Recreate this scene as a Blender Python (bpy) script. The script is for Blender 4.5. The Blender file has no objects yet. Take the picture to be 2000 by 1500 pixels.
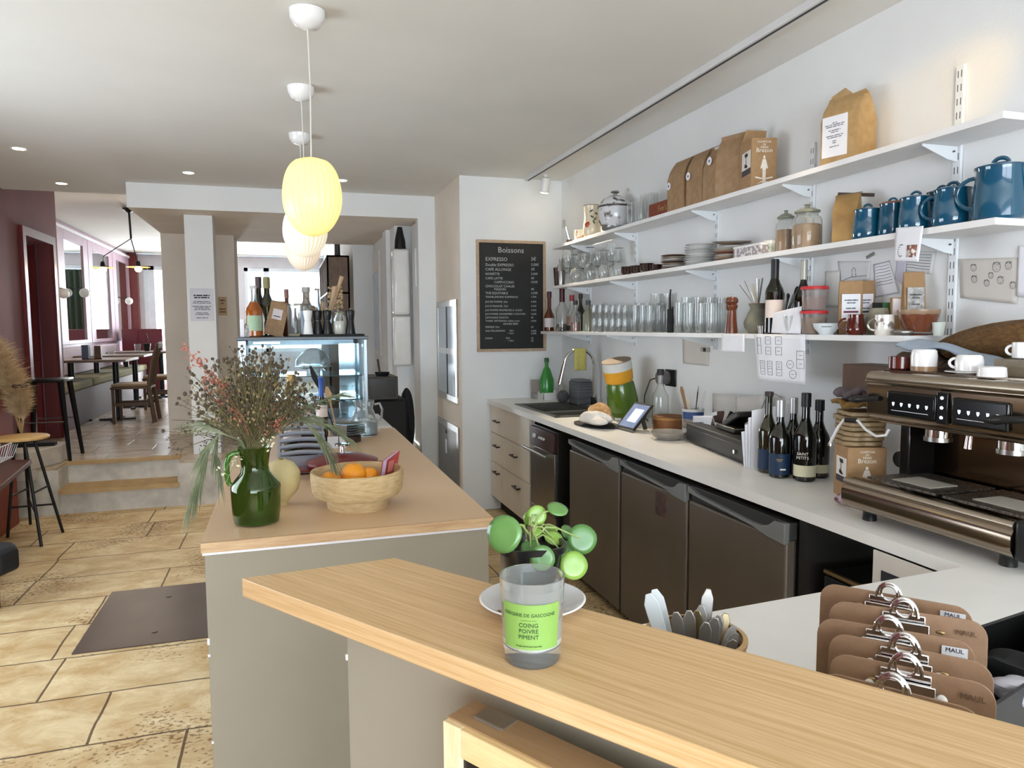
import bpy, bmesh, math, random
import numpy as np
from mathutils import Vector, Matrix, Euler
R = math.radians
random.seed(7)
col = bpy.context.scene.collection
SC = bpy.context.scene
# ---------------------------------------------------------------- camera
FPX, CH = 1404.4, 1.48
_yaw, _pit, _rol = .3055273, .0800123, -.0069198
_f = Vector((math.sin(_yaw), math.cos(_yaw), 0)); _r = Vector((math.cos(_yaw), -math.sin(_yaw), 0)); _u = Vector((0, 0, 1))
FW = _f*math.cos(_pit) - _u*math.sin(_pit); _u2 = _u*math.cos(_pit) + _f*math.sin(_pit)
RT = _r*math.cos(_rol) + _u2*math.sin(_rol); UP = _u2*math.cos(_rol) - _r*math.sin(_rol)
CAM = Vector((0, 0, CH))
cd = bpy.data.cameras.new('camera'); cam = bpy.data.objects.new('camera', cd); col.objects.link(cam)
cd.sensor_width = 36; cd.lens = FPX/2000*36; cd.clip_start = .02; cd.clip_end = 200
m = Matrix((RT, UP, -FW)).transposed().to_4x4(); m.translation = CAM
cam.matrix_world = m
SC.camera = cam
# ---------------------------------------------------------------- world and exposure
SC.view_settings.view_transform = 'Standard'; SC.view_settings.look = 'None'
SC.view_settings.gamma = 1; SC.view_settings.exposure = 0.4; SC.view_settings.use_curve_mapping = False
w = bpy.data.worlds.new('daylight'); SC.world = w; w.use_nodes = True
wn = w.node_tree; wn.nodes.clear()
bg = wn.nodes.new('ShaderNodeBackground'); wo = wn.nodes.new('ShaderNodeOutputWorld')
bg.inputs[0].default_value = (.80, .90, 1, 1); bg.inputs[1].default_value = 6.0
wn.links.new(bg.outputs[0], wo.inputs[0])
def area(name, loc, rot, sx, sy, power, color=(1, 1, 1), spread=180):
    l = bpy.data.lights.new(name, 'AREA'); l.shape = 'RECTANGLE'; l.size = sx; l.size_y = sy
    l.energy = power; l.color = color; l.spread = R(spread)
    o = bpy.data.objects.new(name, l); col.objects.link(o); o.location = loc; o.rotation_euler = [R(a) for a in rot]
    return o
def spot(name, loc, target, power, angle=50, color=(1, .8, .55), blend=.8, rad=.03):
    l = bpy.data.lights.new(name, 'SPOT'); l.energy = power; l.spot_size = R(angle); l.spot_blend = blend
    l.color = color; l.shadow_soft_size = rad
    o = bpy.data.objects.new(name, l); col.objects.link(o); o.location = loc
    o.rotation_euler = (Vector(target)-Vector(loc)).to_track_quat('-Z', 'Y').to_euler()
    return o
# daylight through the shop front behind the photographer; added fills at side and back; portals at the back windows
area('shopfront_daylight', (-.2, -2.3, 1.15), (103, 0, 0), 3.6, 1.3, 58, (.88, .96, 1))
area('side_fill_light', (-2.12, 3.3, 1.25), (93, 0, -90), 2.2, 1.2, 6, (.88, .96, 1))  # fill lamp added on the unseen left wall to even out wall and ceiling
a_ = area('back_window_portal_left', (-1.85, 15.6, 1.6), (-90, 0, 0), 1.5, 2.3, 0); a_.data.cycles.is_portal = True
area('hidden_back_fill', (-1.36, 15.1, 1.6), (-88, 0, 8), .42, 2.2, 120, (.9, .96, 1))  # extra lamp hidden behind the partition, added to brighten the dining room
a_ = area('back_window_portal_right', (.0, 15.6, 1.8), (-90, 0, 0), 1.7, 1.7, 0); a_.data.cycles.is_portal = True
# ---------------------------------------------------------------- pixel (2000 x 1500) to point on a plane of the room
def ray(x, y): return RT*((x-1000)/FPX) - UP*((y-750)/FPX) + FW
def pz(x, y, z): d = ray(x, y); return CAM + d*((z-CH)/d.z)
def px(x, y, X): d = ray(x, y); return CAM + d*(X/d.x)
def py(x, y, Y): d = ray(x, y); return CAM + d*(Y/d.y)
def mpx(p, n): return n*((Vector(p)-CAM).dot(FW))/FPX       # n pixels at point p in metres
# ---------------------------------------------------------------- materials
def lin(c):
    if isinstance(c, str): c = [int(c[i:i+2], 16)/255 for i in (0, 2, 4)]
    return tuple((v/12.92 if v <= .04045 else ((v+.055)/1.055)**2.4) for v in c) + (1,)
MATS = {}
def nn(nt, t, **kw):
    n = nt.nodes.new(t)
    for k, v in kw.items():
        if hasattr(n, k): setattr(n, k, v)
        else: n.inputs[k.replace('_', ' ')].default_value = v
    return n
def mat(name, c='808080', rough=.5, metal=0, c2=None, scale=8, stretch=(1, 1, 1), bump=0, bscale=None, trans=0, ior=1.45, emit=0, ecol=None, alpha=1, coat=0, contrast=(.35, .65), sheen=0, detail=3, sss=0):
    if name in MATS: return MATS[name]
    m = bpy.data.materials.new(name); m.use_nodes = True; nt = m.node_tree; b = nt.nodes['Principled BSDF']
    L = nt.links.new
    b.inputs['Roughness'].default_value = rough; b.inputs['Metallic'].default_value = metal
    b.inputs['IOR'].default_value = ior; b.inputs['Transmission Weight'].default_value = trans
    b.inputs['Alpha'].default_value = alpha; b.inputs['Coat Weight'].default_value = coat
    b.inputs['Sheen Weight'].default_value = sheen
    if sss: b.inputs['Subsurface Weight'].default_value = sss; b.inputs['Subsurface Scale'].default_value = .01
    lc = lin(c)
    tc = nn(nt, 'ShaderNodeTexCoord'); mp = nn(nt, 'ShaderNodeMapping'); mp.inputs['Scale'].default_value = stretch
    L(tc.outputs['Object'], mp.inputs[0])
    nz = nn(nt, 'ShaderNodeTexNoise', Scale=scale, Detail=detail); L(mp.outputs[0], nz.inputs['Vector'])
    rp = nn(nt, 'ShaderNodeValToRGB'); L(nz.outputs['Fac'], rp.inputs[0])
    rp.color_ramp.elements[0].position, rp.color_ramp.elements[1].position = contrast
    rp.color_ramp.elements[0].color = tuple(v*.94 for v in lc[:3])+(1,) if c2 is None else lin(c2)
    rp.color_ramp.elements[1].color = lc
    L(rp.outputs[0], b.inputs['Base Color'])
    if bump:
        n2 = nn(nt, 'ShaderNodeTexNoise', Scale=bscale or scale*4, Detail=4); L(mp.outputs[0], n2.inputs['Vector'])
        bm_ = nn(nt, 'ShaderNodeBump', Strength=bump, Distance=.01); L(n2.outputs['Fac'], bm_.inputs['Height']); L(bm_.outputs[0], b.inputs['Normal'])
    if emit:
        b.inputs['Emission Color'].default_value = lin(ecol or c); b.inputs['Emission Strength'].default_value = emit
    MATS[name] = m; return m
# ---------------------------------------------------------------- mesh builder
class MB:
    def __init__(s): s.v = []; s.f = []; s.mi = []; s.cur = 0; s.T = None
    def add(s, vs, fs):
        o = len(s.v)
        s.v += [tuple(s.T @ Vector(p)) if s.T is not None else tuple(p) for p in vs]
        s.f += [tuple(i+o for i in f) for f in fs]; s.mi += [s.cur]*len(fs); return s
    def bx(s, x0, x1, y0, y1, z0, z1):
        x0, x1 = min(x0, x1), max(x0, x1); y0, y1 = min(y0, y1), max(y0, y1); z0, z1 = min(z0, z1), max(z0, z1)
        return s.add([(x0, y0, z0), (x1, y0, z0), (x1, y1, z0), (x0, y1, z0), (x0, y0, z1), (x1, y0, z1), (x1, y1, z1), (x0, y1, z1)],
                     [(0, 3, 2, 1), (4, 5, 6, 7), (0, 1, 5, 4), (1, 2, 6, 5), (2, 3, 7, 6), (3, 0, 4, 7)])
    def box(s, c, d, M=None):
        o = len(s.v); s.bx(-d[0]/2, d[0]/2, -d[1]/2, d[1]/2, -d[2]/2, d[2]/2)
        for i in range(o, len(s.v)):
            p = Vector(s.v[i])
            if s.T is not None: p = s.T.inverted() @ p
            if M is not None: p = M @ p
            p = p + Vector(c)
            s.v[i] = tuple(s.T @ p) if s.T is not None else tuple(p)
        return s
    def prism(s, poly, ext):                      # poly: 3D points, ext: vector
        n = len(poly); e = Vector(ext); P = [Vector(p) for p in poly]
        return s.add([tuple(p) for p in P]+[tuple(p+e) for p in P],
                     [tuple(range(n))[::-1], tuple(range(n, 2*n))]+[(i, (i+1) % n, n+(i+1) % n, n+i) for i in range(n)])
    def lathe(s, prof, c=(0, 0, 0), n=24, M=None, rfun=None, cap=True):
        vs = []; fs = []; k = len(prof)
        for r, z in prof:
            for i in range(n):
                a = 2*math.pi*i/n; rr = r if rfun is None else r*rfun(a, z)
                p = Vector((rr*math.cos(a), rr*math.sin(a), z))
                if M is not None: p = M @ p
                vs.append(tuple(p+Vector(c)))
        for j in range(k-1):
            for i in range(n):
                a, b = j*n+i, j*n+(i+1) % n
                fs.append((a, b, b+n, a+n))
        if cap:
            if prof[0][0] > 1e-6: fs.append(tuple(range(n))[::-1])
            if prof[-1][0] > 1e-6: fs.append(tuple(range((k-1)*n, k*n)))
        return s.add(vs, fs)
    def cyl(s, r, z0, z1, c=(0, 0, 0), n=20, M=None, r2=None):
        return s.lathe([(r, z0), (r2 if r2 is not None else r, z1)], c, n, M)
    def tube(s, pts, r, n=8, closed=False):
        P = [Vector(p) for p in pts]; k = len(P); rs = r if isinstance(r, (list, tuple)) else [r]*k
        vs = []; fs = []; prev = None
        for i, p in enumerate(P):
            if closed: t = P[(i+1) % k]-P[i-1]
            else: t = (P[min(i+1, k-1)]-P[max(i-1, 0)])
            t.normalize()
            if prev is None:
                a = Vector((0, 0, 1)) if abs(t.z) < .9 else Vector((1, 0, 0)); u = t.cross(a).normalized()
            else:
                u = (prev - t*prev.dot(t))
                u = u.normalized() if u.length > 1e-6 else t.orthogonal().normalized()
            prev = u; w_ = t.cross(u)
            for j in range(n):
                a = 2*math.pi*j/n; vs.append(tuple(p+(u*math.cos(a)+w_*math.sin(a))*rs[i]))
        m_ = k if closed else k-1
        for i in range(m_):
            for j in range(n):
                a, b = i*n+j, i*n+(j+1) % n; c_, d_ = ((i+1) % k)*n+j, ((i+1) % k)*n+(j+1) % n
                fs.append((a, b, d_, c_))
        if not closed: fs += [tuple(range(n))[::-1], tuple(range((k-1)*n, k*n))]
        return s.add(vs, fs)
    def sph(s, c, r, n=16, m_=10, sc=(1, 1, 1), M=None):
        pr = [(r*math.sin(math.pi*i/m_)+1e-7, -r*math.cos(math.pi*i/m_)) for i in range(m_+1)]
        S = Matrix.Diagonal(sc).to_3x3()
        return s.lathe(pr, c, n, (M @ S) if M is not None else S)
    def grid(s, fn, nu, nv):
        vs = [tuple(fn(i/nu, j/nv)) for j in range(nv+1) for i in range(nu+1)]
        return s.add(vs, [(j*(nu+1)+i, j*(nu+1)+i+1, (j+1)*(nu+1)+i+1, (j+1)*(nu+1)+i) for j in range(nv) for i in range(nu)])
    def build(s, name, mats=None, parent=None, smooth=True, bevel=0, solid=0, sub=0, angle=40, seg=2, loc=None, rz=0, label=None):
        me = bpy.data.meshes.new(name); me.from_pydata(s.v, [], s.f); me.validate()
        ms = mats if isinstance(mats, (list, tuple)) else [mats]
        for mm in ms: me.materials.append(mm)
        bm = bmesh.new(); bm.from_mesh(me)
        if len(s.mi) == len(bm.faces):
            for f, i in zip(bm.faces, s.mi): f.material_index = i
        bmesh.ops.remove_doubles(bm, verts=bm.verts, dist=1e-5)
        bmesh.ops.recalc_face_normals(bm, faces=bm.faces)
        bm.to_mesh(me); bm.free()
        if smooth:
            me.polygons.foreach_set('use_smooth', [True]*len(me.polygons)); me.set_sharp_from_angle(angle=R(angle))
        o = bpy.data.objects.new(name, me); col.objects.link(o)
        if parent: o.parent = parent
        if loc is not None: o.location = loc
        if rz: o.rotation_euler = (0, 0, rz)
        if sub: q = o.modifiers.new('sub', 'SUBSURF'); q.levels = q.render_levels = sub
        if solid: q = o.modifiers.new('sol', 'SOLIDIFY'); q.thickness = solid; q.offset = 0
        if bevel: q = o.modifiers.new('bev', 'BEVEL'); q.width = bevel; q.segments = seg; q.limit_method = 'ANGLE'; q.angle_limit = R(35)
        if label: o['label'] = label
        return o
def thing(name, label, cat, loc=(0, 0, 0), rz=0, group=None):
    o = bpy.data.objects.new(name, None); col.objects.link(o); o.empty_display_size = .05
    o.location = loc; o.rotation_euler = (0, 0, rz); return tag(o, label, cat, group)
def tag(o, label, cat, group=None, kind=None):
    o['label'] = label; o['category'] = cat
    if group: o['group'] = group
    if kind: o['kind'] = kind
    return o
def struct(name, mb, m_, bevel=0, parent=None, **kw):
    o = mb.build(name, m_, parent, bevel=bevel, **kw)
    if parent is None: o['kind'] = 'structure'
    return o
def dup(src, loc=None, rz=None, label=None, scale=None, parent=None):
    c = src.copy(); col.objects.link(c)
    if parent: c.parent = parent
    for ch in list(src.children):
        dup(ch, parent=c)
    if loc is not None: c.location = loc
    if rz is not None: c.rotation_euler = (0, 0, rz)
    if scale is not None: c.scale = (scale,)*3 if not isinstance(scale, (tuple, list)) else scale
    if label: c['label'] = label
    return c
def text(name, body, size, m_, parent, M, ext=.0003, align='CENTER', sx=1, label=None, spacing=1.0):
    cu = bpy.data.curves.new('t', 'FONT'); cu.body = body; cu.size = size; cu.align_x = align; cu.align_y = 'CENTER'
    cu.extrude = ext; cu.resolution_u = 2; cu.space_line = spacing
    to = bpy.data.objects.new('t', cu); col.objects.link(to)
    dg = bpy.context.evaluated_depsgraph_get(); me = bpy.data.meshes.new_from_object(to.evaluated_get(dg))
    bpy.data.objects.remove(to)
    me.transform(M @ Matrix.Diagonal((sx, 1, 1, 1)))
    me.materials.clear(); me.materials.append(m_)
    o = bpy.data.objects.new(name, me); col.objects.link(o)
    if parent: o.parent = parent
    if label: o['label'] = label
    return o
def frameM(o, ex, ey):       # matrix with text x axis ex, y axis ey, origin o
    ex = Vector(ex).normalized(); ey = Vector(ey).normalized(); ez = ex.cross(ey)
    M_ = Matrix((ex, ey, ez)).transposed().to_4x4(); M_.translation = Vector(o); return M_
def bars(name, t, M_, rows, w_, dh, m_, th=.4):       # lines of print too small to read, as thin printed dashes
    mb = MB(); n = len(rows)
    for i, f in enumerate(rows):
        y = (n/2-i-.5)*dh; x = -w_*f/2; k = 0
        while x < w_*f/2-1e-4:
            L_ = min(w_*(.10+.07*((i*5+k*3) % 4)), w_*f/2-x)
            mb.add([tuple(M_ @ Vector(p)) for p in ((x, y-dh*th/2, .0003), (x+L_, y-dh*th/2, .0003), (x+L_, y+dh*th/2, .0003), (x, y+dh*th/2, .0003))], [(0, 1, 2, 3)])
            x += L_+w_*.03; k += 1
    o = mb.build(name, m_, t, smooth=False); o['kind'] = 'stuff'; return o
def face_rz(p):              # rotation about z that turns local -Y towards the camera
    return math.atan2(p[1], p[0]) - math.pi/2
def glassy(prof, t):         # closed thin-walled profile from outer profile (bottom first)
    inner = [(max(r-t, .0005), z+(t if i == 0 else 0)) for i, (r, z) in enumerate(prof)]
    return [(1e-6, prof[0][1])]+list(prof)+inner[::-1]+[(1e-6, prof[0][1]+t)]
# ---------------------------------------------------------------- shared materials
WALL = mat('white_plaster', 'e6e7e6', .85, c2='e2e3e2', scale=3, bump=.08, bscale=60)
CEIL = mat('ceiling_paint', 'e2e0da', .9, c2='dedcd6', scale=2)
BEIGE = mat('beige_plaster', 'e8ddce', .85, c2='e2d6c7', scale=3, bump=.05, bscale=60)
REDW = mat('oxblood_paint', '74383a', .7, c2='6a3234', scale=2, bump=.04, bscale=40)
MAUVE = mat('mauve_panel_paint', 'ae93a0', .45, c2='a88d9a', scale=3)
GREIGE = mat('greige_panel', '999282', .7, c2='958e7e', scale=4)
WHITEP = mat('white_laminate', 'eceae6', .35, c2='e6e4e0', scale=5)
SHELFW = mat('white_shelf_paint', 'ecebea', .45)
CHROME = mat('chrome', 'd8d8d8', .08, 1)
STEEL = mat('brushed_steel', 'a8a6a2', .28, 1, c2='9c9a96', scale=60, stretch=(1, 1, .05))
BLACK = mat('black_plastic', '151515', .35)
MBLACK = mat('matt_black', '121212', .7)
DMETAL = mat('dark_painted_metal', '1c1b1c', .4, .4)
GLASS = mat('clear_glass', 'fbfdfc', .03, trans=.94, ior=1.22, coat=.5)
PAPER = mat('white_paper', 'e9e9ee', .8)
INK = mat('grey_ink', '55555c', .8)
DINK = mat('dark_ink', '25252c', .8)
KRAFT = mat('kraft_paper', 'a28464', .75, c2='947656', scale=30, bump=.1, bscale=90)
KRAFTC = mat('kraft_card', 'a88660', .8, c2='a07e58', scale=50)
WHITEC = mat('white_porcelain', 'f0efee', .12, coat=.5)
WPLAST = mat('white_plastic', 'e6e6e4', .4)
BLUEM = mat('petrol_blue_enamel', '0c4f6c', .1, coat=1)
BROWNC = mat('brown_glazed_stoneware', '5a2415', .15, coat=.6, c2='4a1c10', scale=12)
RED = mat('deep_red_enamel', '640d14', .28, coat=.25)
ORANGE = mat('orange_peel', 'f09a20', .4, bump=.25, bscale=200)
WINE = mat('dark_bottle_glass', '0c0f0a', .05, coat=.6)
FRIDGE = mat('grey_brown_metal_door', '6e655b', .42, .25, c2='6a6157', scale=5)
FRIDGEG = mat('grey_plastic_grip', '7e8080', .4)
STONE = mat('tan_stoneware', 'd2b98e', .7, c2='b89c6e', scale=30, stretch=(1, 1, 5), bump=.25, bscale=80, contrast=(.3, .7))
def wood(name, c, c2, stretch, scale=12, rough=.45, bump=.05):
    if name in MATS: return MATS[name]
    m = bpy.data.materials.new(name); m.use_nodes = True; nt = m.node_tree; b = nt.nodes['Principled BSDF']; L = nt.links.new
    tc = nn(nt, 'ShaderNodeTexCoord'); mp = nn(nt, 'ShaderNodeMapping'); mp.inputs['Scale'].default_value = stretch
    L(tc.outputs['Object'], mp.inputs[0])
    nz = nn(nt, 'ShaderNodeTexNoise', Scale=scale, Detail=6, Roughness=.65, Distortion=.4); L(mp.outputs[0], nz.inputs['Vector'])
    n2 = nn(nt, 'ShaderNodeTexNoise', Scale=scale*5, Detail=4, Roughness=.7); L(mp.outputs[0], n2.inputs['Vector'])
    ad = nn(nt, 'ShaderNodeMath', operation='MULTIPLY_ADD'); L(n2.outputs['Fac'], ad.inputs[0]); ad.inputs[1].default_value = .45; L(nz.outputs['Fac'], ad.inputs[2])
    rp = nn(nt, 'ShaderNodeValToRGB'); L(ad.outputs[0], rp.inputs[0])
    rp.color_ramp.elements[0].position = .5; rp.color_ramp.elements[1].position = .92
    rp.color_ramp.elements[0].color = lin(c2); rp.color_ramp.elements[1].color = lin(c)
    L(rp.outputs[0], b.inputs['Base Color']); b.inputs['Roughness'].default_value = rough
    bm_ = nn(nt, 'ShaderNodeBump', Strength=bump, Distance=.004); L(ad.outputs[0], bm_.inputs['Height']); L(bm_.outputs[0], b.inputs['Normal'])
    MATS[name] = m; return m
OAK = wood('oak_bar_top', 'dcbc90', 'b9935f', (.5, 26, 26), 6)          # grain along local x
OAKE = wood('oak_edge', 'd2b48c', 'b08a62', (1, 14, 14), 5)
OAKI = wood('tan_island_laminate', 'dcbd97', 'd2b088', (30, 30, 30), 6, .38, .02)
PINE = wood('pine', 'ecd3a2', 'dab981', (1, 9, 9), 4)
PINEZ = wood('pine_upright', 'efe0bd', 'e2c795', (9, 9, 1), 4)
DWOOD = wood('dark_chair_wood', '5b4028', '4a3320', (8, 8, 2), 5)
TWOOD = wood('table_wood', '7c6a5e', '6a594e', (2, 8, 8), 5)
BWOOD = wood('bare_shelf_wood', '9a7c5e', '86694d', (8, 2, 8), 5)
MDF = wood('brown_hardboard', '94745a', '82644a', (3, 3, 3), 8)
STOOLW = wood('birch_seat', 'c9a468', 'ba9458', (4, 4, 4), 5)
# ---------------------------------------------------------------- the room
XR, YB, ZC, UF, ZC2, YW, XM = 2.18, 5.54, 2.65, .38, 2.9, 15.3, -2.77
def stone_floor(name, row, length, c1, c2, c3, rough, dark, pits=.8):
    m = bpy.data.materials.new(name); m.use_nodes = True; nt = m.node_tree; b = nt.nodes['Principled BSDF']; L = nt.links.new
    tc = nn(nt, 'ShaderNodeTexCoord'); nz = nn(nt, 'ShaderNodeTexNoise', Scale=3.0, Detail=5); L(tc.outputs['Object'], nz.inputs['Vector'])
    mx = nn(nt, 'ShaderNodeMixRGB', blend_type='LINEAR_LIGHT'); mx.inputs[0].default_value = .012
    L(tc.outputs['Object'], mx.inputs[1]); L(nz.outputs['Color'], mx.inputs[2])
    br = nn(nt, 'ShaderNodeTexBrick'); L(mx.outputs[0], br.inputs['Vector'])
    br.inputs['Scale'].default_value = 1; br.inputs['Mortar Size'].default_value = .0055; br.inputs['Mortar Smooth'].default_value = .2
    br.inputs['Brick Width'].default_value = length; br.inputs['Row Height'].default_value = row
    br.offset = .37; br.offset_frequency = 2; br.squash = 1.45; br.squash_frequency = 3
    br.inputs['Color1'].default_value = lin(c1); br.inputs['Color2'].default_value = lin(c2); br.inputs['Mortar'].default_value = lin(dark)
    # veins, clouds and pits
    n2 = nn(nt, 'ShaderNodeTexNoise', Scale=4.5, Detail=9, Roughness=.72, Distortion=.5); mp = nn(nt, 'ShaderNodeMapping'); mp.inputs['Scale'].default_value = (1, 1.5, 1)
    L(tc.outputs['Object'], mp.inputs[0]); L(mp.outputs[0], n2.inputs['Vector'])
    r2 = nn(nt, 'ShaderNodeValToRGB'); L(n2.outputs['Fac'], r2.inputs[0]); r2.color_ramp.elements[0].position = .38; r2.color_ramp.elements[1].position = .62
    r2.color_ramp.elements[0].color = lin(c3); r2.color_ramp.elements[1].color = (1, 1, 1, 1)
    m2 = nn(nt, 'ShaderNodeMixRGB', blend_type='MULTIPLY'); m2.inputs[0].default_value = .75; L(br.outputs['Color'], m2.inputs[1]); L(r2.outputs[0], m2.inputs[2])
    n3 = nn(nt, 'ShaderNodeTexNoise', Scale=45, Detail=3); L(mp.outputs[0], n3.inputs['Vector'])
    n4 = nn(nt, 'ShaderNodeTexNoise', Scale=1.4, Detail=2); L(tc.outputs['Object'], n4.inputs['Vector'])
    sm = nn(nt, 'ShaderNodeMath', operation='MULTIPLY'); L(n3.outputs['Fac'], sm.inputs[0]); L(n4.outputs['Fac'], sm.inputs[1])
    r3 = nn(nt, 'ShaderNodeValToRGB'); L(sm.outputs[0], r3.inputs[0]); r3.color_ramp.elements[0].position = .31; r3.color_ramp.elements[1].position = .36
    r3.color_ramp.elements[0].color = (1, 1, 1, 1); r3.color_ramp.elements[1].color = lin('8a7458')
    m3 = nn(nt, 'ShaderNodeMixRGB', blend_type='MULTIPLY'); m3.inputs[0].default_value = pits; L(m2.outputs[0], m3.inputs[1]); L(r3.outputs[0], m3.inputs[2])
    L(m3.outputs[0], b.inputs['Base Color'])
    rr = nn(nt, 'ShaderNodeMapRange'); L(n2.outputs['Fac'], rr.inputs[0]); rr.inputs[3].default_value = rough-.08; rr.inputs[4].default_value = rough+.12; L(rr.outputs[0], b.inputs['Roughness'])
    hb = nn(nt, 'ShaderNodeMath', operation='MULTIPLY_ADD'); L(br.outputs['Fac'], hb.inputs[0]); hb.inputs[1].default_value = -1.0; L(n2.outputs['Fac'], hb.inputs[2])
    bp = nn(nt, 'ShaderNodeBump', Strength=.35, Distance=.006); L(hb.outputs[0], bp.inputs['Height']); L(bp.outputs[0], b.inputs['Normal'])
    return m
FLOORM = stone_floor('travertine_flagstones', .40, .72, 'e6d2a8', 'd6bf94', 'c8aa7c', .5, '6e5a3e')
FLOORU = stone_floor('polished_flagstones', .36, .5, 'c9baa6', 'b9aa98', 'cfc0aa', .22, '6e6254', .15)
CONC = mat('worn_stone_riser', 'cfcac0', .8, c2='a9a49a', scale=7, bump=.3, bscale=30, contrast=(.3, .65), detail=6)
NOSE = mat('tan_stone_nosing', 'b89a6c', .6, c2='a88a5e', scale=10)
struct('floor', MB().bx(-2.5, 2.35, -2.5, 6.5, -.12, 0), FLOORM)
struct('floor', MB().bx(-2.95, 1.165, 6.78, YW+.05, UF-.12, UF).bx(-.87, 1.165, 6.5, 6.78, UF-.12, UF).bx(-2.5, -1.76, 6.5, 6.78, UF-.12, UF), FLOORU)
struct('trim_1', MB().bx(-1.76, -.87, 6.47, 6.8, .165, .2), NOSE)
struct('trim_2', MB().bx(-1.76, -.87, 6.5, 6.8, 0, .165).bx(-1.76, -.87, 6.77, 6.85, .2, UF-.03).bx(-.87, 1.165, 6.48, 6.6, 0, UF-.02).bx(-2.3, -1.76, 6.48, 6.6, 0, UF-.02)
       .bx(-.885, -.865, 6.49, 6.85, 0, UF-.02).bx(-1.775, -1.755, 6.49, 6.85, 0, UF-.02), CONC)
struct('trim_3', MB().bx(-1.8, -.85, 6.755, 6.8, UF-.03, UF+.004), NOSE)
struct('wall_low_step', MB().prism([(-2.25, 6.42, UF), (-1.92, 6.42, UF), (-1.79, 6.72, UF), (-1.79, 6.95, UF), (-2.25, 6.95, UF)], (0, 0, .15)).bx(-2.25, -1.9, 6.42, 6.55, .3, UF),
       mat('chalky_stone_block', 'cfc8be', .8, c2='b8b0a6', scale=6, bump=.2, detail=6), bevel=.008)
struct('ceiling', MB().bx(-2.5, 2.35, -2.5, 6.5, ZC, ZC+.3).bx(-2.5, -1.17, 6.5, 7.1, ZC, ZC+.3), CEIL)
struct('ceiling', MB().bx(-2.95, 1.3, 6.95, YW+.05, ZC2+.01, ZC2+.1), CEIL)
# soffit beam with its white front and tan underside
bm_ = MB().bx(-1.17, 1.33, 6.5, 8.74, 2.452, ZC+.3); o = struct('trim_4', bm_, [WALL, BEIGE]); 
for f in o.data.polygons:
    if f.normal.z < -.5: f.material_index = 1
struct('wall_right', MB().bx(XR, XR+.12, -2.5, YB+.1, 0, ZC), WALL)
o = struct('wall_back', MB().bx(1.33, XR+.12, YB, 6.62, 0, ZC), [WALL, BEIGE])
for f in o.data.polygons:
    if f.normal.x < -.5: f.material_index = 1
struct('wall_opening', MB().bx(1.175, 1.33, 6.5, 6.62, 0, 2.452), WALL)
struct('wall_kitchen', MB().bx(1.04, 1.17, 7.02, 8.75, UF, 2.452).bx(1.235, 1.3, 6.62, 7.05, UF-.1, 2.452).bx(1.16, 1.3, 7.03, 7.12, UF-.1, 2.452).bx(1.0, 1.05, 7.35, 7.6, UF, 2.452), WALL)
struct('wall_partition', MB().bx(-1.177, -.477, 8.18, 8.74, UF, 2.452), BEIGE)
struct('wall_pillar', MB().bx(-.79, -.565, 6.8, 7.06, UF, 2.452), WALL)
struct('wall_back_room', MB().bx(.8, 1.17, 8.75, 8.85, UF, ZC2).bx(.8, .9, 8.85, YW, UF, ZC2), WALL)
# left wall with its doorway
struct('wall_left', MB().bx(-2.32, -2.2, -2.5, 2.2, 0, 2.95).bx(-2.32, -2.2, 4.4, 7.5, 0, 2.95).bx(-2.32, -2.2, 2.2, 4.4, 0, .6).bx(-2.32, -2.2, 2.2, 4.4, 1.95, 2.95).bx(-2.32, -2.2, 8.3, 8.55, UF, 2.95).bx(-2.32, -2.2, 7.5, 8.3, 2.32, 2.95), REDW)
REDT = mat('red_brown_door_trim', '6a1f1c', .35, c2='5e1a18')
fr = struct('door_1', MB().bx(-2.20, -2.17, 7.42, 7.5, UF, 2.4).bx(-2.20, -2.17, 8.3, 8.38, UF, 2.4).bx(-2.20, -2.17, 7.5, 8.3, 2.32, 2.4).bx(-2.34, -2.2, 7.49, 7.51, UF, 2.33), REDT)
struct('door_leaf', MB().bx(-2.62, -2.32, 8.2, 8.26, UF, 2.31), REDT, parent=fr)
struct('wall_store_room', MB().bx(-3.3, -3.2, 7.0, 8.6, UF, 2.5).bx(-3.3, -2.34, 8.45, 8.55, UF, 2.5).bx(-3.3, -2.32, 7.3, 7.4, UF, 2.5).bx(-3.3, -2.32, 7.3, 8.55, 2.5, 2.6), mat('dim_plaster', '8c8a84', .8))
struct('wall_dining_left', MB().bx(XM-.12, XM, 8.5, YW, UF, ZC2).bx(XM-.12, -2.32, 8.42, 8.55, UF, ZC2), MAUVE)
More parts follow.
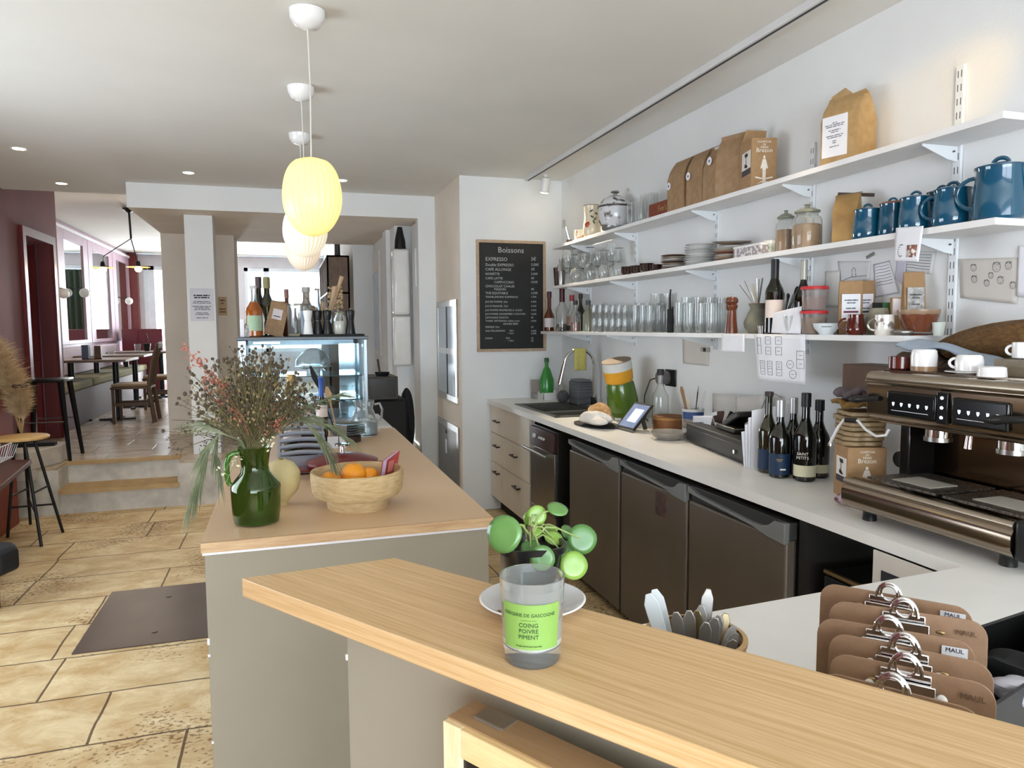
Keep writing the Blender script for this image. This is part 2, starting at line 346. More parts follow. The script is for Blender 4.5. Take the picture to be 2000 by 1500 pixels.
# back wall with the two tall windows
LAV = mat('pale_lavender_paint', 'c9c8cf', .8)
wx = dict(a0=py(279, 518, YW).x, a1=-1.15, b0=py(476, 523, YW).x, b1=.8)
zt = py(500, 523, YW).z
struct('wall_window_side', MB().bx(XM-.1, wx['a0'], YW, YW+.2, UF, ZC2).bx(wx['a1'], wx['b0'], YW, YW+.2, UF, ZC2)
       .bx(wx['a0'], wx['a1'], YW, YW+.2, zt, ZC2).bx(wx['b0'], wx['b1'], YW, YW+.2, zt, ZC2)
       .bx(wx['b0'], wx['b1'], YW, YW+.2, UF, 1.0).bx(wx['a0'], wx['a1'], YW, YW+.2, UF, .55).bx(.8, 1.0, YW, YW+.2, UF, ZC2), LAV)
def window(n, x0, x1, z0, z1, mull, trans=()):
    fm = MB(); y0, y1 = YW+.02, YW+.09; t = .07
    fm.bx(x0, x0+t, y0, y1, z0, z1).bx(x1-t, x1, y0, y1, z0, z1).bx(x0, x1, y0, y1, z1-t, z1).bx(x0, x1, y0, y1, z0, z0+t)
    for mx_ in mull: fm.bx(mx_-.05, mx_+.05, y0, y1, z0, z1)
    for tz in trans: fm.bx(x0, x1, y0, y1, tz-.03, tz+.03)
    wf = struct(n, fm, mat('window_frame_paint', 'dfe6ee', .5)); struct('window_pane', MB().bx(x0+.03, x1-.03, YW+.05, YW+.056, z0+.03, z1-.03), GLASS, parent=wf)
    return wf
window('window_1', wx['a0'], wx['a1'], .55, zt, (wx['a0']+.13, ))
window('window_2', wx['b0'], wx['b1'], 1.0, zt, (wx['b0']+.42,))
# shopfront behind the photographer
struct('wall_front', MB().bx(-2.32, 2.3, -2.62, -2.5, 0, .55).bx(-2.32, 2.3, -2.62, -2.5, 2.55, ZC).bx(-2.32, -2.1, -2.62, -2.5, .55, 2.55).bx(1.9, 2.3, -2.62, -2.5, .55, 2.55), WALL)
wf = struct('window_3', MB().bx(-2.1, -2.02, -2.6, -2.52, .55, 2.55).bx(1.82, 1.9, -2.6, -2.52, .55, 2.55).bx(-.1, 0, -2.6, -2.52, .55, 2.55).bx(-2.1, 1.9, -2.6, -2.52, 2.47, 2.55).bx(-2.1, 1.9, -2.6, -2.52, .55, .63), mat('window_frame_paint'))
struct('added_side_window', MB().bx(-2.30, -2.22, 2.2, 2.28, .6, 1.95).bx(-2.30, -2.22, 4.32, 4.4, .6, 1.95).bx(-2.30, -2.22, 3.26, 3.34, .6, 1.95).bx(-2.30, -2.22, 2.2, 4.4, .6, .68).bx(-2.30, -2.22, 2.2, 4.4, 1.87, 1.95), mat('window_frame_paint'))  # unseen window added in the left wall to go with the side fill
# the building across the street
fb = MB(); fb.bx(-12, 10, 27, 28, -3, 9)
bld = fb.build('apartment_building', mat('pale_render', 'e8e6e0', .9)); tag(bld, 'pale rendered building across the street seen through the back windows', 'building')
BW = mat('blue_reflecting_panes', '7fa2c8', .15)
for i, x in enumerate((-9.2, -7.2, -5.2, -3.2, -1.2, .8, 2.8)):
    for z in (-.9, 1.25, 3.4, 5.4):
        w_ = MB().bx(x, x+1.1, 26.9, 27.02, z, z+1.35).build('window', BW, bld)
# mirrors panelled along the dining wall
MIR = mat('mirror_silver', 'f2f4f4', .02, 1)
pn = MB(); edges = [9.2, 11.45, 13.3, YW-.1]
MY = [(px(118, 452, XM).y, px(157, 480, XM).y), (px(175, 480, XM).y, px(208, 500, XM).y), (px(222, 500, XM).y, px(245, 510, XM).y)]
zm0, zm1 = 1.33, 2.68
for i, (a, b) in enumerate(MY):
    lo = 8.56 if i == 0 else (MY[i-1][1]+a)/2; hi = YW if i == 2 else (b+MY[i+1][0])/2
    f_ = MB().bx(XM, XM+.03, lo+.01, a, UF+.9, 2.8).bx(XM, XM+.03, b, hi-.01, UF+.9, 2.8).bx(XM, XM+.03, a, b, zm1, 2.8).bx(XM, XM+.03, a, b, UF+.9, zm0)
    t = thing('wall_mirror', ['first tall wall mirror in mauve panelling beyond the red doorway', 'middle tall wall mirror showing the bright window', 'last narrow tall wall mirror before the back windows'][i], 'mirror', (0, 0, 0), group='mirrors on the dining room wall')
    f_.build('frame', MAUVE, t, bevel=.004); MB().bx(XM+.004, XM+.012, a, b, zm0, zm1).build('mirror_glass', MIR, t)
struct('trim_5', MB().bx(XM, XM+.05, 8.56, YW, 2.8, 2.84), mat('white_moulding', 'e4e0e2', .5))
struct('trim_6', MB().bx(XM, XM+.16, YW-.16, YW, UF, ZC2), REDT)
# ---------------------------------------------------------------- back worktop, units and appliances
WT = .90; WX = 1.535
t = thing('worktop', 'long white laminate worktop along the right wall under the shelves', 'worktop', (0, 0, 0))
# hole for the sink
SX0, SX1, SY0, SY1 = 1.64, 2.06, 4.25, 5.05
wt = MB().bx(WX, SX0, .25, YB, WT-.035, WT).bx(SX1, XR, .25, YB, WT-.035, WT).bx(SX0, SX1, SY1, YB, WT-.035, WT).bx(SX0, SX1, .25, SY0, WT-.035, WT)
wt.build('top', WHITEP, t)
t = thing('kitchen_sink', 'dark grey composite sink set in the white worktop', 'sink', (0, 0, 0))
SINKM = mat('dark_grey_composite', '55544f', .4, c2='4c4b47', scale=90)
sk = MB(); x0, x1, y0, y1 = SX0-.02, SX1+.02, SY0-.02, SY1+.02; d = .16
sk.bx(x0, x1, y0, y0+.04, WT-.01, WT+.006).bx(x0, x1, y1-.04, y1, WT-.01, WT+.006).bx(x0, x0+.04, y0, y1, WT-.01, WT+.006).bx(x1-.04, x1, y0, y1, WT-.01, WT+.006)
sk.build('rim', SINKM, t, bevel=.004)
b1 = MB(); ym = 4.52
for a, b, d in ((y0+.035, ym, .03), (ym+.03, y1-.035, .15)):
    b1.bx(x0+.03, x1-.03, a, b, WT-d, WT-d+.01).bx(x0+.03, x0+.04, a, b, WT-d, WT).bx(x1-.04, x1-.03, a, b, WT-d, WT).bx(x0+.03, x1-.03, a, a+.01, WT-d, WT).bx(x0+.03, x1-.03, b-.01, b, WT-d, WT)
b1.bx(x0+.03, x1-.03, ym, ym+.03, WT-.02, WT+.004)
b1.build('basin', SINKM, t, bevel=.003)
# drawer unit
CREAM = mat('cream_drawer_front', 'e8dfd0', .5, c2='e4dbcc', scale=6)
HND = mat('dark_bronze_handle', '2a2420', .4, .5)
t = thing('drawer_unit', 'cream kitchen unit with bar handles below the sink', 'cabinet', (0, 0, 0))
MB().bx(1.58, XR-.01, 4.565, YB-.01, .12, .735).bx(1.58, 1.6, 4.565, YB-.01, .735, WT-.04).build('body', CREAM, t)
ys = 5.12   # split between narrow and wide stack
def drawer(y0, y1, z0, z1, hy, hz, nm='drawer'):
    d_ = MB().bx(1.56, 1.578, y0+.003, y1-.003, z0+.003, z1-.003).build(nm, CREAM, t, bevel=.0015)
    h = MB().bx(1.53, 1.538, hy-.065, hy+.065, hz-.006, hz+.006).bx(1.535, 1.56, hy-.055, hy-.045, hz-.005, hz+.005).bx(1.535, 1.56, hy+.045, hy+.055, hz-.005, hz+.005)
    h.build('handle', HND, d_, bevel=.002)
def hp(x, y): p = px(x, y, 1.55); return p.y, p.z
zA, zB = .64, .405
h1, h2, h3, h4, h5 = hp(970, 809), hp(970, 858), hp(970, 906), hp(1004, 879), hp(1009, 931)
drawer(4.56, YB-.01, zA, WT-.04, h1[0], .745)
drawer(5.20, YB-.01, zB, zA, h2[0], .55); drawer(4.56, 5.2, zB, zA, h4[0], .55)
drawer(5.20, YB-.01, .12, zB, h3[0], .34); drawer(4.56, 5.2, .12, zB, h5[0], .33)
MB().bx(1.64, XR-.02, 4.57, YB-.02, 0, .12).build('plinth', MBLACK, t)
# dishwasher
t = thing('dishwasher', 'stainless steel undercounter glasswasher with dark control strip', 'dishwasher', (0, 0, 0))
y0, y1 = px(1082, 870, 1.55).y, px(1035, 830, 1.55).y
DSTEEL = mat('warm_steel', '8c857c', .3, .9, c2='847d74', scale=20)
MB().bx(1.575, XR-.02, y0+.005, y1-.005, .06, .83).build('body', mat('dark_steel_side', '3a3633', .4, .7), t, bevel=.004)
MB().bx(1.55, 1.574, y0, y1, .70, .82).build('control_panel', mat('dark_red_panel', '3a1c1a', .35), t, bevel=.003)
for yy, r_ in ((y1-.1, .016), (y1-.2, .008), (y1-.24, .008), (y1-.28, .008)): MB().cyl(r_, 0, .012, c=(1.55, yy, .765), n=14, M=Matrix.Rotation(R(-90), 3, 'Y')).build('knob', WPLAST, t)
MB().bx(1.553, 1.574, y0, y1, .30, .695).build('door', DSTEEL, t, bevel=.003)
MB().bx(1.556, 1.574, y0, y1, .08, .295).build('lower_panel', DSTEEL, t, bevel=.003)
MB().tube([(1.51, y0+.02, .675), (1.51, y1+.02, .675)], .011, 10).bx(1.51, 1.555, y0+.06, y0+.075, .668, .682).bx(1.51, 1.555, y1-.075, y1-.06, .668, .682).build('handle', STEEL, t)
# gap rack with red crate between dishwasher and first fridge
t = thing('crate', 'dark red crate standing in the gap beside the glasswasher', 'crate', (0, 0, 0))
MB().bx(1.66, 2.1, 3.90, 4.05, .38, .80).build('body', mat('dark_red_plastic', '4a1416', .4), t, bevel=.004)
MB().bx(1.655, 1.66, 3.93, 3.97, .56, .60).bx(1.655, 1.66, 3.99, 4.03, .58, .61).build('white_print', PAPER, t)
t = thing('grey_box', 'dark grey metal box on the floor of the gap beside the glasswasher', 'box', (0, 0, 0))
MB().bx(1.60, 2.1, 3.885, 4.06, .02, .36).build('body', mat('dark_grey_box', '33312f', .5), t, bevel=.004)
MB().bx(1.597, 1.6, 3.93, 3.98, .12, .18).build('sticker', PAPER, t)
# three undercounter fridges
def fridge(y0, y1, label, sticker=False, xf=1.56):
    t = thing('undercounter_fridge', label, 'fridge', (0, 0, 0), group='undercounter fridges')
    MB().bx(xf+.045, XR-.03, y0+.012, y1-.012, .03, .815).build('body', mat('fridge_side', '3c3a38', .5, .3), t, bevel=.004)
    MB().bx(xf, xf+.04, y0, y1, .05, .765).build('door', FRIDGE, t, bevel=.008, seg=3)
    g = []
    n = 14   # scooped grip along the door top, deep in the middle
    for i in range(n+1):
        u = i/n; yy = y1+(y0-y1)*u
        zz = .80 if u < .06 else .80-.034*min(1, (u-.06)/.75)
        if u > .84: zz = .766+.004
        g.append((xf-.006, yy, zz))
    MB().bx(xf+.012, xf+.045, y0, y1, .766, .825).build('top_strip', mat('fridge_top', '3c3d3c', .45), t, bevel=.003)
    poly = [(xf-.008, y1, .826), (xf-.008, y0, .826), (xf-.008, y0, .766)]
    dip = [(y0+(y1-y0)*u, .766+h) for u, h in ((.12, 0), (.2, .012), (.3, .018), (.9, .03), (.96, .045))]
    pl = [(xf-.008, y0, .766)]+[(xf-.008, a, b) for a, b in dip]+[(xf-.008, y1, .818), (xf-.008, y1, .826)]
    def yu(u): return y1+(y0-y1)*u
    pl2 = [(xf-.008, yu(u), z_) for u, z_ in ((0, .80), (.08, .794), (.7, .772), (.85, .757), (1, .752), (1, .826), (.91, .822), (.86, .80), (.8, .787), (.7, .784), (.12, .804), (.05, .816), (0, .826))]
    _old = [(xf-.008, y1, .827), (xf-.008, y1, .80), (xf-.008, y0+(y1-y0)*.93, .785), (xf-.008, y0+(y1-y0)*.3, .768), (xf-.008, y0+(y1-y0)*.18, .755), (xf-.008, y0, .752), (xf-.008, y0, .827), (xf-.008, y0+(y1-y0)*.16, .827), (xf-.008, y0+(y1-y0)*.2, .80), (xf-.008, y0+(y1-y0)*.9, .815)]
    MB().prism(pl2, (.022, 0, 0)).build('handle_grip', FRIDGEG, t, bevel=.003)
    if sticker:
        yy = px(1292, 955, xf).y
        MB().bx(xf-.002, xf, yy-.05, yy+.05, .64, .745).build('energy_sticker', mat('worn_sticker', '3a3533', .6, c2='6a4a44', scale=30), t)
    return t
f1 = (px(1208, 905, 1.56).y, px(1112, 860, 1.56).y); f2 = (px(1341, 950, 1.56).y, px(1213, 905, 1.56).y); f3 = (px(1536, 1020, 1.56).y, px(1346, 950, 1.56).y)
fridge(*f1, 'undercounter fridge next to the glasswasher, farthest of the three')
fridge(*f2, 'middle undercounter fridge with an energy sticker', True)
fridge(*f3, 'undercounter fridge nearest the coffee machine')
# microwave on a low shelf under the worktop end
ym0, ym1 = 1.28, 1.88
t = thing('side_panel', 'dark upright panel between the last fridge and the microwave', 'panel', (0, 0, 0))
MB().bx(1.6, XR-.03, f3[0]-.05, f3[0]-.015, .02, .86).build('board', mat('near_black_panel', '232120', .6), t)
t = thing('microwave_stand', 'dark low stand carrying the black microwave under the worktop', 'stand', (0, 0, 0))
MB().bx(1.6, XR-.03, ym0-.1, f3[0]-.055, .34, .36).bx(1.62, 1.65, ym0-.1, ym0-.07, 0, .34).bx(2.05, 2.08, ym0-.1, ym0-.07, 0, .34).bx(1.62, 1.65, ym1-.03, ym1, 0, .34).bx(2.05, 2.08, ym1-.03, ym1, 0, .34).build('frame', MBLACK, t)
t = thing('microwave', 'black microwave with a brass coloured top edge under the worktop', 'microwave', (0, 0, 0))
MB().bx(1.63, 2.05, ym0-.02, ym1-.04, .362, .70).build('body', mat('microwave_case', '1d1b1a', .3, .3), t, bevel=.01)
MB().bx(1.612, 1.63, ym0-.01, ym1-.05, .375, .685).build('door', mat('dark_glass_door', '23272a', .12), t, bevel=.004)
MB().tube([(1.618, ym0-.01, .698), (1.618, ym1-.05, .698)], .008, 8).build('top_trim', mat('brass_edge', '8a7450', .3, .9), t)
o = MB().lathe(glassy([(.03, 0), (.05, .02), (.065, .055)], .003), n=28, cap=False).build('white_bowl', WHITEC, loc=(1.72, 1.52, .7085)); tag(o, 'white bowl standing on the black microwave under the worktop', 'bowl')
# returned worktop at the near end
t = thing('return_worktop', 'white worktop returning from the wall behind the oak bar', 'worktop', (0, 0, 0))
RY = 1.245
tr = MB().prism([(.50, .85, WT-.03), (.72, .56, WT-.03), (1.0, .2, WT-.03), (WX, .2, WT-.03), (WX, RY+.03, WT-.03), (.60, RY-.03, WT-.03), (.50, RY-.03, WT-.03)], (0, 0, .032))
tr.build('top', WHITEP, t, bevel=.002)
MB().bx(.62, .64, .8, 1.15, 0, WT-.03).build('end_panel', GREIGE, t)
# cardboard chart hanging on the worktop front near the microwave
t = thing('poster_board', 'white card with a black square hanging from the worktop beside the microwave', 'card', (0, 0, 0))
a, b = px(1706, 1085, WX-.012), px(1706, 1150, WX-.012)
MB().bx(WX-.013, WX-.008, 1.27, a.y, WT-.26, WT-.037).build('card', mat('ivory_card', 'd2ccc4', .7), t)
MB().bx(WX-.0145, WX-.013, a.y-.09, a.y-.03, WT-.17, WT-.085).build('black_square', DINK, t)
# ---------------------------------------------------------------- shelves, rails and brackets
Z1, Z2, Z3 = 2.092, 1.785, 1.440
SF = (2.0, 1.97, 1.95)
def shelf(z, xf, y0, y1, label):
    t = thing('wall_shelf', label, 'shelf', (0, 0, 0), group='white wall shelves')
    MB().bx(xf, XR-.012, y0, y1, z-.021, z).build('board', SHELFW, t, bevel=.0012)
    return t
Y1L, Y2L, Y3L = px(1079, 489, 2.0).y, px(1079, 567, 1.97).y, px(1056, 656, 1.95).y
s1 = shelf(Z1, 2.0, 1.605, Y1L, 'top white wall shelf carrying the kraft coffee bags')
s2 = shelf(Z2, 1.97, 1.59, Y2L, 'middle white wall shelf carrying the blue enamel pots')
s3 = shelf(Z3, 1.95, px(1866, 660, XR-.012).y, Y3L, 'lowest white wall shelf carrying glasses and mugs')
RAILW = mat('white_steel_rail', 'e4e8ea', .4)
SLOT = mat('grey_rivet', '5c5f61', .8)  # grey of the bracket rivets
def slotmat(i, yc):          # white steel with two rows of pressed slots
    m = RAILW.copy(); nt = m.node_tree; b = nt.nodes['Principled BSDF']; L = nt.links.new
    tc = nn(nt, 'ShaderNodeTexCoord'); sp = nn(nt, 'ShaderNodeSeparateXYZ'); L(tc.outputs['Object'], sp.inputs[0])
    def mt(op, a, bb):
        n = nn(nt, 'ShaderNodeMath', operation=op)
        for k, v in enumerate((a, bb)):
            if isinstance(v, (int, float)): n.inputs[k].default_value = v
            else: L(v, n.inputs[k])
        return n.outputs[0]
    fz = mt('FRACT', mt('DIVIDE', sp.outputs[2], .045), 0); inz = mt('LESS_THAN', fz, .5)
    dy = mt('ABSOLUTE', mt('SUBTRACT', mt('ABSOLUTE', mt('SUBTRACT', sp.outputs[1], yc), 0), .0065), 0); iny = mt('LESS_THAN', dy, .0018)
    f = mt('MULTIPLY', inz, iny); mx = nn(nt, 'ShaderNodeMixRGB'); L(f, mx.inputs[0]); mx.inputs[1].default_value = lin('e4e8ea'); mx.inputs[2].default_value = lin('4c4f52')
    L(mx.outputs[0], b.inputs['Base Color']); return m
RY_ = [1.90, 2.60, 3.31, 4.22, 4.95]
for i, y in enumerate(RY_):
    t = thing('shelf_rail', ['slotted white wall rail nearest the coffee machine', 'second slotted white wall rail behind the bottles', 'third slotted white wall rail behind the pepper mill', 'fourth slotted white wall rail behind the stacked glasses', 'slotted white wall rail nearest the chalkboard'][i], 'shelf rail', (0, 0, 0), group='shelf rails')
    top = 2.335 if i == 0 else 2.25 if i == 1 else 2.11
    MB().bx(XR-.012, XR-.001, y-.014, y+.014, Z3-.09, top).build('upright', slotmat(i, y), t)
    for zz, xf in ((Z1, 2.0), (Z2, 1.97), (Z3, 1.95)):
        L_ = XR-.012-xf-.02; z0 = zz-.022
        b_ = MB().prism([(XR-.012, y-.002, z0), (XR-.012-L_, y-.002, z0), (XR-.012-L_, y-.002, z0-.008), (XR-.05, y-.002, z0-.045), (XR-.012, y-.002, z0-.05)], (0, .004, 0))
        br = b_.build('bracket', RAILW, t, label='white tapered bracket arm')
        MB().cyl(.003, -.001, .006, c=(XR-.03, y-.003, z0-.018), n=8, M=Matrix.Rotation(R(90), 3, 'X')).build('rivet', SLOT, br)
# ---------------------------------------------------------------- ceiling track
t = thing('track_light', 'white ceiling track running above the worktop with a lit spot head at its far end', 'track light', (0, 0, 0))
MB().bx(1.84, 1.875, -1.0, 5.46, ZC-.032, ZC-.001).build('track', mat('track_white', 'd8d8d8', .4), t)
MB().bx(1.852, 1.863, -1.0, 5.44, ZC-.034, ZC-.031).build('conductor_slot', mat('track_slot', '3c3d3e', .6), t)
hd = py(1065, 346, 5.2)
MB().cyl(.012, ZC-.08, ZC-.03, c=(hd.x, 5.2, 0), n=12).build('stem', WPLAST, t)
hm = Matrix.Rotation(R(25), 3, 'X')
MB().cyl(.032, -.05, .06, c=(hd.x, 5.2, ZC-.11), n=20, M=hm).build('spot_head', WPLAST, t)
MB().cyl(.028, -.056, -.049, c=(hd.x, 5.2, ZC-.11), n=20, M=hm).build('lamp_face', mat('warm_lamp_face', 'fff0cc', .5, emit=25, ecol='ffe9b8'), t)
spot('track_spot_far', (hd.x, 5.12, ZC-.17), (2.1, 4.4, 1.65), 110, 60, (1, .84, .6))
spot('track_spot_middle', (1.86, 2.1, ZC-.08), (1.8, 3.15, .9), 26, 42)
spot('track_spot_near', (1.86, 1.35, ZC-.1), (2.18, 2.15, 2.12), 9, 40, (1, .62, .12))
# ---------------------------------------------------------------- makers of tableware, bottles and bags
def glass_prof(kind, h, r):
    if kind == 'tumbler': return [(r*.72, 0), (r*.78, h*.02), (r*.9, h*.5), (r, h)]
    if kind == 'tall': return [(r*.8, 0), (r*.84, h*.02), (r*.92, h*.4), (r, h)]
    if kind == 'small': return [(r*.55, 0), (r*.75, h*.1), (r, h*.45), (r*.85, h)]
    if kind == 'mason': return [(r*.9, 0), (r, h*.05), (r, h*.75), (r*.85, h*.85), (r*.88, h)]
def glass_thing(kind, label, h, r, loc, group):
    o = MB().lathe(glassy(glass_prof(kind, h, r), r*.06), n=18, cap=False).build('drinking_glass', GLASS, loc=loc)
    return tag(o, label, 'glass', group)
def wine_glass(label, h, r, loc, group, flip=False):
    t = thing('wine_glass', label, 'glass', loc, 0, group)
    if flip: t.rotation_euler = (math.pi, 0, 0); t.location.z += h
    MB().lathe([(r*.8, 0), (r*.78, .002), (.006, .006), (.0035, .02), (.0035, h*.42), (.008, h*.46)], n=18).build('stem', GLASS, t)
    MB().lathe(glassy([(.004, h*.45), (r*.6, h*.5), (r, h*.66), (r*.98, h*.8), (r*.78, h)], .0018), n=20, cap=False).build('bowl', GLASS, t)
    return t
def bottle(name, label, loc, r, h, glass, cap, lab=None, labz=(.2, .5), neck=.3, capz=.82, liquid=None, rz=0, group=None, body=.55, category='bottle', labw=1.0, caplab=None):
    t = thing(name, label, category, loc, rz, group)
    rn = r*.36
    pf = [(r*.85, 0), (r, h*.02), (r, h*body), (r*.93, h*(body+.05)), (r*.6, h*(body+.13)), (rn*1.15, h*(body+.2)), (rn, h*(body+.24)), (rn, h*.97), (rn*1.15, h*.975), (rn*1.15, h)]
    MB().lathe(pf if glass is not GLASS else glassy(pf, r*.05), n=20, cap=glass is not GLASS).build('glass_body', glass, t)
    if liquid:
        lm, lz = liquid
        MB().lathe([(r*.9, h*.02), (r*.93, h*.04), (r*.93, h*min(lz, body)), (r*.9, h*min(lz, body)+.001)]+([(r*.58, h*(body+.12))] if lz > body+.1 else []), n=20).build('liquid', lm, t)
    if cap: MB().lathe([(rn*1.22, h*capz), (rn*1.22, h*1.003), (rn*1.1, h*1.008)], n=16).build('cap', cap, t)
    if lab:
        z0, z1 = labz; nseg = 14; hw = math.pi*.42*labw
        MB().grid(lambda u, v: (r*1.012*math.sin(-hw+2*hw*u), -r*1.012*math.cos(-hw+2*hw*u), h*(z0+(z1-z0)*v)), nseg, 1).build('label', lab, t)
    return t
def kraft_bag(name, label, loc, w_, d, h, m_, rz=0, fold='roll', group=None, stick=None, cat='bag', tiltx=0):
    # block-bottomed bag: w_ along local x (front face looks along -y)
    t = thing(name, label, cat, loc, rz, group)
    if tiltx: t.rotation_euler = (tiltx, 0, rz)
    secs = [(1, 1, 0), (1.02, 1.03, .03), (1.02, 1.04, .3), (1, 1, .6), (.99, .8, .76), (1, .42, .88), (1.0, .12, .96)]
    vs = []; fs = []
    rnd = random.Random(sum(map(ord, label))*7)
    n = 16
    for a, b, z in secs:
        for i in range(n):
            u = i/n*4; k = int(u); f = u-k
            c = [(-1, -1), (1, -1), (1, 1), (-1, 1)]; p, q = c[k], c[(k+1) % 4]
            X = p[0]+(q[0]-p[0])*f; Y = p[1]+(q[1]-p[1])*f
            pinch = 1-(.22*math.sin(math.pi*f) if k in (1, 3) else 0)*min(1, z*1.3)
            vs.append((X*pinch*a*w_/2+rnd.uniform(-.002, .002), Y*b*d/2+rnd.uniform(-.0015, .0015), z*h))
    k_ = len(secs)
    for j in range(k_-1):
        for i in range(n): a, b = j*n+i, j*n+(i+1) % n; fs.append((a, b, b+n, a+n))
    fs.append(tuple(range(n))[::-1]); fs.append(tuple(range((k_-1)*n, k_*n)))
    mb = MB(); mb.add(vs, fs); mb.build('bag_body', m_, t, angle=30)
    if fold == 'roll':
        MB().box((0, -.006, h*.965), (w_*1.0, .014, h*.07)).build('rolled_top', m_, t, bevel=.003)
        MB().box((w_*.55, -.008, h*.955), (w_*.22, .002, .006)).build('tin_tie', mat('tin_tie', '6a6660', .4, .6), t)
    elif fold == 'flap':
        MB().prism([(-w_/2, -d*.06, h*.955), (w_/2, -d*.06, h*.955), (w_*.5, d*.34, h*1.02), (-w_*.5, d*.3, h*1.0)], (0, .002, .003)).build('folded_top', m_, t)
    elif fold == 'peak':
        MB().prism([(-w_*.5, 0, h*.93), (w_*.5, 0, h*.93), (w_*.44, 0, h*.99), (w_*.1, .0, h*.97), (-w_*.12, 0, h*1.08), (-w_*.5, 0, h*1.0)], (0, .003, 0)).build('open_top', m_, t)
    return t
def plate(r, m_, rim=.018):
    pr = [(1e-6, .002), (r*.55, 0), (r*.6, .003), (r*.97, rim*.9), (r, rim), (r*.965, rim+.002), (r*.58, .007), (1e-6, .006)]
    return MB().lathe(pr, n=28)
def stack_of(name, cat, label_fn, n, loc, r, dz, mats_, group, rim=.018, jitter=.004):
    base = None
    for i in range(n):
        rr = r[i] if isinstance(r, list) else r
        o = plate(rr, None, rim).build(name, mats_[i % len(mats_)])
        o.location = (loc[0]+random.uniform(-jitter, jitter), loc[1]+random.uniform(-jitter, jitter), loc[2]+i*dz)
        tag(o, label_fn(i, n), cat, group)
ORD = ['lowest', 'second from the bottom', 'third from the bottom', 'fourth from the bottom', 'fifth from the bottom', 'sixth from the bottom', 'seventh from the bottom', 'eighth from the bottom', 'ninth from the bottom', 'tenth from the bottom']
def nth(i, n): return 'topmost' if i == n-1 else ORD[i]
def mug(name, label, loc, r, h, m_, rz=0, group=None, prof=None, flip=False, cat='cup', hside=1, hr=None):
    t = thing(name, label, cat, loc, rz, group)
    if flip: t.rotation_euler = (math.pi, 0, rz); t.location.z += h
    pf = prof or [(r*.8, 0), (r*.97, h*.06), (r, h*.3), (r, h)]
    inner = [(max(a-r*.07, .001), z+(.003 if i == 0 else 0)) for i, (a, z) in enumerate(pf)]
    MB().lathe([(1e-6, 0)]+pf+inner[::-1]+[(1e-6, .004)], n=24, cap=False).build('body', m_, t)
    hr = hr or h*.28; pts = [(hside*(r*.93+hr*1.15*math.sin(a)), 0, h*.52+hr*math.cos(a)) for a in [math.pi*k/8 for k in range(9)]]
    MB().tube(pts, r*.11, 8).build('handle', m_, t)
    return t
def shelf_pt(x, X, z, r=0):
    p = px(x, 650, X); return Vector((X, p.y, z))
# ---------------------------------------------------------------- top shelf
z = Z1
def s1(x, X=2.09): return shelf_pt(x, X, Z1)
p = s1(1112, 2.07)
t = thing('bar_spoon_holder', 'small chrome and wood bar tool leaning at the far end of the top shelf', 'bar tool', p, 0)
Mt = Matrix.Rotation(R(-22), 3, 'Y')
MB().cyl(.022, .0, .035, n=16).build('foot', mat('dark_turned_wood', '6b5038', .5), t)
MB().tube([(0, 0, .03), (-.03, 0, .13)], .008, 8).build('rod', CHROME, t)
MB().cyl(.014, 0, .06, c=(-.045, 0, .12), n=16).build('cap', CHROME, t)
mug('small_mug', 'small white and brown mug between the bar tool and the fruit jug', s1(1131, 2.07), mpx(s1(1131), 9), mpx(s1(1131), 22), mat('brown_white_mug', 'b09070', .4, c2='e8e2d8', scale=14, contrast=(.45, .5)))
p = s1(1156, 2.07); r = mpx(p, 17); h = mpx(p, 62)
t = thing('ceramic_jug', 'cream ceramic jug painted with a red fruit and green leaves', 'jug', p)
CREAMJ = mat('cream_glaze', 'e9dcc0', .25, coat=.5)
MB().lathe(glassy([(r*.75, 0), (r*1.0, h*.12), (r*1.05, h*.3), (r*.88, h*.6), (r*.95, h*.95), (r*1.0, h)], r*.07), n=24, cap=False).build('body', CREAMJ, t)
MB().lathe([(r*1.0, h*.985), (r*1.02, h*1.0), (r*.95, h*1.004)], n=24, cap=False).build('brown_rim', mat('brown_rim', '6a3a24', .4), t)
a = face_rz(p)
def on_cyl(mb, r, ang, z, w_, hh, n=8):
    mb.grid(lambda u, v: ((r)*math.sin(ang+(u-.5)*w_/r), -(r)*math.cos(ang+(u-.5)*w_/r), z+(v-.5)*hh), n, 1)
dk = MB(); dk.sph((r*1.0*math.sin(-.5), -r*1.0*math.cos(-.5), h*.38), r*.34, 12, 8, (1, .3, 1)); o = dk.build('painted_fruit', mat('painted_red', 'b04a30', .3), t); o.rotation_euler = (0, 0, a)
lv = MB()
for (aa, zz, tt) in ((.0, .62, 30), (.35, .55, -40), (.5, .72, 20), (-.1, .8, -30), (.2, .45, 60)):
    lv.sph((r*.97*math.sin(aa), -r*.97*math.cos(aa), h*zz), r*.2, 8, 6, (1.2, .15, .45), M=Matrix.Rotation(aa, 3, 'Z') @ Matrix.Rotation(R(tt), 3, 'Y'))
o = lv.build('painted_leaves', mat('painted_green', '4a5a38', .4), t); o.rotation_euler = (0, 0, a); o['kind'] = 'stuff'
p = s1(1200, 2.08); r = mpx(p, 33); h = mpx(p, 46)
t = thing('soup_tureen', 'lidded white tureen with dark painted figures and a steel knob', 'tureen', p)
TUR = mat('painted_white_stoneware', 'cfd0d2', .2, c2='5b5048', scale=14, contrast=(.40, .46), detail=2, coat=.5)
MB().lathe([(r*.6, 0), (r*.65, h*.06), (r*.95, h*.4), (r, h*.75), (r*.97, h), (r*.9, h)], n=28).build('body', TUR, t)
MB().lathe([(r*1.03, h*.98), (r*1.03, h*1.06), (r*.7, h*1.35), (r*.3, h*1.5), (.001, h*1.52)], n=28).build('lid', TUR, t)
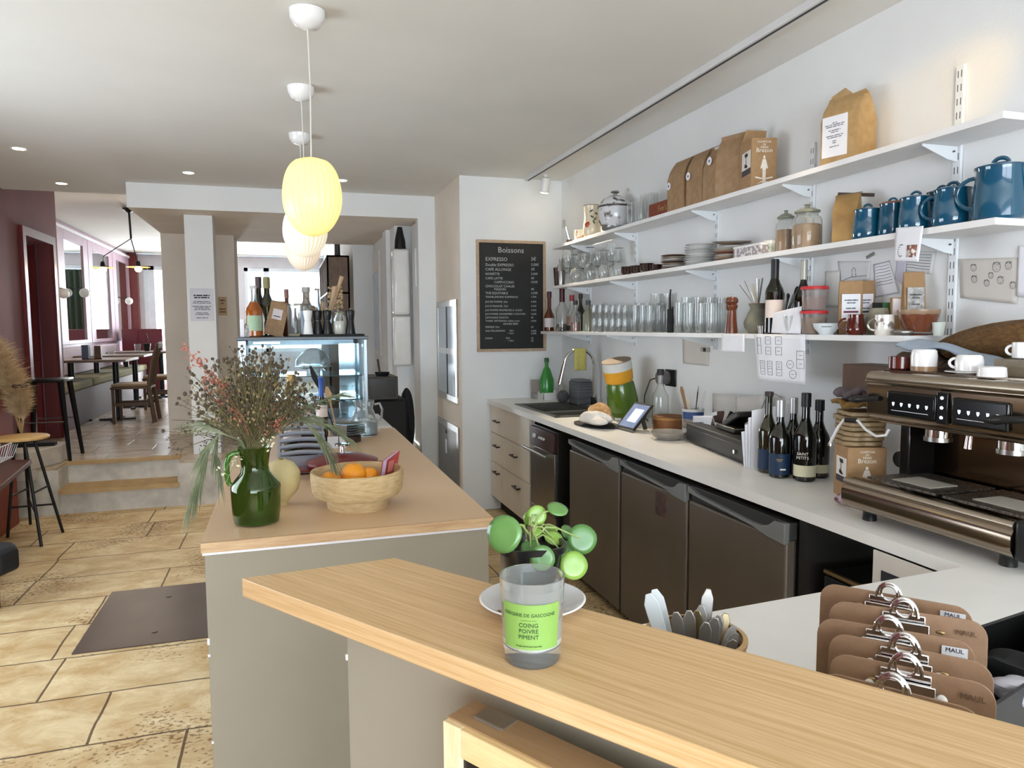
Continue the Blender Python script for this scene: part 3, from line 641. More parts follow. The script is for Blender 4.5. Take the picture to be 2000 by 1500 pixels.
MB().lathe([(r*.1, h*1.5), (r*.1, h*1.58), (r*.26, h*1.62), (r*.24, h*1.68), (.001, h*1.7)], n=16).build('knob', STEEL, t)
MB().lathe([(r*1.035, h*.98), (r*1.05, h*1.02), (r*1.035, h*1.06)], n=28, cap=False).build('band', mat('dark_band', '4a4440', .3), t)
MB().lathe([(r*.68, -.0), (r*.78, h*.1), (r*.8, h*.2)], n=28, cap=False).build('foot_band', mat('steel_band', '8a8a88', .3, .6), t)
i = 0
for (x, X, hh) in ((1232, 2.05, 42), (1240, 2.12, 50), (1250, 2.05, 50), (1256, 2.12, 58), (1266, 2.05, 52), (1274, 2.12, 56)):
    q = s1(x, X); glass_thing('tall', 'clear tall glass on the top shelf between the tureen and the red box', mpx(q, hh), mpx(q, 9), q, 'tall glasses on the top shelf'); i += 1
# red box with gilt lettering lying between glasses and kraft bags
pa, pb = px(1267, 420, 2.03), px(1322, 402, 2.03)
t = thing('red_box', 'rust red box with gilt lettering on the top shelf beside the tall glasses', 'box', (0, 0, 0))
hb = mpx(pa, 27)
MB().bx(2.03, 2.16, pb.y-.02, pa.y, Z1, Z1+hb).build('body', mat('rust_red_card', '7d3a26', .6), t, bevel=.003)
text('gilt_lettering', "Fee's", hb*.6, mat('gilt', 'b89a60', .4, .4), t, frameM((2.029, (pa.y+pb.y)/2, Z1+hb*.5), (0, -1, 0), (0, 0, 1)))
# kraft bags
def sticker_on(t, r, x, y, z, m_=PAPER, dark=True):
    MB().cyl(r, 0, .001, c=(x, y, z), n=24, M=Matrix.Rotation(R(90), 3, 'X')).build('round_sticker', m_, t)
    if dark: MB().cyl(r*.35, 0, .0006, c=(x, y-.001, z), n=7, M=Matrix.Rotation(R(90), 3, 'X')).build('sticker_print', mat('slate_print', '5a6478', .7), t)
FR = R(-90)       # local -y looks towards -X (room side)
for i, (x0, x1, yt, yb, dep) in enumerate(((1314, 1352, 303, 404, 0), (1351, 1388, 290, 396, 0), (1384, 1416, 283, 386, 0))):
    q = s1((x0+x1)/2, 2.08); w_ = abs(px(x0, 400, 2.03).y-px(x1, 400, 2.03).y); hh = mpx(q, yb-yt)*1.02
    t = kraft_bag('coffee_bag', ['brown kraft coffee bag at the left of the four beside the red box', 'second kraft coffee bag from the red box', 'third kraft coffee bag, round sticker near its top'][i], (2.085, q.y, Z1), w_*.86, .115, hh, KRAFT, FR, 'flap', 'kraft coffee bags with round stickers')
    sticker_on(t, .02, [-w_*.33, -w_*.3, .0][i], -.0625, hh*[.5, .55, .72][i])
q = s1(1432, 2.08)
t = kraft_bag('coffee_bag', 'tallest kraft coffee bag with a rolled top and tin tie beside the printed box', (2.10, q.y+.03, Z1), .155, .11, mpx(q, 122), KRAFT, FR+R(20), 'roll', 'kraft coffee bags with round stickers')
# printed kraft box
pa, pb = px(1438, 362, 2.0), px(1528, 330, 2.02)
def printed_box(name, label, loc, rz, w_, d, h, flap=True, handle=False):
    t = thing(name, label, 'box', loc, rz)
    MB().bx(-w_/2, w_/2, -d/2, d/2, 0, h).build('body', KRAFTC, t, bevel=.002)
    if flap: MB().prism([(-w_/2, d/2, h), (w_/2, d/2, h), (w_*.42, d*.2, h+.055), (-w_*.38, d*.25, h+.06)], (0, 0, .002)).build('open_flap', KRAFTC, t)
    WI = mat('white_print', 'ece6da', .7)
    M1 = frameM((0, -d/2-.0006, h*.90), (1, 0, 0), (0, 0, 1))
    text('lettering', 'COMPTOIR\nDE\nPIERRE', h*.055, WI, t, frameM((0, -d/2-.0006, h*.86), (1, 0, 0), (0, 0, 1)))
    text('brand_lettering', 'Brezon', h*.12, WI, t, frameM((0, -d/2-.0006, h*.745), (1, 0, 0), (0, 0, 1)))
    fg = MB(); y = -d/2-.0008
    def poly(pts): fg.prism([(a*w_, y, b*h) for a, b in pts], (0, -.0004, 0))
    poly([(-.03, .64), (.03, .64), (.04, .58), (-.04, .58)]); poly([(-.06, .57), (.06, .57), (.15, .38), (.09, .38), (.07, .42), (.07, .34), (-.07, .34), (-.07, .42), (-.09, .38), (-.15, .38)])
    poly([(-.06, .335), (-.005, .335), (-.01, .08), (-.06, .08)]); poly([(.06, .335), (.005, .335), (.01, .08), (.06, .08)])
    poly([(-.34, .22), (-.08, .19), (-.08, .165), (-.34, .19)]); poly([(.34, .22), (.08, .19), (.08, .165), (.34, .19)]); poly([(-.32, .06), (-.08, .13), (-.08, .105)]); poly([(.32, .06), (.08, .13), (.08, .105)])
    fg.build('printed_figure', WI, t)
    # white panel with the black lamp-like mark on the left face
    x = -w_/2
    MB().bx(x-.001, x, -d*.42, d*.3, h*.42, h*.78).build('side_panel', mat('panel_white', 'e6e2da', .7), t)
    MB().bx(x-.001, x, -d*.42, d*.3, h*.30, h*.42).build('side_band', mat('aubergine_print', '3c3540', .7), t)
    k = MB(); zz = lambda v: h*(.44+.32*v); yy = lambda u: -d*.06-u*d*.22
    for pts in ([(-.6, .95), (.5, .95), (.7, .72), (-.4, .72)], [(-.08, .72), (.12, .72), (.05, .55), (.15, .3), (-.05, .3), (-.1, .55)], [(-.6, .1), (-.45, .32), (.1, .26), (.6, .1), (.5, .02), (-.2, .04)]):
        k.prism([(x-.0012, yy(u), zz(v)) for u, v in pts], (-.0005, 0, 0))
    k.build('panel_mark', DINK, t)
    return t
w_ = .20
q = px(1482, 350, 2.0)
printed_box('coffee_box', 'open printed kraft coffee box standing on the top shelf', (2.085, px(1480, 350, 2.085).y, Z1), R(-16), .115, .15, mpx(q, 97))
q = s1(1641, 2.08)
t = kraft_bag('coffee_bag', 'large kraft coffee bag with a white printed label standing alone', (2.09, q.y, Z1), .15, .12, mpx(q, 138), mat('golden_kraft', 'b39468', .7, c2='a6875a', scale=30, bump=.1, bscale=80), R(-75), 'peak')
hh = mpx(q, 138)
MB().box((-.015, -.0635, hh*.38), (.105, .001, hh*.56)).build('paper_label', PAPER, t)
bars('label_print', t, frameM((-.015, -.0645, hh*.40), (1, 0, 0), (0, 0, 1)), (.2, .8, .7, 0, .5, .3, 0, .7, .6, 0, .15, .15, 0, .4), .10, .0068, INK)
# ---------------------------------------------------------------- middle shelf
def s2(x, X=2.07): return shelf_pt(x, X, Z2)
q = s2(1096, 2.05)
t = thing('cocktail_shaker', 'steel cocktail shaker at the chalkboard end of the middle shelf', 'shaker', q); r = mpx(q, 9); h = mpx(q, 52)
MB().lathe([(r*.75, 0), (r, h*.55), (r*.9, h*.62)], n=20).build('tin', STEEL, t)
MB().lathe([(r*.98, h*.56), (r*.85, h*.75), (r*.42, h*.86), (r*.42, h), (r*.3, h*1.01)], n=20).build('cap', CHROME, t)
q = s2(1087, 2.03)
t = thing('bar_jigger', 'dark slim double ended measure beside the cocktail shaker', 'measure', q); r = mpx(q, 6)
MB().lathe([(r*.6, 0), (r, mpx(q, 36)), (r*.8, mpx(q, 37))], n=16).build('body', mat('dark_bronze', '3c2c28', .35, .6), t)
for row, X in enumerate((2.02, 2.12)):
    for x in range(1110 if row == 0 else 1106, 1212, 14 if row == 0 else 16):
        q = s2(x, X); wine_glass('stemmed wine glass among the crowd on the middle shelf', mpx(q, 56 if (x//2) % 3 else 66), mpx(q, 12), q, 'wine glasses on the middle shelf', flip=(x//2) % 2 == 0)
CUPB = mat('dark_brown_glaze', '2e1a14', .2, coat=.6)
for i, (x, X, n) in enumerate(((1226, 2.03, 3), (1243, 2.05, 3), (1262, 2.03, 3), (1280, 2.05, 2))):
    q = s2(x, X); r = mpx(q, 14)
    for k in range(n):
        o = MB().lathe(glassy([(r*.5, 0), (r*.9, .012), (r, .03)], .002), n=20, cap=False).build('coffee_bowl', CUPB, loc=(q.x, q.y, Z2+k*.0125))
        tag(o, f"brown coffee bowl, {['lowest', 'middle', 'top'][k] if n > 2 else ['lower', 'upper'][k]} in the {['first', 'second', 'third', 'fourth'][i]} stack from the wine glasses", 'bowl', 'dark brown bowls')
BROWNP = mat('brown_rimmed_plate', 'b9aea2', .25, c2='8a7566', scale=9); GREYP = mat('pale_grey_plate', 'd6d6d2', .2, coat=.4)
EDGEP = mat('dark_edged_plate', '6a5044', .3)
q = s2(1314, 2.08); stack_of('dessert_plate', 'plate', lambda i, n: f'brown edged side plate, {nth(i, n)} in the shortest plate stack', 7, (2.08, q.y, Z2), mpx(q, 24), .0115, [EDGEP, GREYP, BROWNP], 'brown edged side plates', .012)
q = s2(1364, 2.08); stack_of('dinner_plate', 'plate', lambda i, n: f'pale grey plate, {nth(i, n)} in the tallest plate stack', 9, (2.08, q.y, Z2), mpx(q, 28), .0125, [GREYP, WHITEC, GREYP], 'pale plates in the tallest stack', .012)
q = s2(1417, 2.08); stack_of('stoneware_plate', 'plate', lambda i, n: f'rust and cream stoneware plate, {nth(i, n)} in the stack beside the patterned box', 6, (2.09, q.y, Z2), mpx(q, 27), .0115, [mat('rust_plate', '8a5648', .4), mat('cream_plate', 'c4b29a', .4), GREYP], 'stoneware plates beside the patterned box', .012)
o = plate(mpx(q, 37), None, .014).build('serving_dish', mat('grey_brown_dish', '77685c', .4)); o.location = (2.085, q.y-.03, Z2+.083); o.rotation_euler = (R(7), R(-4), 0); tag(o, 'wide grey brown serving dish resting tilted on top of the stoneware plates', 'dish')
pa, pb = px(1427, 500, 2.0), px(1486, 490, 2.0)
t = thing('patterned_box', 'low white box with a grey pattern lying on the middle shelf edge', 'box', (0, 0, 0)); hb = mpx(pa, 22)
MB().bx(2.0, 2.1, pb.y, pa.y-.02, Z2, Z2+hb).build('body', mat('grey_print_box', 'cfcbcd', .6, c2='8d878c', scale=60, contrast=(.5, .55)), t, bevel=.002)
MB().bx(1.999, 2.1005, pb.y-.0005, pa.y-.0195, Z2+hb*.82, Z2+hb+.001).build('lid', mat('white_box_card', 'dcdadb', .6), t, bevel=.002)
q = s2(1500, 2.06)
t = thing('glass_tin', 'small pale tin between the patterned box and the storage jars', 'tin', q)
MB().cyl(mpx(q, 14), 0, mpx(q, 25), n=24).build('body', mat('pale_green_tin', 'b9beb2', .3, c2='7b8076', scale=40), t)
MB().cyl(mpx(q, 14.6), mpx(q, 22), mpx(q, 28), n=24).build('lid', GREYP, t)
def storage_jar(label, x, X, wpx, hpx, fill, rows=True):
    q = s2(x, X); r = mpx(q, wpx/2); h = mpx(q, hpx)
    t = thing('storage_jar', label, 'jar', q, 0, 'glass storage jars')
    MB().lathe(glassy([(r*.95, 0), (r, .005), (r, h*.62), (r*.9, h*.70), (r*.72, h*.74), (r*.72, h*.79)], .003), n=28, cap=False).build('body', GLASS, t)
    MB().lathe([(r*.74, h*.79), (r*.86, h*.8), (r*.86, h*.84), (r*.5, h*.9), (r*.2, h*.92), (r*.16, h*.95), (r*.24, h*.98), (r*.001, h*1.0)], n=24).build('lid', mat('greenish_glass', 'b8bba8', .08, trans=.6), t)
    n = 30; rf = lambda a, zz: 1+.03*math.sin(a*14)
    MB().lathe([(r*.9, .006), (r*.92, h*.2), (r*.92, h*.52), (r*.8, h*.55)], n=84, rfun=rf).build('contents', fill, t)
SPAG = mat('straw_contents', 'c9a270', .6, c2='9c754a', scale=30, stretch=(1, 1, .05), contrast=(.4, .6))
storage_jar('smaller lidded glass jar of brown sticks behind the larger jar', 1530, 2.10, 38, 86, SPAG)
storage_jar('larger lidded glass jar of brown sticks beside the foil bag', 1571, 2.05, 56, 88, SPAG)
q = s2(1655, 2.06)
FOIL = mat('gold_foil_kraft', 'c9a468', .4, .25, c2='94744a', scale=7, bump=.5, bscale=12)
t = kraft_bag('coffee_bag', 'crumpled golden bag folded over with a clip beside the blue pots', (2.075, px(1640, 470, 2.04).y, Z2), .085, .10, mpx(q, 100), FOIL, R(-55), 'flap')
MB().box((.02, .03, mpx(q, 98)), (.13, .012, .012), Matrix.Rotation(R(8), 3, 'Y')).build('clip', mat('dark_clip', '4a3a30', .5), t)
def blue_pot(label, x, X, wpx, hpx, hang, spout=False, lid=True, wood=False, taper=.88):
    q = s2(x, X); r = mpx(q, wpx/2)*.96; h = mpx(q, hpx)
    t = thing('enamel_pot', label, 'pot', (X, q.y, Z2), 0, 'blue enamel pots')
    hb = h*.78
    pf = [(r*.9, 0), (r, .008), (r, hb*.25), (r*.98, hb*.5), (r*taper, hb*.93), (r*(taper+.04), hb)]
    MB().lathe([(1e-6, 0)]+pf+[(a-.003, z) for a, z in pf[::-1]]+[(1e-6, .003)], n=32, cap=False).build('body', BLUEM, t)
    lm = mat('wood_lid', '7a4a34', .5) if wood else mat('petrol_lid', '0c4560', .12, coat=1)
    ld = MB().lathe([(r*(taper+.07), hb*.99), (r*(taper+.07), hb*1.02), (r*.7, hb*1.06), (r*.2, hb*1.09), (.001, hb*1.09)], n=32).build('lid', lm, t)
    k = r*.3; a0 = math.atan2(1, -.55)
    MB().tube([(k*math.cos(u)*math.cos(a0), k*math.cos(u)*math.sin(a0), hb*1.06+k*.95*math.sin(u)) for u in [math.pi*j/10 for j in range(11)]], r*.085, 8).build('lid_loop', lm if not wood else BLUEM, ld)
    hr = hb*.3; c_, s_ = math.cos(hang), math.sin(hang)
    pts = [((r*.93+hr*1.0*math.sin(u))*c_, (r*.93+hr*1.0*math.sin(u))*s_, hb*.56+hr*math.cos(u)) for u in [math.pi*j/10 for j in range(11)]]
    MB().tube(pts, r*.09, 10).build('handle', BLUEM, t)
    if spout:
        MB().tube([(-(r*.8)*c_, -(r*.8)*s_, hb*.35), (-(r*1.25)*c_, -(r*1.25)*s_, hb*.6), (-(r*1.6)*c_, -(r*1.6)*s_, hb*.95)], [r*.3, r*.18, r*.11], 12).build('spout', BLUEM, t)
    return t
AW = math.atan2(1, -.55)      # handle pointing to the left of the picture
blue_pot('blue enamel pot next to the golden bag, farthest of the row', 1687, 2.045, 56, 74, R(60))
blue_pot('blue enamel pot with a rust brown lid edge, second of the row', 1735, 2.06, 52, 82, R(60), wood=True)
blue_pot('blue enamel pot behind the hanging card, third of the row', 1779, 2.03, 62, 84, R(-20))
blue_pot('blue enamel pot at the wall behind the row, only its lid showing', 1829, 2.13, 60, 99, R(-60))
blue_pot('blue enamel pot with a side handle just left of the coffeepot', 1850, 2.04, 74, 92, AW)
blue_pot('largest blue enamel coffeepot with a spout at the near shelf end', 1940, 2.05, 96, 130, AW, spout=True, taper=.9)
# ---------------------------------------------------------------- lowest shelf
def s3(x, X=2.05): return shelf_pt(x, X, Z3)
AMB = mat('amber_spirit', '5a2c14', .1, coat=.3); ROSE = mat('copper_spirit', 'a5603c', .1)
CLEARL = mat('pale_label', 'd9cfd0', .6); CAPR = mat('dark_red_cap', '4a1a1c', .4); CAPK = mat('black_cap', '151314', .4); CAPRR = mat('red_cap', '8c2028', .4)
q = s3(1073, 2.02); bottle('spirit_bottle', 'dark amber spirit bottle with a pale label, farthest left on the lowest shelf', q, mpx(q, 10), mpx(q, 76), AMB, CAPR, CLEARL, (.1, .33), rz=face_rz(q), body=.35, capz=.85)
q = s3(1098, 2.04); bottle('spirit_bottle', 'tall clear bottle with a long dark capsule, second from the chalkboard', q, mpx(q, 12), mpx(q, 86), GLASS, CAPR, None, body=.45, capz=.66, liquid=(mat('thin_amber', '6e5644', .1), .16))
q = s3(1117, 2.05); bottle('spirit_bottle', 'clear bottle with a red cap and copper coloured spirit', q, mpx(q, 11), mpx(q, 70), GLASS, CAPRR, mat('black_label', '1a1516', .5), (.03, .16), rz=face_rz(q), body=.45, capz=.84, liquid=(ROSE, .42))
q = s3(1124, 2.01); bottle('spirit_bottle', 'clear bottle with a brown cap in front of the black capped bottle', q, mpx(q, 10), mpx(q, 60), GLASS, mat('brown_cap', '3a2a28', .5), None, body=.5, capz=.86, liquid=(mat('rust_spirit', '945436', .1), .3))
q = s3(1134, 2.10); bottle('spirit_bottle', 'black bottle with a gold neck band standing behind the clear bottles', q, mpx(q, 9), mpx(q, 72), WINE, CAPK, None, body=.5, capz=.88)
q = s3(1149, 2.03); bottle('spirit_bottle', 'greenish clear bottle with a grey cap beside the first bright glasses', q, mpx(q, 11), mpx(q, 60), mat('greenish_glass', 'b8bba8', .08, trans=.6), mat('grey_cap', '3c4044', .4), None, body=.55, capz=.86)
q = s3(1088, 1.975); 
t = thing('bar_strainer', 'small steel strainer lying in front of the spirit bottles', 'strainer', q); MB().lathe(glassy([(.004, 0), (.02, .004), (.03, .03)], .002), n=20, cap=False).build('cup', CHROME, t); MB().tube([(.02, 0, .02), (.08, 0, .03)], .003, 6).build('handle', CHROME, t)
i = 0
for X, xs in ((1.985, range(1160, 1232, 12)), (2.06, range(1158, 1238, 13)), (2.13, range(1160, 1240, 14))):
    for x in xs:
        q = s3(x, X); glass_thing('small', 'small stacked tulip tumbler in the brightly lit rows on the lowest shelf', mpx(q, 27), mpx(q, 6.2), q, 'small tumblers under the track light')
        glass_thing('small', 'small stacked tulip tumbler in the brightly lit rows on the lowest shelf', mpx(q, 25), mpx(q, 6), (q.x, q.y, Z3+mpx(q, 27)+.001), 'small tumblers under the track light')
for X, xs in ((1.98, (1240, 1254, 1268)), (2.06, (1244, 1258, 1274, 1287)), (2.13, (1248, 1264, 1280, 1294))):
    for x in xs: q = s3(x, X); glass_thing('tumbler', 'clear straight tumbler between the lit glasses and the black handset', mpx(q, 52 if X < 2.1 else 56), mpx(q, 7), q, 'straight tumblers left of the handset')
for x in (1280, 1302): q = s3(x, 2.13); glass_thing('mason', 'taller clear jar glass at the wall behind the black handset', mpx(q, 74), mpx(q, 12), (q.x, q.y, Z3+.001), 'tall jars behind the handset')
q = s3(1309, 1.985)
t = thing('radio_handset', 'black handset with a long aerial standing among the glasses', 'handset', q, face_rz(q)); w_ = mpx(q, 13); h = mpx(q, 46)
MB().bx(-w_/2, w_/2, -.012, .012, 0, h).build('body', MBLACK, t, bevel=.004)
MB().tube([(-w_*.1, 0, h), (-w_*.1, 0, mpx(q, 66)), (0, 0, mpx(q, 84))], [w_*.2, w_*.16, w_*.12], 8).build('aerial', BLACK, t)
MB().cyl(w_*.16, 0, mpx(q, 4), c=(w_*.32, 0, h), n=10).build('knob', BLACK, t)
for X, xs in ((1.985, (1325, 1346, 1367, 1388)), (2.07, (1332, 1354, 1376, 1398)), (2.13, (1340, 1362, 1386, 1408))):
    for x in xs: q = s3(x, X); glass_thing('tall', 'clear tall beer tumbler between the black handset and the pepper mill', mpx(q, 58 if X < 2.1 else 68), mpx(q, 10), q, 'tall tumblers left of the pepper mill')
for x in (1453, 1462): pass
q = s3(1428, 1.985)
t = thing('pepper_mill', 'turned brown wooden pepper mill with a metal tip on the lowest shelf', 'pepper mill', q); r = mpx(q, 12.2); h = mpx(q, 70)
PW = wood('walnut_mill', '74402a', '4c2616', (8, 8, 1.2), 6, .3)
MB().lathe([(r, 0), (r, h*.1), (r*.82, h*.35), (r*.72, h*.6), (r*.74, h*.64)], n=28).build('base', PW, t)
MB().lathe([(r*.74, h*.645), (r*.92, h*.72), (r*.95, h*.78), (r*.75, h*.81), (r*1.0, h*.86), (r*1.02, h*.93), (r*.8, h), (r*.2, h*1.01)], n=28).build('head', PW, t)
MB().lathe([(r*.16, h*1.0), (r*.14, h*1.07), (r*.05, h*1.09)], n=10).build('nut', CHROME, t)
# stoneware vase with cutlery
q = s3(1479, 2.05); r = mpx(q, 26); h = mpx(q, 58)
t = thing('utensil_vase', 'grey stoneware vase with ochre splash holding straws and spoons', 'vase', q)
MB().lathe([(1e-6, 0), (r*.6, 0), (r*.95, h*.2), (r, h*.38), (r*.72, h*.68), (r*.5, h*.84), (r*.66, h), (r*.56, h*.99), (r*.4, h*.84), (1e-6, h*.3)], n=28, cap=False).build('body', mat('grey_green_stoneware', '8c8a78', .6, c2='6e6c5e', scale=9), t)
MB().lathe([(r*.5, h*.93), (r*.68, h*1.005), (r*.58, h*1.01)], n=28, cap=False).build('rim', mat('ochre_glaze', '9a5c2c', .3), t)
def stick(mb, base, tip, r0, r1=None, n=6): mb.tube([base, tip], [r0, r1 or r0], n)
SILV = mat('cutlery_steel', 'b9b9b6', .18, 1)
def spoon(name, label, base, tip, w_, mat_, group, cat='spoon', kind='spoon'):
    b, tp = Vector(base), Vector(tip); d = (tp-b); L_ = d.length; d.normalize()
    side = d.cross(Vector((0, 1, 0))).normalized(); nrm = side.cross(d)
    n = 14; prof = []
    for i in range(n+1):
        u = i/n
        if kind == 'spoon': wv = .22+.78*math.exp(-((u-.86)/.1)**2) if u > .6 else .22
        elif kind == 'handle': wv = .3+.7*min(1, max(0, u-.25)/.6) if u < .93 else 1-(u-.93)/.07*.55
        else: wv = .5
        prof.append((u, wv*w_/2))
    mb = MB(); vs = []; fs = []
    for u, hw in prof:
        c = b+d*(L_*u)
        for s_, tt in ((-1, -.0007), (1, -.0007), (1, .0007), (-1, .0007)): vs.append(tuple(c+side*(s_*hw)+nrm*tt*1.5))
    for i in range(n):
        for j in range(4): a_, b_ = i*4+j, i*4+(j+1) % 4; fs.append((a_, b_, b_+4, a_+4))
    fs += [(3, 2, 1, 0), (n*4, n*4+1, n*4+2, n*4+3)]
    mb.add(vs, fs); o = mb.build(name, mat_, bevel=.0005); return tag(o, label, cat, group)
zb = Z3+h*.9; random.seed(11)
for i, (dx, hh, wd) in enumerate(((-45, 50, .004), (-33, 58, .004), (-25, 42, .005), (-14, 50, .012), (-4, 62, .004), (2, 60, .004), (10, 62, .007), (-18, 40, .005))):
    m_ = [SILV, SILV, CHROME, mat('bone_spoon', 'c9bfa6', .4), SILV, mat('dark_steel', '55524e', .3, .8), mat('dark_steel'), CHROME][i]
    k = mpx(q, 1); lat = Vector((.55, -.83, 0))
    base = q+Vector((0, 0, h*.88))+lat*(k*dx*.08)+Vector((0, 0, 0)); tip = base+lat*(dx*k*.75)+Vector((0, 0, hh*k*.9))
    mb = MB().tube([base, tip], wd/2, 6); o = mb.build('straw' if i not in (3, 6) else 'stirrer', m_)
    tag(o, 'straw or stirrer fanning out of the grey stoneware vase', 'straw', 'straws and stirrers in the stoneware vase')
# cutlery bunch behind the wine bottle in a tin
q = s3(1530, 2.12)
t = thing('cutlery_tin', 'grey tin behind the black wine bottle packed with cutlery', 'tin', q); MB().lathe(glassy([(.05, 0), (.055, .1)], .002), n=20, cap=False).build('body', STEEL, t)
for i in range(12):
    a = (i-3)/9; k = mpx(q, 1); lat = Vector((.55, -.83, 0))
    base = q+Vector((random.uniform(-.012, .012), 0, .085))+lat*(k*(a*18-4)); tip = base+lat*(k*(a*34-6))+Vector((0, random.uniform(-.02, .02), k*random.uniform(38, 56)))
    spoon('fork', 'steel fork or knife in the packed bunch behind the wine bottle', base, tip, .017, SILV if i % 3 else mat('dark_steel'), 'cutlery bunch behind the wine bottle', 'cutlery', 'handle')
q = s3(1511, 1.99)
LABW = mat('cream_wine_label', 'd9c9c0', .6)
b = bottle('wine_bottle', 'black wine bottle with a cream label standing tallest on the lowest shelf', q, mpx(q, 17.5), mpx(q, 143), WINE, CAPK, LABW, (.22, .46), rz=face_rz(q)+.15, body=.56, capz=.75)
q = s3(1567, 2.07)
bottle('wine_bottle', 'wine bottle with a silver grey capsule behind the stacked plastic tubs', q, mpx(q, 16), mpx(q, 142), WINE, mat('pale_grey_capsule', 'a9a89c', .35, .3), None, body=.5, capz=.74)
# plastic tubs with red lids
REDL = mat('translucent_red_lid', 'c0333a', .35); CLP = mat('clear_plastic', 'e8e0dc', .15, trans=.85, ior=1.2)
q = s3(1589, 2.0); r = mpx(q, 25); h = mpx(q, 46)
for k, (cm, lab, nm) in enumerate(((mat('ochre_powder', 'a58450', .8, c2='96763f', scale=30), 'lower round plastic tub with ochre contents and a red lid', 'x'), (mat('pinkish_contents', '98786e', .7), 'upper round plastic tub with a red lid stacked on the ochre one', 'x'))):
    t = thing('plastic_tub', lab, 'tub', (q.x, q.y, Z3+k*(h+.002)), 0, 'stacked plastic tubs'); 
    MB().lathe(glassy([(r*.84, 0), (r*.86, .004), (r*.97, h*.88)], .0012), n=28, cap=False).build('body', CLP, t)
    MB().lathe([(r*.80, .004), (r*.9, h*(.7 if k == 0 else .55))], n=28).build('contents', cm, t)
    MB().lathe([(r*.98, h*.86), (r*1.05, h*.87), (r*1.05, h*.95), (r*.99, h), (r*.9, h*.985), (1e-6, h*.985)], n=28).build('lid', REDL, t)
q = s3(1549, 1.985); r = mpx(q, 18); h = mpx(q, 36)
t = thing('measuring_jug', 'small clear measuring jug in front of the red lidded tubs', 'jug', q)
MB().lathe(glassy([(r*.7, 0), (r*.8, h*.05), (r, h)], .002), n=24, cap=False).build('body', GLASS, t); MB().prism([(-r*.95, -.006, h*.98), (-r*1.3, 0, h*.98), (-r*.95, .006, h*.98), (-r*.9, 0, h*.8)], (0, 0, .002)).build('spout', GLASS, t)
q = s3(1614, 1.985); r = mpx(q, 26)
t = thing('porcelain_bowl', 'small white porcelain bowl with a dark brush stroke near the shelf edge', 'bowl', q)
MB().lathe(glassy([(r*.5, 0), (r*.55, r*.1), (r*.9, r*.5), (r, r*.85)], .0025), n=28, cap=False).build('body', mat('blue_white_porcelain', 'e0e8ea', .12, coat=.6), t)
mb = MB(); on_cyl(mb, r*.93, 0, r*.62, r*.7, .005); o = mb.build('brush_stroke', DINK, t); o.rotation_euler = (0, 0, face_rz(q))
q = s3(1510, 1.975)
t = thing('drinking_cup', 'small steel cup at the shelf edge left of the wine bottle', 'cup', s3(1488, 1.975)); MB().lathe(glassy([(.014, 0), (.018, .035)], .001), n=20, cap=False).build('body', STEEL, t)
# kraft pouches with labels
def pouch(name, label, x0, x1, hpx, X, rz, labm, print_c, bandc, group=None):
    q = s3((x0+x1)/2, X); w_ = mpx(q, x1-x0); h = mpx(q, hpx)
    t = thing(name, label, 'bag', q, rz, group)
    MB().prism([(-w_/2, -.022, 0), (w_/2, -.022, 0), (w_/2, .022, 0), (-w_/2, .022, 0)], (0, 0, .001))
    mb = MB(); 
    secs = [(.022, 0), (.028, .12), (.024, .5), (.01, .85), (.004, .97), (.004, 1)]
    for s_ in (0,):
        vs = []; n = len(secs)
        for d_, zf in secs: vs += [(-w_/2, -d_, h*zf), (w_/2, -d_, h*zf), (w_/2, d_, h*zf), (-w_/2, d_, h*zf)]
        fs = [(i*4+j, i*4+(j+1) % 4, (i+1)*4+(j+1) % 4, (i+1)*4+j) for i in range(n-1) for j in range(4)]+[(3, 2, 1, 0), ((n-1)*4, (n-1)*4+1, (n-1)*4+2, (n-1)*4+3)]
        mb.add(vs, fs)
    mb.build('pouch_body', KRAFTC, t, bevel=.003)
    M1 = Matrix.Rotation(R(-3), 3, 'X')
    MB().box((0, -.0282, h*.5), (w_*.78, .001, h*.5), M1).build('label', labm, t)
    MB().box((0, -.0292, h*.42), (w_*.62, .0008, h*.035), M1).build('label_band', mat(bandc, bandc, .6) if 0 else MATS.get('band_'+bandc) or mat('band_'+bandc, bandc, .6), t)
    bars('label_print', t, frameM((0, -.0296, h*.56), (1, 0, 0), (0, 0, 1)), (.8, .5, 0, .6), w_*.7, h*.05, INK)
    return t
pouch('tea_pouch', 'kraft pouch with a white label and a maroon band', 1638, 1680, 104, 2.07, face_rz(s3(1659))+.1, PAPER, 'les thes\ndu comptoir', '6e2038', 'kraft tea pouches')
pouch('tea_pouch', 'kraft pouch with a slate band half hidden behind the maroon one', 1672, 1704, 104, 2.13, face_rz(s3(1688))+.1, PAPER, 'infusion', '3c4650', 'kraft tea pouches')
pouch('tea_pouch', 'kraft pouch with a picture label leaning behind the brown bowl', 1762, 1800, 122, 2.12, face_rz(s3(1781))+.3, mat('photo_label', 'b9b6b2', .6, c2='77736c', scale=60), 'cafe', '55504a', 'kraft tea pouches')
q = s3(1722, 2.13)
t = thing('small_carton', 'black and green carton at the wall behind the lidded pot', 'carton', q, face_rz(q)); k = mpx(q, 1)
MB().bx(-18*k, 0, -.01, .01, 0, 62*k).build('black_half', MBLACK, t); MB().bx(0, 20*k, -.01, .01, 0, 62*k).build('green_half', mat('leaf_green_card', '2e6a34', .5), t)
q = s3(1716, 2.07); r = mpx(q, 27); h = mpx(q, 52)
t = thing('stoneware_jar', 'squat sage stoneware jar behind the mugs', 'jar', q)
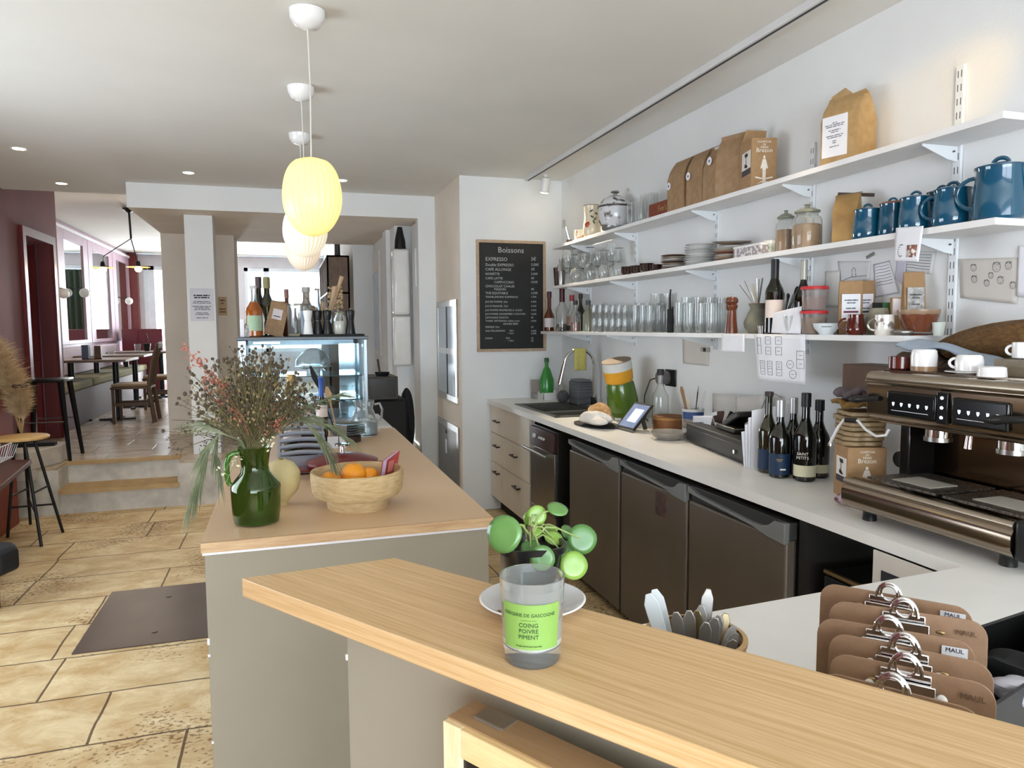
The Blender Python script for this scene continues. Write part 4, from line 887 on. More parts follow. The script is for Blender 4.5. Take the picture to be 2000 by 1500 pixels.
MB().lathe([(r*.8, 0), (r, h*.3), (r*.95, h*.6), (r*.6, h*.95), (r*.55, h), (1e-6, h)], n=28).build('body', mat('sage_stoneware', '9a9682', .6, c2='8a8672', scale=12), t)
q = s3(1750, 2.10)
t = thing('small_carton', 'kraft and white carton leaning between the green carton and the pouch', 'carton', q, face_rz(q)+.2); k = mpx(q, 1)
MB().bx(-11*k, 11*k, -.015, .015, 0, 72*k).build('body', KRAFTC, t, bevel=.001); MB().bx(-9*k, 10*k, -.016, -.015, 38*k, 70*k).build('label', mat('pale_label'), t)
BRC = mat('maroon_glaze', '54180e', .15, coat=.7)
q = s3(1671, 1.985); r = mpx(q, 19); h = mpx(q, 40)
t = mug('mug', 'maroon glazed mug with a white handle on the lowest shelf', q, r, h, BRC, face_rz(q)+R(180), 'mugs on the lowest shelf', prof=[(r*.75, 0), (r*.98, h*.15), (r*.95, h*.35), (r*.72, h*.85), (r*.76, h)])
q = s3(1727, 1.985); r = mpx(q, 17.5); h = mpx(q, 40)
mug('mug', 'white straight mug with grey brown painted drawing on the lowest shelf', q, r, h, mat('painted_mug', 'e4ded6', .2, c2='7e7468', scale=30, contrast=(.38, .44), detail=2, coat=.5), face_rz(q)+R(180), 'mugs on the lowest shelf', prof=[(r*.95, 0), (r, h*.05), (r, h*.5), (r, h)])
q = s3(1793, 2.04); r = mpx(q, 37); h = mpx(q, 50)
t = thing('mixing_bowl', 'brown glazed stoneware bowl near the right end of the lowest shelf', 'bowl', q)
MB().lathe(glassy([(r*.5, 0), (r*.52, h*.08), (r*.8, h*.35), (r*.97, h*.75), (r*.98, h*.82)], .005), n=32, cap=False).build('body', mat('brown_bowl_glaze', '7a4630', .15, c2='6a3a26', scale=10, coat=.7), t)
MB().lathe([(r*.98, h*.82), (r*1.02, h*.86), (r*1.02, h*1.0), (r*.97, h*1.0), (r*.95, h*.82)], n=32, cap=False).build('rim', mat('grey_brown_rim', '9a8068', .3), t)
q = s3(1762, 1.975)
t = thing('soup_spoon', 'steel ladle spoon lying before the brown bowl', 'spoon', q, face_rz(q))
MB().sph((0, 0, .012), .03, 14, 8, (1.2, .6, .35)).build('bowl_end', STEEL, t); MB().tube([(.03, 0, .01), (.09, .01, .006)], .004, 6).build('handle', STEEL, t)
q = s3(1833, 2.05)
glass_o = MB().lathe(glassy([(mpx(q, 9), 0), (mpx(q, 12), mpx(q, 26))], .002), n=20, cap=False).build('ceramic_cup', mat('celadon', 'd2d8ce', .3), loc=q); tag(glass_o, 'small pale celadon cup at the right end of the lowest shelf', 'cup')
# ---------------------------------------------------------------- papers on the shelves and wall
def sheet(name, label, pts, plane, X, cat='paper', m_=PAPER, curl=.0, prints=None, group=None, Z=None):
    # pts: four pixels tl tr br bl on the plane X
    P = [px(a, b, X) for a, b in pts]
    t = thing(name, label, cat, (0, 0, 0), 0, group)
    def fn(u, v):
        p = P[0].lerp(P[1], u).lerp(P[3].lerp(P[2], u), v); return p+Vector((-curl*math.sin(math.pi*u)*(.3+.7*v)-.0, 0, 0))
    MB().grid(fn, 10, 10).build('sheet', m_, t, solid=.0006)
    def at(u, v, off=.0012): p = fn(u, v); return p+Vector((-off, 0, 0))
    return t, at
def strokes(t, at, lines, m_=INK, r=.0006, name='writing'):
    mb = MB()
    for L_ in lines: mb.tube([at(u, v) for u, v in L_], r, 4)
    o = mb.build(name, m_, t, smooth=False); o['kind'] = 'stuff'; return o
def boxl(u0, v0, u1, v1): return [(u0, v0), (u1, v0), (u1, v1), (u0, v1), (u0, v0)]
t, at = sheet('shelf_note', 'small blank white note hanging from the lowest shelf edge', [(1410, 653), (1454, 653), (1454, 688), (1409, 686)], 0, 1.946, curl=.002)
t, at = sheet('table_plan', 'large white table plan with small boxes hanging from the lowest shelf', [(1473, 653), (1573, 653), (1573, 752), (1480, 742)], 0, 1.946, curl=.008)
ls = [boxl(.06, .07, .14, .24), boxl(.06, .24, .14, .42), boxl(.24, .05, .35, .21), boxl(.24, .27, .35, .43), boxl(.45, .05, .57, .21), boxl(.45, .27, .57, .43),
      boxl(.10, .57, .2, .73), boxl(.10, .73, .2, .86), boxl(.27, .57, .37, .73), boxl(.27, .73, .37, .86), boxl(.46, .57, .57, .73), boxl(.46, .73, .57, .86), boxl(.85, .33, .98, .5), boxl(.85, .5, .98, .68)]
for cu, cv in ((.73, .61), (.78, .81)): ls.append([(cu+.065*math.cos(a*math.pi/6), cv+.085*math.sin(a*math.pi/6)) for a in range(13)])
ls += [[(u-.025, v), (u+.025, v)] for u, v in ((.295, .13), (.295, .35), (.51, .13), (.51, .35), (.15, .62), (.15, .68), (.32, .62), (.32, .68), (.51, .62), (.51, .68), (.15, .8), (.32, .8), (.51, .8), (.73, .61), (.78, .81), (.92, .42), (.92, .59))]
strokes(t, at, ls, INK, .0008, 'plan_boxes')
t, at = sheet('folded_sheet', 'crumpled white sheet lying over the shelf in front of the wine bottle', [(1506, 612), (1566, 598), (1564, 652), (1500, 650)], 0, 1.965, curl=.012)
t, at = sheet('photo_card', 'white card with a printed photo and curved lettering hung on the middle shelf', [(1750, 445), (1804, 441), (1794, 511), (1745, 510)], 0, 1.955, curl=.003)
MB().grid(lambda u, v: at(.52+.36*u, .52+.36*v), 2, 2).build('photo', mat('photo_print', '8a5c50', .5, c2='e0d8d0', scale=60, contrast=(.45, .5)), t, solid=.0006)
strokes(t, at, [[(.28+.11*math.cos(a)+j*.005, .68+.16*math.sin(a)), (.28+.13*math.cos(a), .68+.19*math.sin(a)+.01)] for j, a in enumerate([R(v) for v in range(60, 300, 22)])], DINK, .0009)
XWL = XR-.003
DRW = mat('drawing_paper', 'd2d2d2', .8); BEI = mat('beige_drawing_paper', 'cdc7bf', .8)
t, at = sheet('pencil_drawing', 'pale pencil drawing of a small arch taped above the kraft pouches', [(1636, 510), (1701, 510), (1698, 546), (1640, 560)], 0, XWL, m_=DRW, cat='drawing')
strokes(t, at, [[(.5+.06*math.cos(R(a)), .5-.2*math.sin(R(a))) for a in range(0, 181, 20)], [(.45, .55), (.44, .72)], [(.56, .55), (.57, .72)], [(.1, .8), (.4, .7), (.9, .75)]], INK, .001)
MB().box(px(1700, 499, XWL)+Vector((-.002, 0, 0)), (.001, .04, .012), Matrix.Rotation(R(-20), 3, 'X')).build('tape', mat('grey_tape', '7e7e7c', .5), t)
t, at = sheet('handwritten_letter', 'tilted handwritten letter on the wall left of the photo card', [(1706, 516), (1738, 508), (1757, 572), (1708, 582)], 0, XWL, m_=PAPER, cat='letter')
strokes(t, at, [[(.1, .12+.09*i), (.3, .11+.09*i), (.5, .13+.09*i), (.88, .12+.09*i)] for i in range(7)]+[boxl(.03, .03, .97, .97)], INK, .0008)
t, at = sheet('handwritten_letter', 'handwritten letter on the wall right of the photo card', [(1764, 490), (1828, 491), (1819, 536), (1768, 529)], 0, XWL, m_=DRW, cat='letter')
strokes(t, at, [[(.08, .15+.13*i), (.3, .14+.13*i), (.6, .16+.13*i), (.9, .15+.13*i)] for i in range(6)], INK, .0008)
t, at = sheet('portrait_drawing', 'beige sheet with rows of sketched faces on the wall above the coffee machine', [(1872, 506), (1990, 503), (1986, 594), (1876, 582)], 0, XWL, m_=BEI, cat='drawing', curl=.003)
hd_ = []
for cu, cv, s_ in ((.27, .22, 1), (.66, .2, 1.3), (.85, .17, 1), (.28, .5, 1), (.5, .58, .9), (.73, .5, 1), (.57, .4, .8), (.93, .6, .9)):
    hd_.append([(cu+.05*s_*math.cos(a*math.pi/6), cv+.09*s_*math.sin(a*math.pi/6)) for a in range(13)])
    for j in range(5): hd_.append([(cu-.05*s_+.02*j*s_, cv-.02-.02*j % .05), (cu-.035*s_+.02*j*s_, cv-.085*s_)])
    hd_ += [[(cu-.02*s_, cv), (cu-.012*s_, cv+.005)], [(cu+.02*s_, cv), (cu+.028*s_, cv+.005)], [(cu-.012, cv+.045*s_), (cu+.014, cv+.045*s_)]]
strokes(t, at, hd_, INK, .0006, 'sketched_faces')
t, at = sheet('wall_note', 'white note at the right picture edge beside the portrait drawing', [(1990, 480), (2030, 478), (2030, 585), (1985, 578)], 0, XWL-.004)
t, at = sheet('wall_note', 'faint printed note on the wall over the juice bottle and switches', [(1333, 655), (1386, 660), (1384, 715), (1334, 710)], 0, XWL, m_=mat('very_pale_note', 'cfcac2', .8))
t, at = sheet('wall_note', 'narrow white sheet on the wall hanging below the photo card', [(1752, 505), (1770, 508), (1766, 560), (1748, 545)], 0, XWL-.002, m_=mat('lilac_paper', 'c4c2d0', .8))
t, at = sheet('price_list', 'plastic sleeve standing against the wall behind the red lidded tubs', [(1612, 530), (1640, 528), (1640, 600), (1612, 600)], 0, XWL-.004, m_=mat('translucent_sleeve', 'd6d4ce', .3))
# ---------------------------------------------------------------- things on the back worktop
def wp(x, y): return pz(x, y, WT)
# chalkboard menu
p0, p1 = py(929, 468, YB), py(1065, 685, YB)
t = thing('chalkboard', 'black drinks menu chalkboard in a pale wood frame on the end wall', 'chalkboard', (0, 0, 0))
x0, x1, z0, z1 = p0.x, p1.x, p1.z, p0.z; fw = .022
FRW = wood('pale_frame_wood', 'bda489', 'a78c70', (6, 6, 6), 6)
MB().bx(x0, x1, YB-.02, YB-.001, z1-fw, z1).bx(x0, x1, YB-.02, YB-.001, z0, z0+fw).bx(x0, x0+fw, YB-.02, YB-.001, z0+fw, z1-fw).bx(x1-fw, x1, YB-.02, YB-.001, z0+fw, z1-fw).build('frame', FRW, t, bevel=.002)
MB().bx(x0+fw, x1-fw, YB-.012, YB-.004, z0+fw, z1-fw).build('slate', mat('chalkboard_black', '161716', .6, c2='1c1d1c', scale=6), t)
CH_ = mat('chalk', 'b9bcbc', .9); yy = YB-.0135
def chalk(s_, x, y, size, al='LEFT', nm='chalk_line'):
    q = py(x, y, YB-.013); text(nm, s_, size, CH_, t, frameM((q.x, yy, q.z), (1, 0, 0), (0, 0, 1)), ext=.0004, align=al)
chalk('Boissons', 998, 489, .062, 'CENTER', 'chalk_title')
menu = [('EXPRESSO', '2€', 506), ('Double EXPRESSO', '3,50€', 517), ('CAFE ALLONGE', '2€', 526), ('NOISETTE', '2,20€', 535), ('CAFE LATTE', '4€', 543.5), ('          CAPPUCCINO', '4,50€', 551), ('CHOCOLAT CHAUD', '', 559), ('          MAISON', '4€', 565),
        ('THE EQUITABLE', '3,20€', 572.5), ('TISANE JARDINS SUSPENDUS', '3,20€', 580), ('JUS DE POMME, 25cl', '3,90€', 589.5), ("JUS D'ORANGE, 25cl", '3,90€', 598), ('JUS POMME FRAMBOISE & CASSIS', '4,00€', 606), ('JUS POMME GINGEMBRE CURCUMA', '4,00€', 613.5), ('LIMONADE MAISON', '4€', 620.5), ('TONIC ARTISANAL Indian tonic', '4,50€', 627), ('                         GINGER BEER', '', 633), ('PERRIER 33cl', '4€', 639), ('SAN PELLEGRINO      50cl', '4,50€', 646.5), ('                                1 litre', '6,00€', 651.5), ('EVIAN                   50cl', '3€', 661), ('                                1 litre', '5€', 666)]
for a, b, y in menu:
    big = .040 if y < 508 else .030 if y < 530 else .026 if y < 575 else .021
    chalk(a, 948, y, big)
    if b: chalk(b, 1037, y, big*.95)
# tap
q = wp(1158, 778); tx = px(1158, 778, 2.13)
t = thing('kitchen_tap', 'tall arched chrome spring tap over the sink', 'tap', (0, 0, 0)); by = px(1160, 770, 2.11).y
MB().cyl(.022, WT, WT+.07, c=(2.11, by, 0), n=20).build('base', mat('dark_chrome', '3c3c3e', .2, .9), t)
A_, B_, C_ = px(1160, 758, 2.11), px(1163, 700, 2.11), px(1128, 681, 2.0)
pts = [(2.11, by, WT+.06), (2.11, by, WT+.30)]
zt_ = WT+.315; yy0 = by; yy1 = by
for j in range(1, 12):
    a = math.pi*j/12; pts.append((2.11-.115+.115*math.cos(a), by, WT+.30+.115*math.sin(a)))
pts += [(1.88, by, WT+.30)]
MB().tube(pts, .011, 10).build('arched_spout', CHROME, t)
MB().tube([(1.88, by, WT+.31), (1.845, by, WT+.17)], [.014, .017], 12).build('spray_head', CHROME, t)
MB().tube([(2.11, by-.02, WT+.05), (2.09, by-.09, WT+.09)], .006, 8).build('lever', CHROME, t)
o = MB().grid(lambda u, v: (1.995+(u-.5)*.09, by-.018-.004*math.sin(u*9), WT+.425-v*.16) if v > .1 else (1.995+(u-.5)*.09, by-.018+(.1-v)*.3, WT+.42), 8, 10).build('dish_cloth', mat('yellow_green_cloth', 'c2ba6e', .9, c2='b4ac5e', scale=80, bump=.3), solid=.004); tag(o, 'yellow green cloth draped over the tap spout', 'cloth')
# things behind the sink
q = px(1094, 772, 1.98)
t = thing('soap_bottle', 'green plastic cleaner bottle behind the sink', 'bottle', (1.98, 5.36, WT)); k = mpx(q, 1)
MB().lathe([(14*k, 12*k), (15*k, 40*k), (7*k, 62*k), (4*k, 66*k), (4*k, 78*k), (1e-6, 78*k)], n=18).build('body', mat('green_plastic', '2f8a34', .25, coat=.4), t)
MB().lathe([(5*k, 76*k), (5*k, 84*k), (2*k, 85*k)], n=12).build('cap', mat('dark_green_cap', '1e5a28', .4), t)
t = thing('sponge_caddy', 'white caddy at the wall behind the sink', 'caddy', (0, 0, 0)); 
MB().bx(1.93, 2.03, 5.28, 5.31, WT, WT+.055).bx(1.93, 2.03, 5.42, 5.44, WT, WT+.055).bx(1.93, 1.94, 5.28, 5.44, WT, WT+.055).bx(2.02, 2.03, 5.28, 5.44, WT, WT+.075).bx(1.93, 2.03, 5.28, 5.44, WT, WT+.006).build('tray', WPLAST, t, bevel=.003)
t = thing('clear_tub', 'clear plastic tub behind the green cleaner bottle', 'tub', (1.93, 5.47, WT)); MB().lathe(glassy([(.04, .04), (.045, .15)], .002), n=20, cap=False).build('body', CLP, t)
MB().cyl(.042, 0, .042, n=20).build('base', mat('grey_base', '8c8a84', .6), t)
t = thing('washing_up_bottle', 'small clear bottle with a red tip between the caddy and the grey basket', 'bottle', (2.02, 5.15, WT)); MB().lathe([(.025, 0), (.025, .12), (.012, .15), (.012, .17)], n=16).build('body', mat('clear_plastic'), t); MB().cyl(.012, .17, .20, n=12).build('tip', mat('pink_tip', 'c05048', .4), t)
t = thing('cutlery_basket', 'grey ribbed basket draining at the wall beside the tap', 'basket', (0, 0, 0)); GRB = mat('grey_ribbed_plastic', '66686c', .5, c2='505256', scale=22, stretch=(.2, .2, 6), contrast=(.45, .55))
MB().bx(2.03, 2.15, 4.84, 5.02, WT, WT+.17).build('body', GRB, t, bevel=.008)
MB().bx(2.04, 2.14, 4.85, 5.01, WT+.17, WT+.185).build('top', mat('grey_cloth', '7a7c80', .8), t, bevel=.004)
t = thing('scouring_pads', 'grey crumpled scouring pad stacked beside the grey basket', 'scourer', (1.99, 5.03, WT)); o = MB().sph((0, 0, .05), .045, 14, 10, (1, 1, 1.1)).build('pad', mat('grey_scourer', '5f5c60', .8, c2='47454a', scale=40, bump=.5), t)
# citrus juicer
q = wp(1232, 812); base = Vector((2.03, 4.07, WT)); k = mpx(base, 1)
t = thing('citrus_juicer', 'moss green juicer with a yellow band and tilted top on the worktop', 'juicer', base, face_rz(base))
GRN = mat('moss_green_gloss', '4a6a14', .25, coat=.6)
MT = Matrix.Rotation(R(-9), 3, 'Y') @ Matrix.Rotation(R(10), 3, 'X')
MB().lathe([(40*k, 0), (41*k, 6*k), (30*k, 16*k)], n=32).build('foot', GRN, t)
MB().lathe([(31*k, 4*k), (30*k, 40*k), (27*k, 70*k), (24*k, 76*k)], n=32, M=MT).build('column', GRN, t)
MB().lathe([(25*k, 75*k), (27*k, 78*k), (28*k, 98*k), (25*k, 100*k)], n=32, M=MT).build('yellow_band', mat('warm_yellow_plastic', 'e0a22c', .4), t)
MB().lathe([(26*k, 97*k), (28*k, 99*k), (28*k, 116*k), (27*k, 116*k)], n=32, M=MT).build('clear_collar', mat('frosted_collar', 'd2d4d0', .3), t)
MB().lathe([(28.5*k, 115.5*k), (28.5*k, 117*k), (1e-6, 117*k)], n=32, M=MT).build('lid', mat('taupe_lid', '8a7662', .5), t)
MB().bx(-36*k, -24*k, -6*k, 6*k, 52*k, 64*k).build('spout', mat('warm_yellow_plastic'), t, bevel=.004)
MB().bx(-20*k, -8*k, -41.6*k, -41*k, 1*k, 5*k).build('badge', PAPER, t)
# bread bag on a tray
q = wp(1158, 826); cx, cy = 1.72, 3.82
t = thing('black_tray', 'thin black tray at the worktop edge under the wrapped bread', 'tray', (cx, cy, WT), R(8))
MB().lathe([(1e-6, .002), (.10, 0), (.125, .006), (.128, .01), (.12, .009), (.1, .004), (1e-6, .004)], n=32, M=Matrix.Diagonal((.85, 1.45, 1))).build('tray', MBLACK, t)
def blob(name, m_, c, sc, seed, amp, parent=None, M=None, n=28):
    rnd = random.Random(seed); ks = [(rnd.uniform(1, 5), rnd.uniform(1, 5), rnd.uniform(0, 6)) for _ in range(5)]
    mb = MB(); mb.sph((0, 0, 0), 1, n, n//2)
    out = []
    for v in mb.v:
        x, y, z = v; d = 1+amp*sum(math.sin(a*x*1.7+b*y*1.3+cc+z*a) for a, b, cc in ks)/5
        z2 = z*d if z > 0 else z*.75; p = Vector((x*d*sc[0], y*d*sc[1], z2*sc[2]))
        if M is not None: p = M @ p
        out.append(tuple(p+Vector(c)))
    mb.v = out; return mb.build(name, m_, parent)
t = thing('bread_bag', 'loaf wrapped in crumpled white paper on the black tray', 'bread', (cx, cy, WT), R(0))
blob('white_wrapping', mat('white_bread_paper', 'eae6e0', .7, c2='dcd6ce', scale=6, bump=.5, bscale=10), (-.03, -.04, .045), (.07, .15, .045), 3, .35, t)
blob('kraft_wrapping', mat('bread_kraft_paper', 'c8a070', .7, c2='b48a58', scale=10, bump=.5, bscale=14), (.035, .03, .058), (.055, .12, .062), 5, .4, t)
# tablet on a stand
a_, b_ = wp(1202, 838), wp(1246, 852)
P00 = pz(1203, 833, WT+.012); P10 = pz(1250, 845, WT+.012); w_ = (P10-P00).length; ex = (P10-P00).normalized(); 
nrm = Vector((-ex.y, ex.x, 0)); nrm = nrm if nrm.x > 0 else -nrm
hT = .185; up_ = (Vector((0, 0, 1))*math.sin(R(48))+nrm*math.cos(R(48))).normalized()
t = thing('tablet_terminal', 'order tablet in a dark frame leaning on its stand with a lit screen', 'tablet', P00)
def quadslab(c, u0, u1, v0, v1, off, th):
    fz = ex.cross(up_); fz = fz if fz.y < 0 or fz.x < 0 else -fz
    return [tuple(ex*a+up_*b+fz*off) for a, b in ((u0, v0), (u1, v0), (u1, v1), (u0, v1))], tuple(fz*th)
w_ = .185
pl, e_ = quadslab(0, 0, w_, 0, hT, 0, -.012); MB().prism(pl, e_).build('case', MBLACK, t, bevel=.004)
pl, e_ = quadslab(0, .012, w_-.012, .014, hT-.014, .0003, .0006); MB().prism(pl, e_).build('screen', mat('tablet_screen', '6a7488', .1, c2='4a5068', scale=9, emit=.6, ecol='7684a4'), t)
pl, e_ = quadslab(0, .06, w_-.035, .05, hT-.045, .001, .0006); MB().prism(pl, e_).build('screen_panel', mat('tablet_panel', 'b8c2e4', .2, emit=1.0, ecol='aebce6'), t)
pl, e_ = quadslab(0, 0, w_, -.006, .003, .001, -.014); MB().prism(pl, e_).build('metal_edge', STEEL, t)
MB().tube([tuple(ex*w_*.5+up_*.12-ex.cross(up_)*0+nrm*.02), tuple(ex*w_*.55+nrm*.13+Vector((0, 0, -.008)))], .012, 8).bx(0, 0, 0, 0, 0, 0).build('stand', mat('dark_stand', '2c2622', .5), t)
# shallow bowl
q = wp(1306, 858); r = mpx(q, 35)
t = thing('shallow_bowl', 'grey stoneware bowl on a small foot beside the tablet', 'bowl', q)
MB().lathe(glassy([(r*.55, 0), (r*.6, .008), (r*.78, .012), (r*.95, .03), (r, .042)], .004), n=32, cap=False).build('body', mat('grey_stoneware', '98928a', .5, c2='88827a', scale=12), t)
q2 = Vector((2.02, 3.52, WT)); k = mpx(q2, 1)
t = thing('cork_stand', 'round brown cork block with a black band behind the tablet', 'stand', q2); MB().cyl(30*k, 0, 28*k, n=28).build('block', mat('cork_brown', '8a5c34', .7, c2='6e4424', scale=14), t); MB().cyl(30.5*k, 22*k, 26*k, n=28).build('band', mat('light_cork', 'a87c48', .7), t)
q2 = Vector((2.08, 3.72, WT)); k = mpx(q2, 1)
t = bottle('glass_bottle', 'clear glass bottle with a black stopper standing behind the tablet', q2+Vector((0, 0, .0)), 16*k, 108*k, GLASS, CAPK, None, body=.5, capz=.9, liquid=(mat('pale_green_liquid', 'b8c4b0', .1), .12))
# wall socket with plug
q = px(1310, 738, XR-.005)
t = thing('wall_socket', 'double wall socket with a big round grey plug and cable', 'socket', (0, 0, 0))
MB().bx(XR-.012, XR-.001, q.y-.06, q.y+.06, q.z-.05, q.z+.05).build('plate', BLACK, t, bevel=.006)
MB().cyl(.04, 0, .06, c=(XR-.07, q.y+.03, q.z), n=24, M=Matrix.Rotation(R(90), 3, 'Y')).build('plug', mat('grey_plug', '6a6666', .5), t)
MB().tube([(XR-.06, q.y+.06, q.z), (XR-.07, q.y+.13, q.z-.02), (XR-.07, q.y+.2, q.z-.12), (XR-.08, q.y+.19, WT+.02), (XR-.1, q.y+.1, WT+.006)], .004, 6).build('cable', BLACK, t)
q = px(1376, 683, XR-.01)
t = thing('wall_socket', 'small wall switch with a black button under the lowest shelf', 'switch', (0, 0, 0)); MB().bx(XR-.01, XR-.001, q.y-.04, q.y+.04, q.z-.012, q.z+.012).build('plate', mat('grey_switch', 'a8a49c', .5), t); MB().bx(XR-.013, XR-.01, q.y-.01, q.y+.01, q.z-.01, q.z+.01).build('button', BLACK, t)
# utensil tub blue and white
q = Vector((1.99, 3.22, WT)); k = mpx(q, 1)
t = thing('utensil_tub', 'plastic tub with a blue and white picture band holding spatulas', 'tub', q, face_rz(q))
MB().lathe(glassy([(19*k, 0), (20*k, 2*k), (21*k, 58*k)], .002), n=28, cap=False).build('body', mat('milky_plastic', 'c2c4c4', .4), t)
mb = MB(); on_cyl(mb, 21.5*k, 0, 46*k, 50*k, 14*k, 12); mb.build('blue_band', mat('blue_band_print', '2e4678', .5), t)
mb = MB(); on_cyl(mb, 21.3*k, 0, 30*k, 50*k, 18*k, 12); mb.build('picture_band', mat('picture_print', '6e6258', .5, c2='a09488', scale=40), t)
for i, (dx, dz, w_, mm) in enumerate(((-26, 42, 8, mat('wooden_spatula', '8a6e52', .6)), (-12, 20, 6, mat('bone_spoon')), (22, 30, 5, mat('dark_steel')), (24, 36, 9, WPLAST), (10, 44, 3, SILV))):
    lat = Vector((.55, -.83, 0)); b_ = q+Vector((0, 0, 20*k)); spoon('spatula', ['wooden spatula leaning left in the blue banded tub', 'short bone coloured spoon in the blue banded tub', 'dark knife leaning right in the blue banded tub', 'white spatula leaning right in the blue banded tub', 'thin steel whisk wire in the blue banded tub'][i], b_+lat*(dx*.2*k), b_+lat*(dx*k)+Vector((0, 0, (38+dz)*k)), w_*k, mm, 'utensils in the blue banded tub', 'utensil', 'handle')
# white paper and mug with packets
q = Vector((2.02, 3.0, WT)); k = mpx(q, 1)
t = mug('mug', 'white mug with a black stripe stuffed with packets behind the card terminal', q, 19*k, 44*k, mat('ivory_mug', 'd8d2c4', .3), face_rz(q)+R(180)); MB().bx(0, 0, 0, 0, 0, 0)
mb = MB(); on_cyl(mb, 19.6*k, R(-60), 22*k, 5*k, 40*k, 3); o = mb.build('stripe', MBLACK, t); o.rotation_euler = (0, 0, R(180))
for i, (dx, dz, m_) in enumerate(((-14, 52, WPLAST), (-4, 54, mat('brown_packet', '4a3426', .6)), (8, 50, mat('ivory_card')), (16, 54, MBLACK), (-10, 46, mat('brown_packet')))):
    lat = Vector((.55, -.83, 0)); o = MB().box((0, 0, 0), (14*k, 3*k, 22*k), Matrix.Rotation(R(dx*1.5), 3, 'Y')).build('sachet', m_, bevel=.002); o.location = q+lat*(dx*k)+Vector((0, 0, dz*k)); o.rotation_euler = (0, 0, face_rz(q)); tag(o, 'sachet sticking out of the striped white mug', 'sachet', 'sachets in the striped mug')
t, at = sheet('printed_sheet', 'white sheet with a small arch sign standing behind the shallow bowl', [(1352, 812), (1392, 812), (1384, 850), (1350, 848)], 0, 1.96)
strokes(t, at, [[(.35, .7), (.42, .35), (.6, .35), (.68, .7)]], INK, .002)
t = thing('paper_stack', 'crumpled white sheets leaning on the wall behind the cash drawer', 'paper', (0, 0, 0))
for j, pts in enumerate((((1392, 768), (1448, 772), (1446, 850), (1390, 850)), ((1440, 775), (1495, 770), (1500, 850), (1440, 850)))):
    P = [px(a, b, 2.10-.02*j) for a, b in pts]; MB().grid(lambda u, v: P[0].lerp(P[1], u).lerp(P[3].lerp(P[2], u), v)+Vector((-.01*math.sin(u*7+j), 0, 0)), 12, 4).build('sheet', mat('grey_white_paper', 'cac6c0', .8), t, solid=.001)
# cash drawer with card terminal
A0, A1, A2 = wp(1336, 862), wp(1452, 908), wp(1480, 880)
t = thing('cash_drawer', 'black cash drawer with a silver key lock on the worktop', 'cash drawer', (0, 0, 0))
ya, yb_ = wp(1345, 858).y, wp(1456, 908).y
xf = wp(1400, 884).x
f0, f1_ = wp(1340, 862), wp(1455, 910); d_ = (f1_-f0); n_ = Vector((-d_.y, d_.x, 0)).normalized(); n_ = n_ if n_.x > 0 else -n_
hD = .088
base = [f0, f1_, f1_+n_*.26, f0+n_*.20]
MB().prism([tuple(p+Vector((0, 0, .008))) for p in base], (0, 0, hD)).build('body', mat('cash_drawer_black', '1e1f1f', .5), t, bevel=.005)
dn = d_.normalized()
c_ = f0+dn*(d_.length*.55)
MB().prism([tuple(f0+dn*.02-n_*.004+Vector((0, 0, .018))), tuple(f1_-dn*.015-n_*.004+Vector((0, 0, .018))), tuple(f1_-dn*.015-n_*.004+Vector((0, 0, hD-.012))), tuple(f0+dn*.02-n_*.004+Vector((0, 0, hD-.012)))], tuple(n_*.004)).build('drawer_front', mat('cash_drawer_front', '262727', .45), t, bevel=.002)
lk = f0+dn*(d_.length*.87)-n_*.006+Vector((0, 0, .045))
Mn = (-n_).to_track_quat('Z', 'Y').to_matrix()
MB().cyl(.009, 0, .006, c=tuple(lk), n=16, M=Mn).build('lock', CHROME, t)
for s_ in (.08, .9): MB().cyl(.01, 0, .009, c=tuple(f0+dn*(d_.length*s_)+n_*.03), n=12).build('foot', BLACK, t)
tc_ = f0+dn*(d_.length*.50)+n_*.12+Vector((0, 0, hD+.009))
t = thing('card_terminal', 'black payment terminal tilted on top of the cash drawer', 'card terminal', tc_, math.atan2(dn.y, dn.x))
MB().box((0, 0, .012), (.20, .13, .024)).build('base', BLACK, t, bevel=.006)
MB().box((.01, .0, .055), (.17, .09, .03), Matrix.Rotation(R(-22), 3, 'Y')).build('keypad_body', BLACK, t, bevel=.008)
MB().box((-.005, -.0, .074), (.07, .06, .003), Matrix.Rotation(R(-22), 3, 'Y')).build('screen', mat('lcd_grey', '55584e', .3), t)
MB().box((.09, .07, .05), (.09, .06, .09)).build('printer', BLACK, t, bevel=.008)
MB().box((.09, .039, .07), (.05, .002, .02)).build('white_tab', PAPER, t)
MB().tube([(.1, .05, .09), (.14, .06, .16), (.2, .06, .19), (.27, .06, .18)], .0025, 6).build('cable', mat('grey_cable', '8c8a86', .5), t)
# paper sheets standing against the bottles
t = thing('upright_papers', 'white sheets standing on edge between the cash drawer and the wine bottles', 'paper', (0, 0, 0))
for j in range(4):
    a_, b_ = wp(1458-j*2, 905-j*3)+Vector((.0, .0, 0)), wp(1493, 915)
    b_ = f1_+n_*.155+dn*(.075-.012*j); a2 = f1_-n_*.004*j+dn*(.05-.012*j)
    hh = .235-.03*j
    MB().prism([tuple(a2), tuple(b_+Vector((0, 0, 0))), tuple(b_+Vector((0, 0, hh+.03))), tuple(a2+Vector((-.005*j, 0, hh)))], (.001, .001, 0)).build('sheet', PAPER, t)
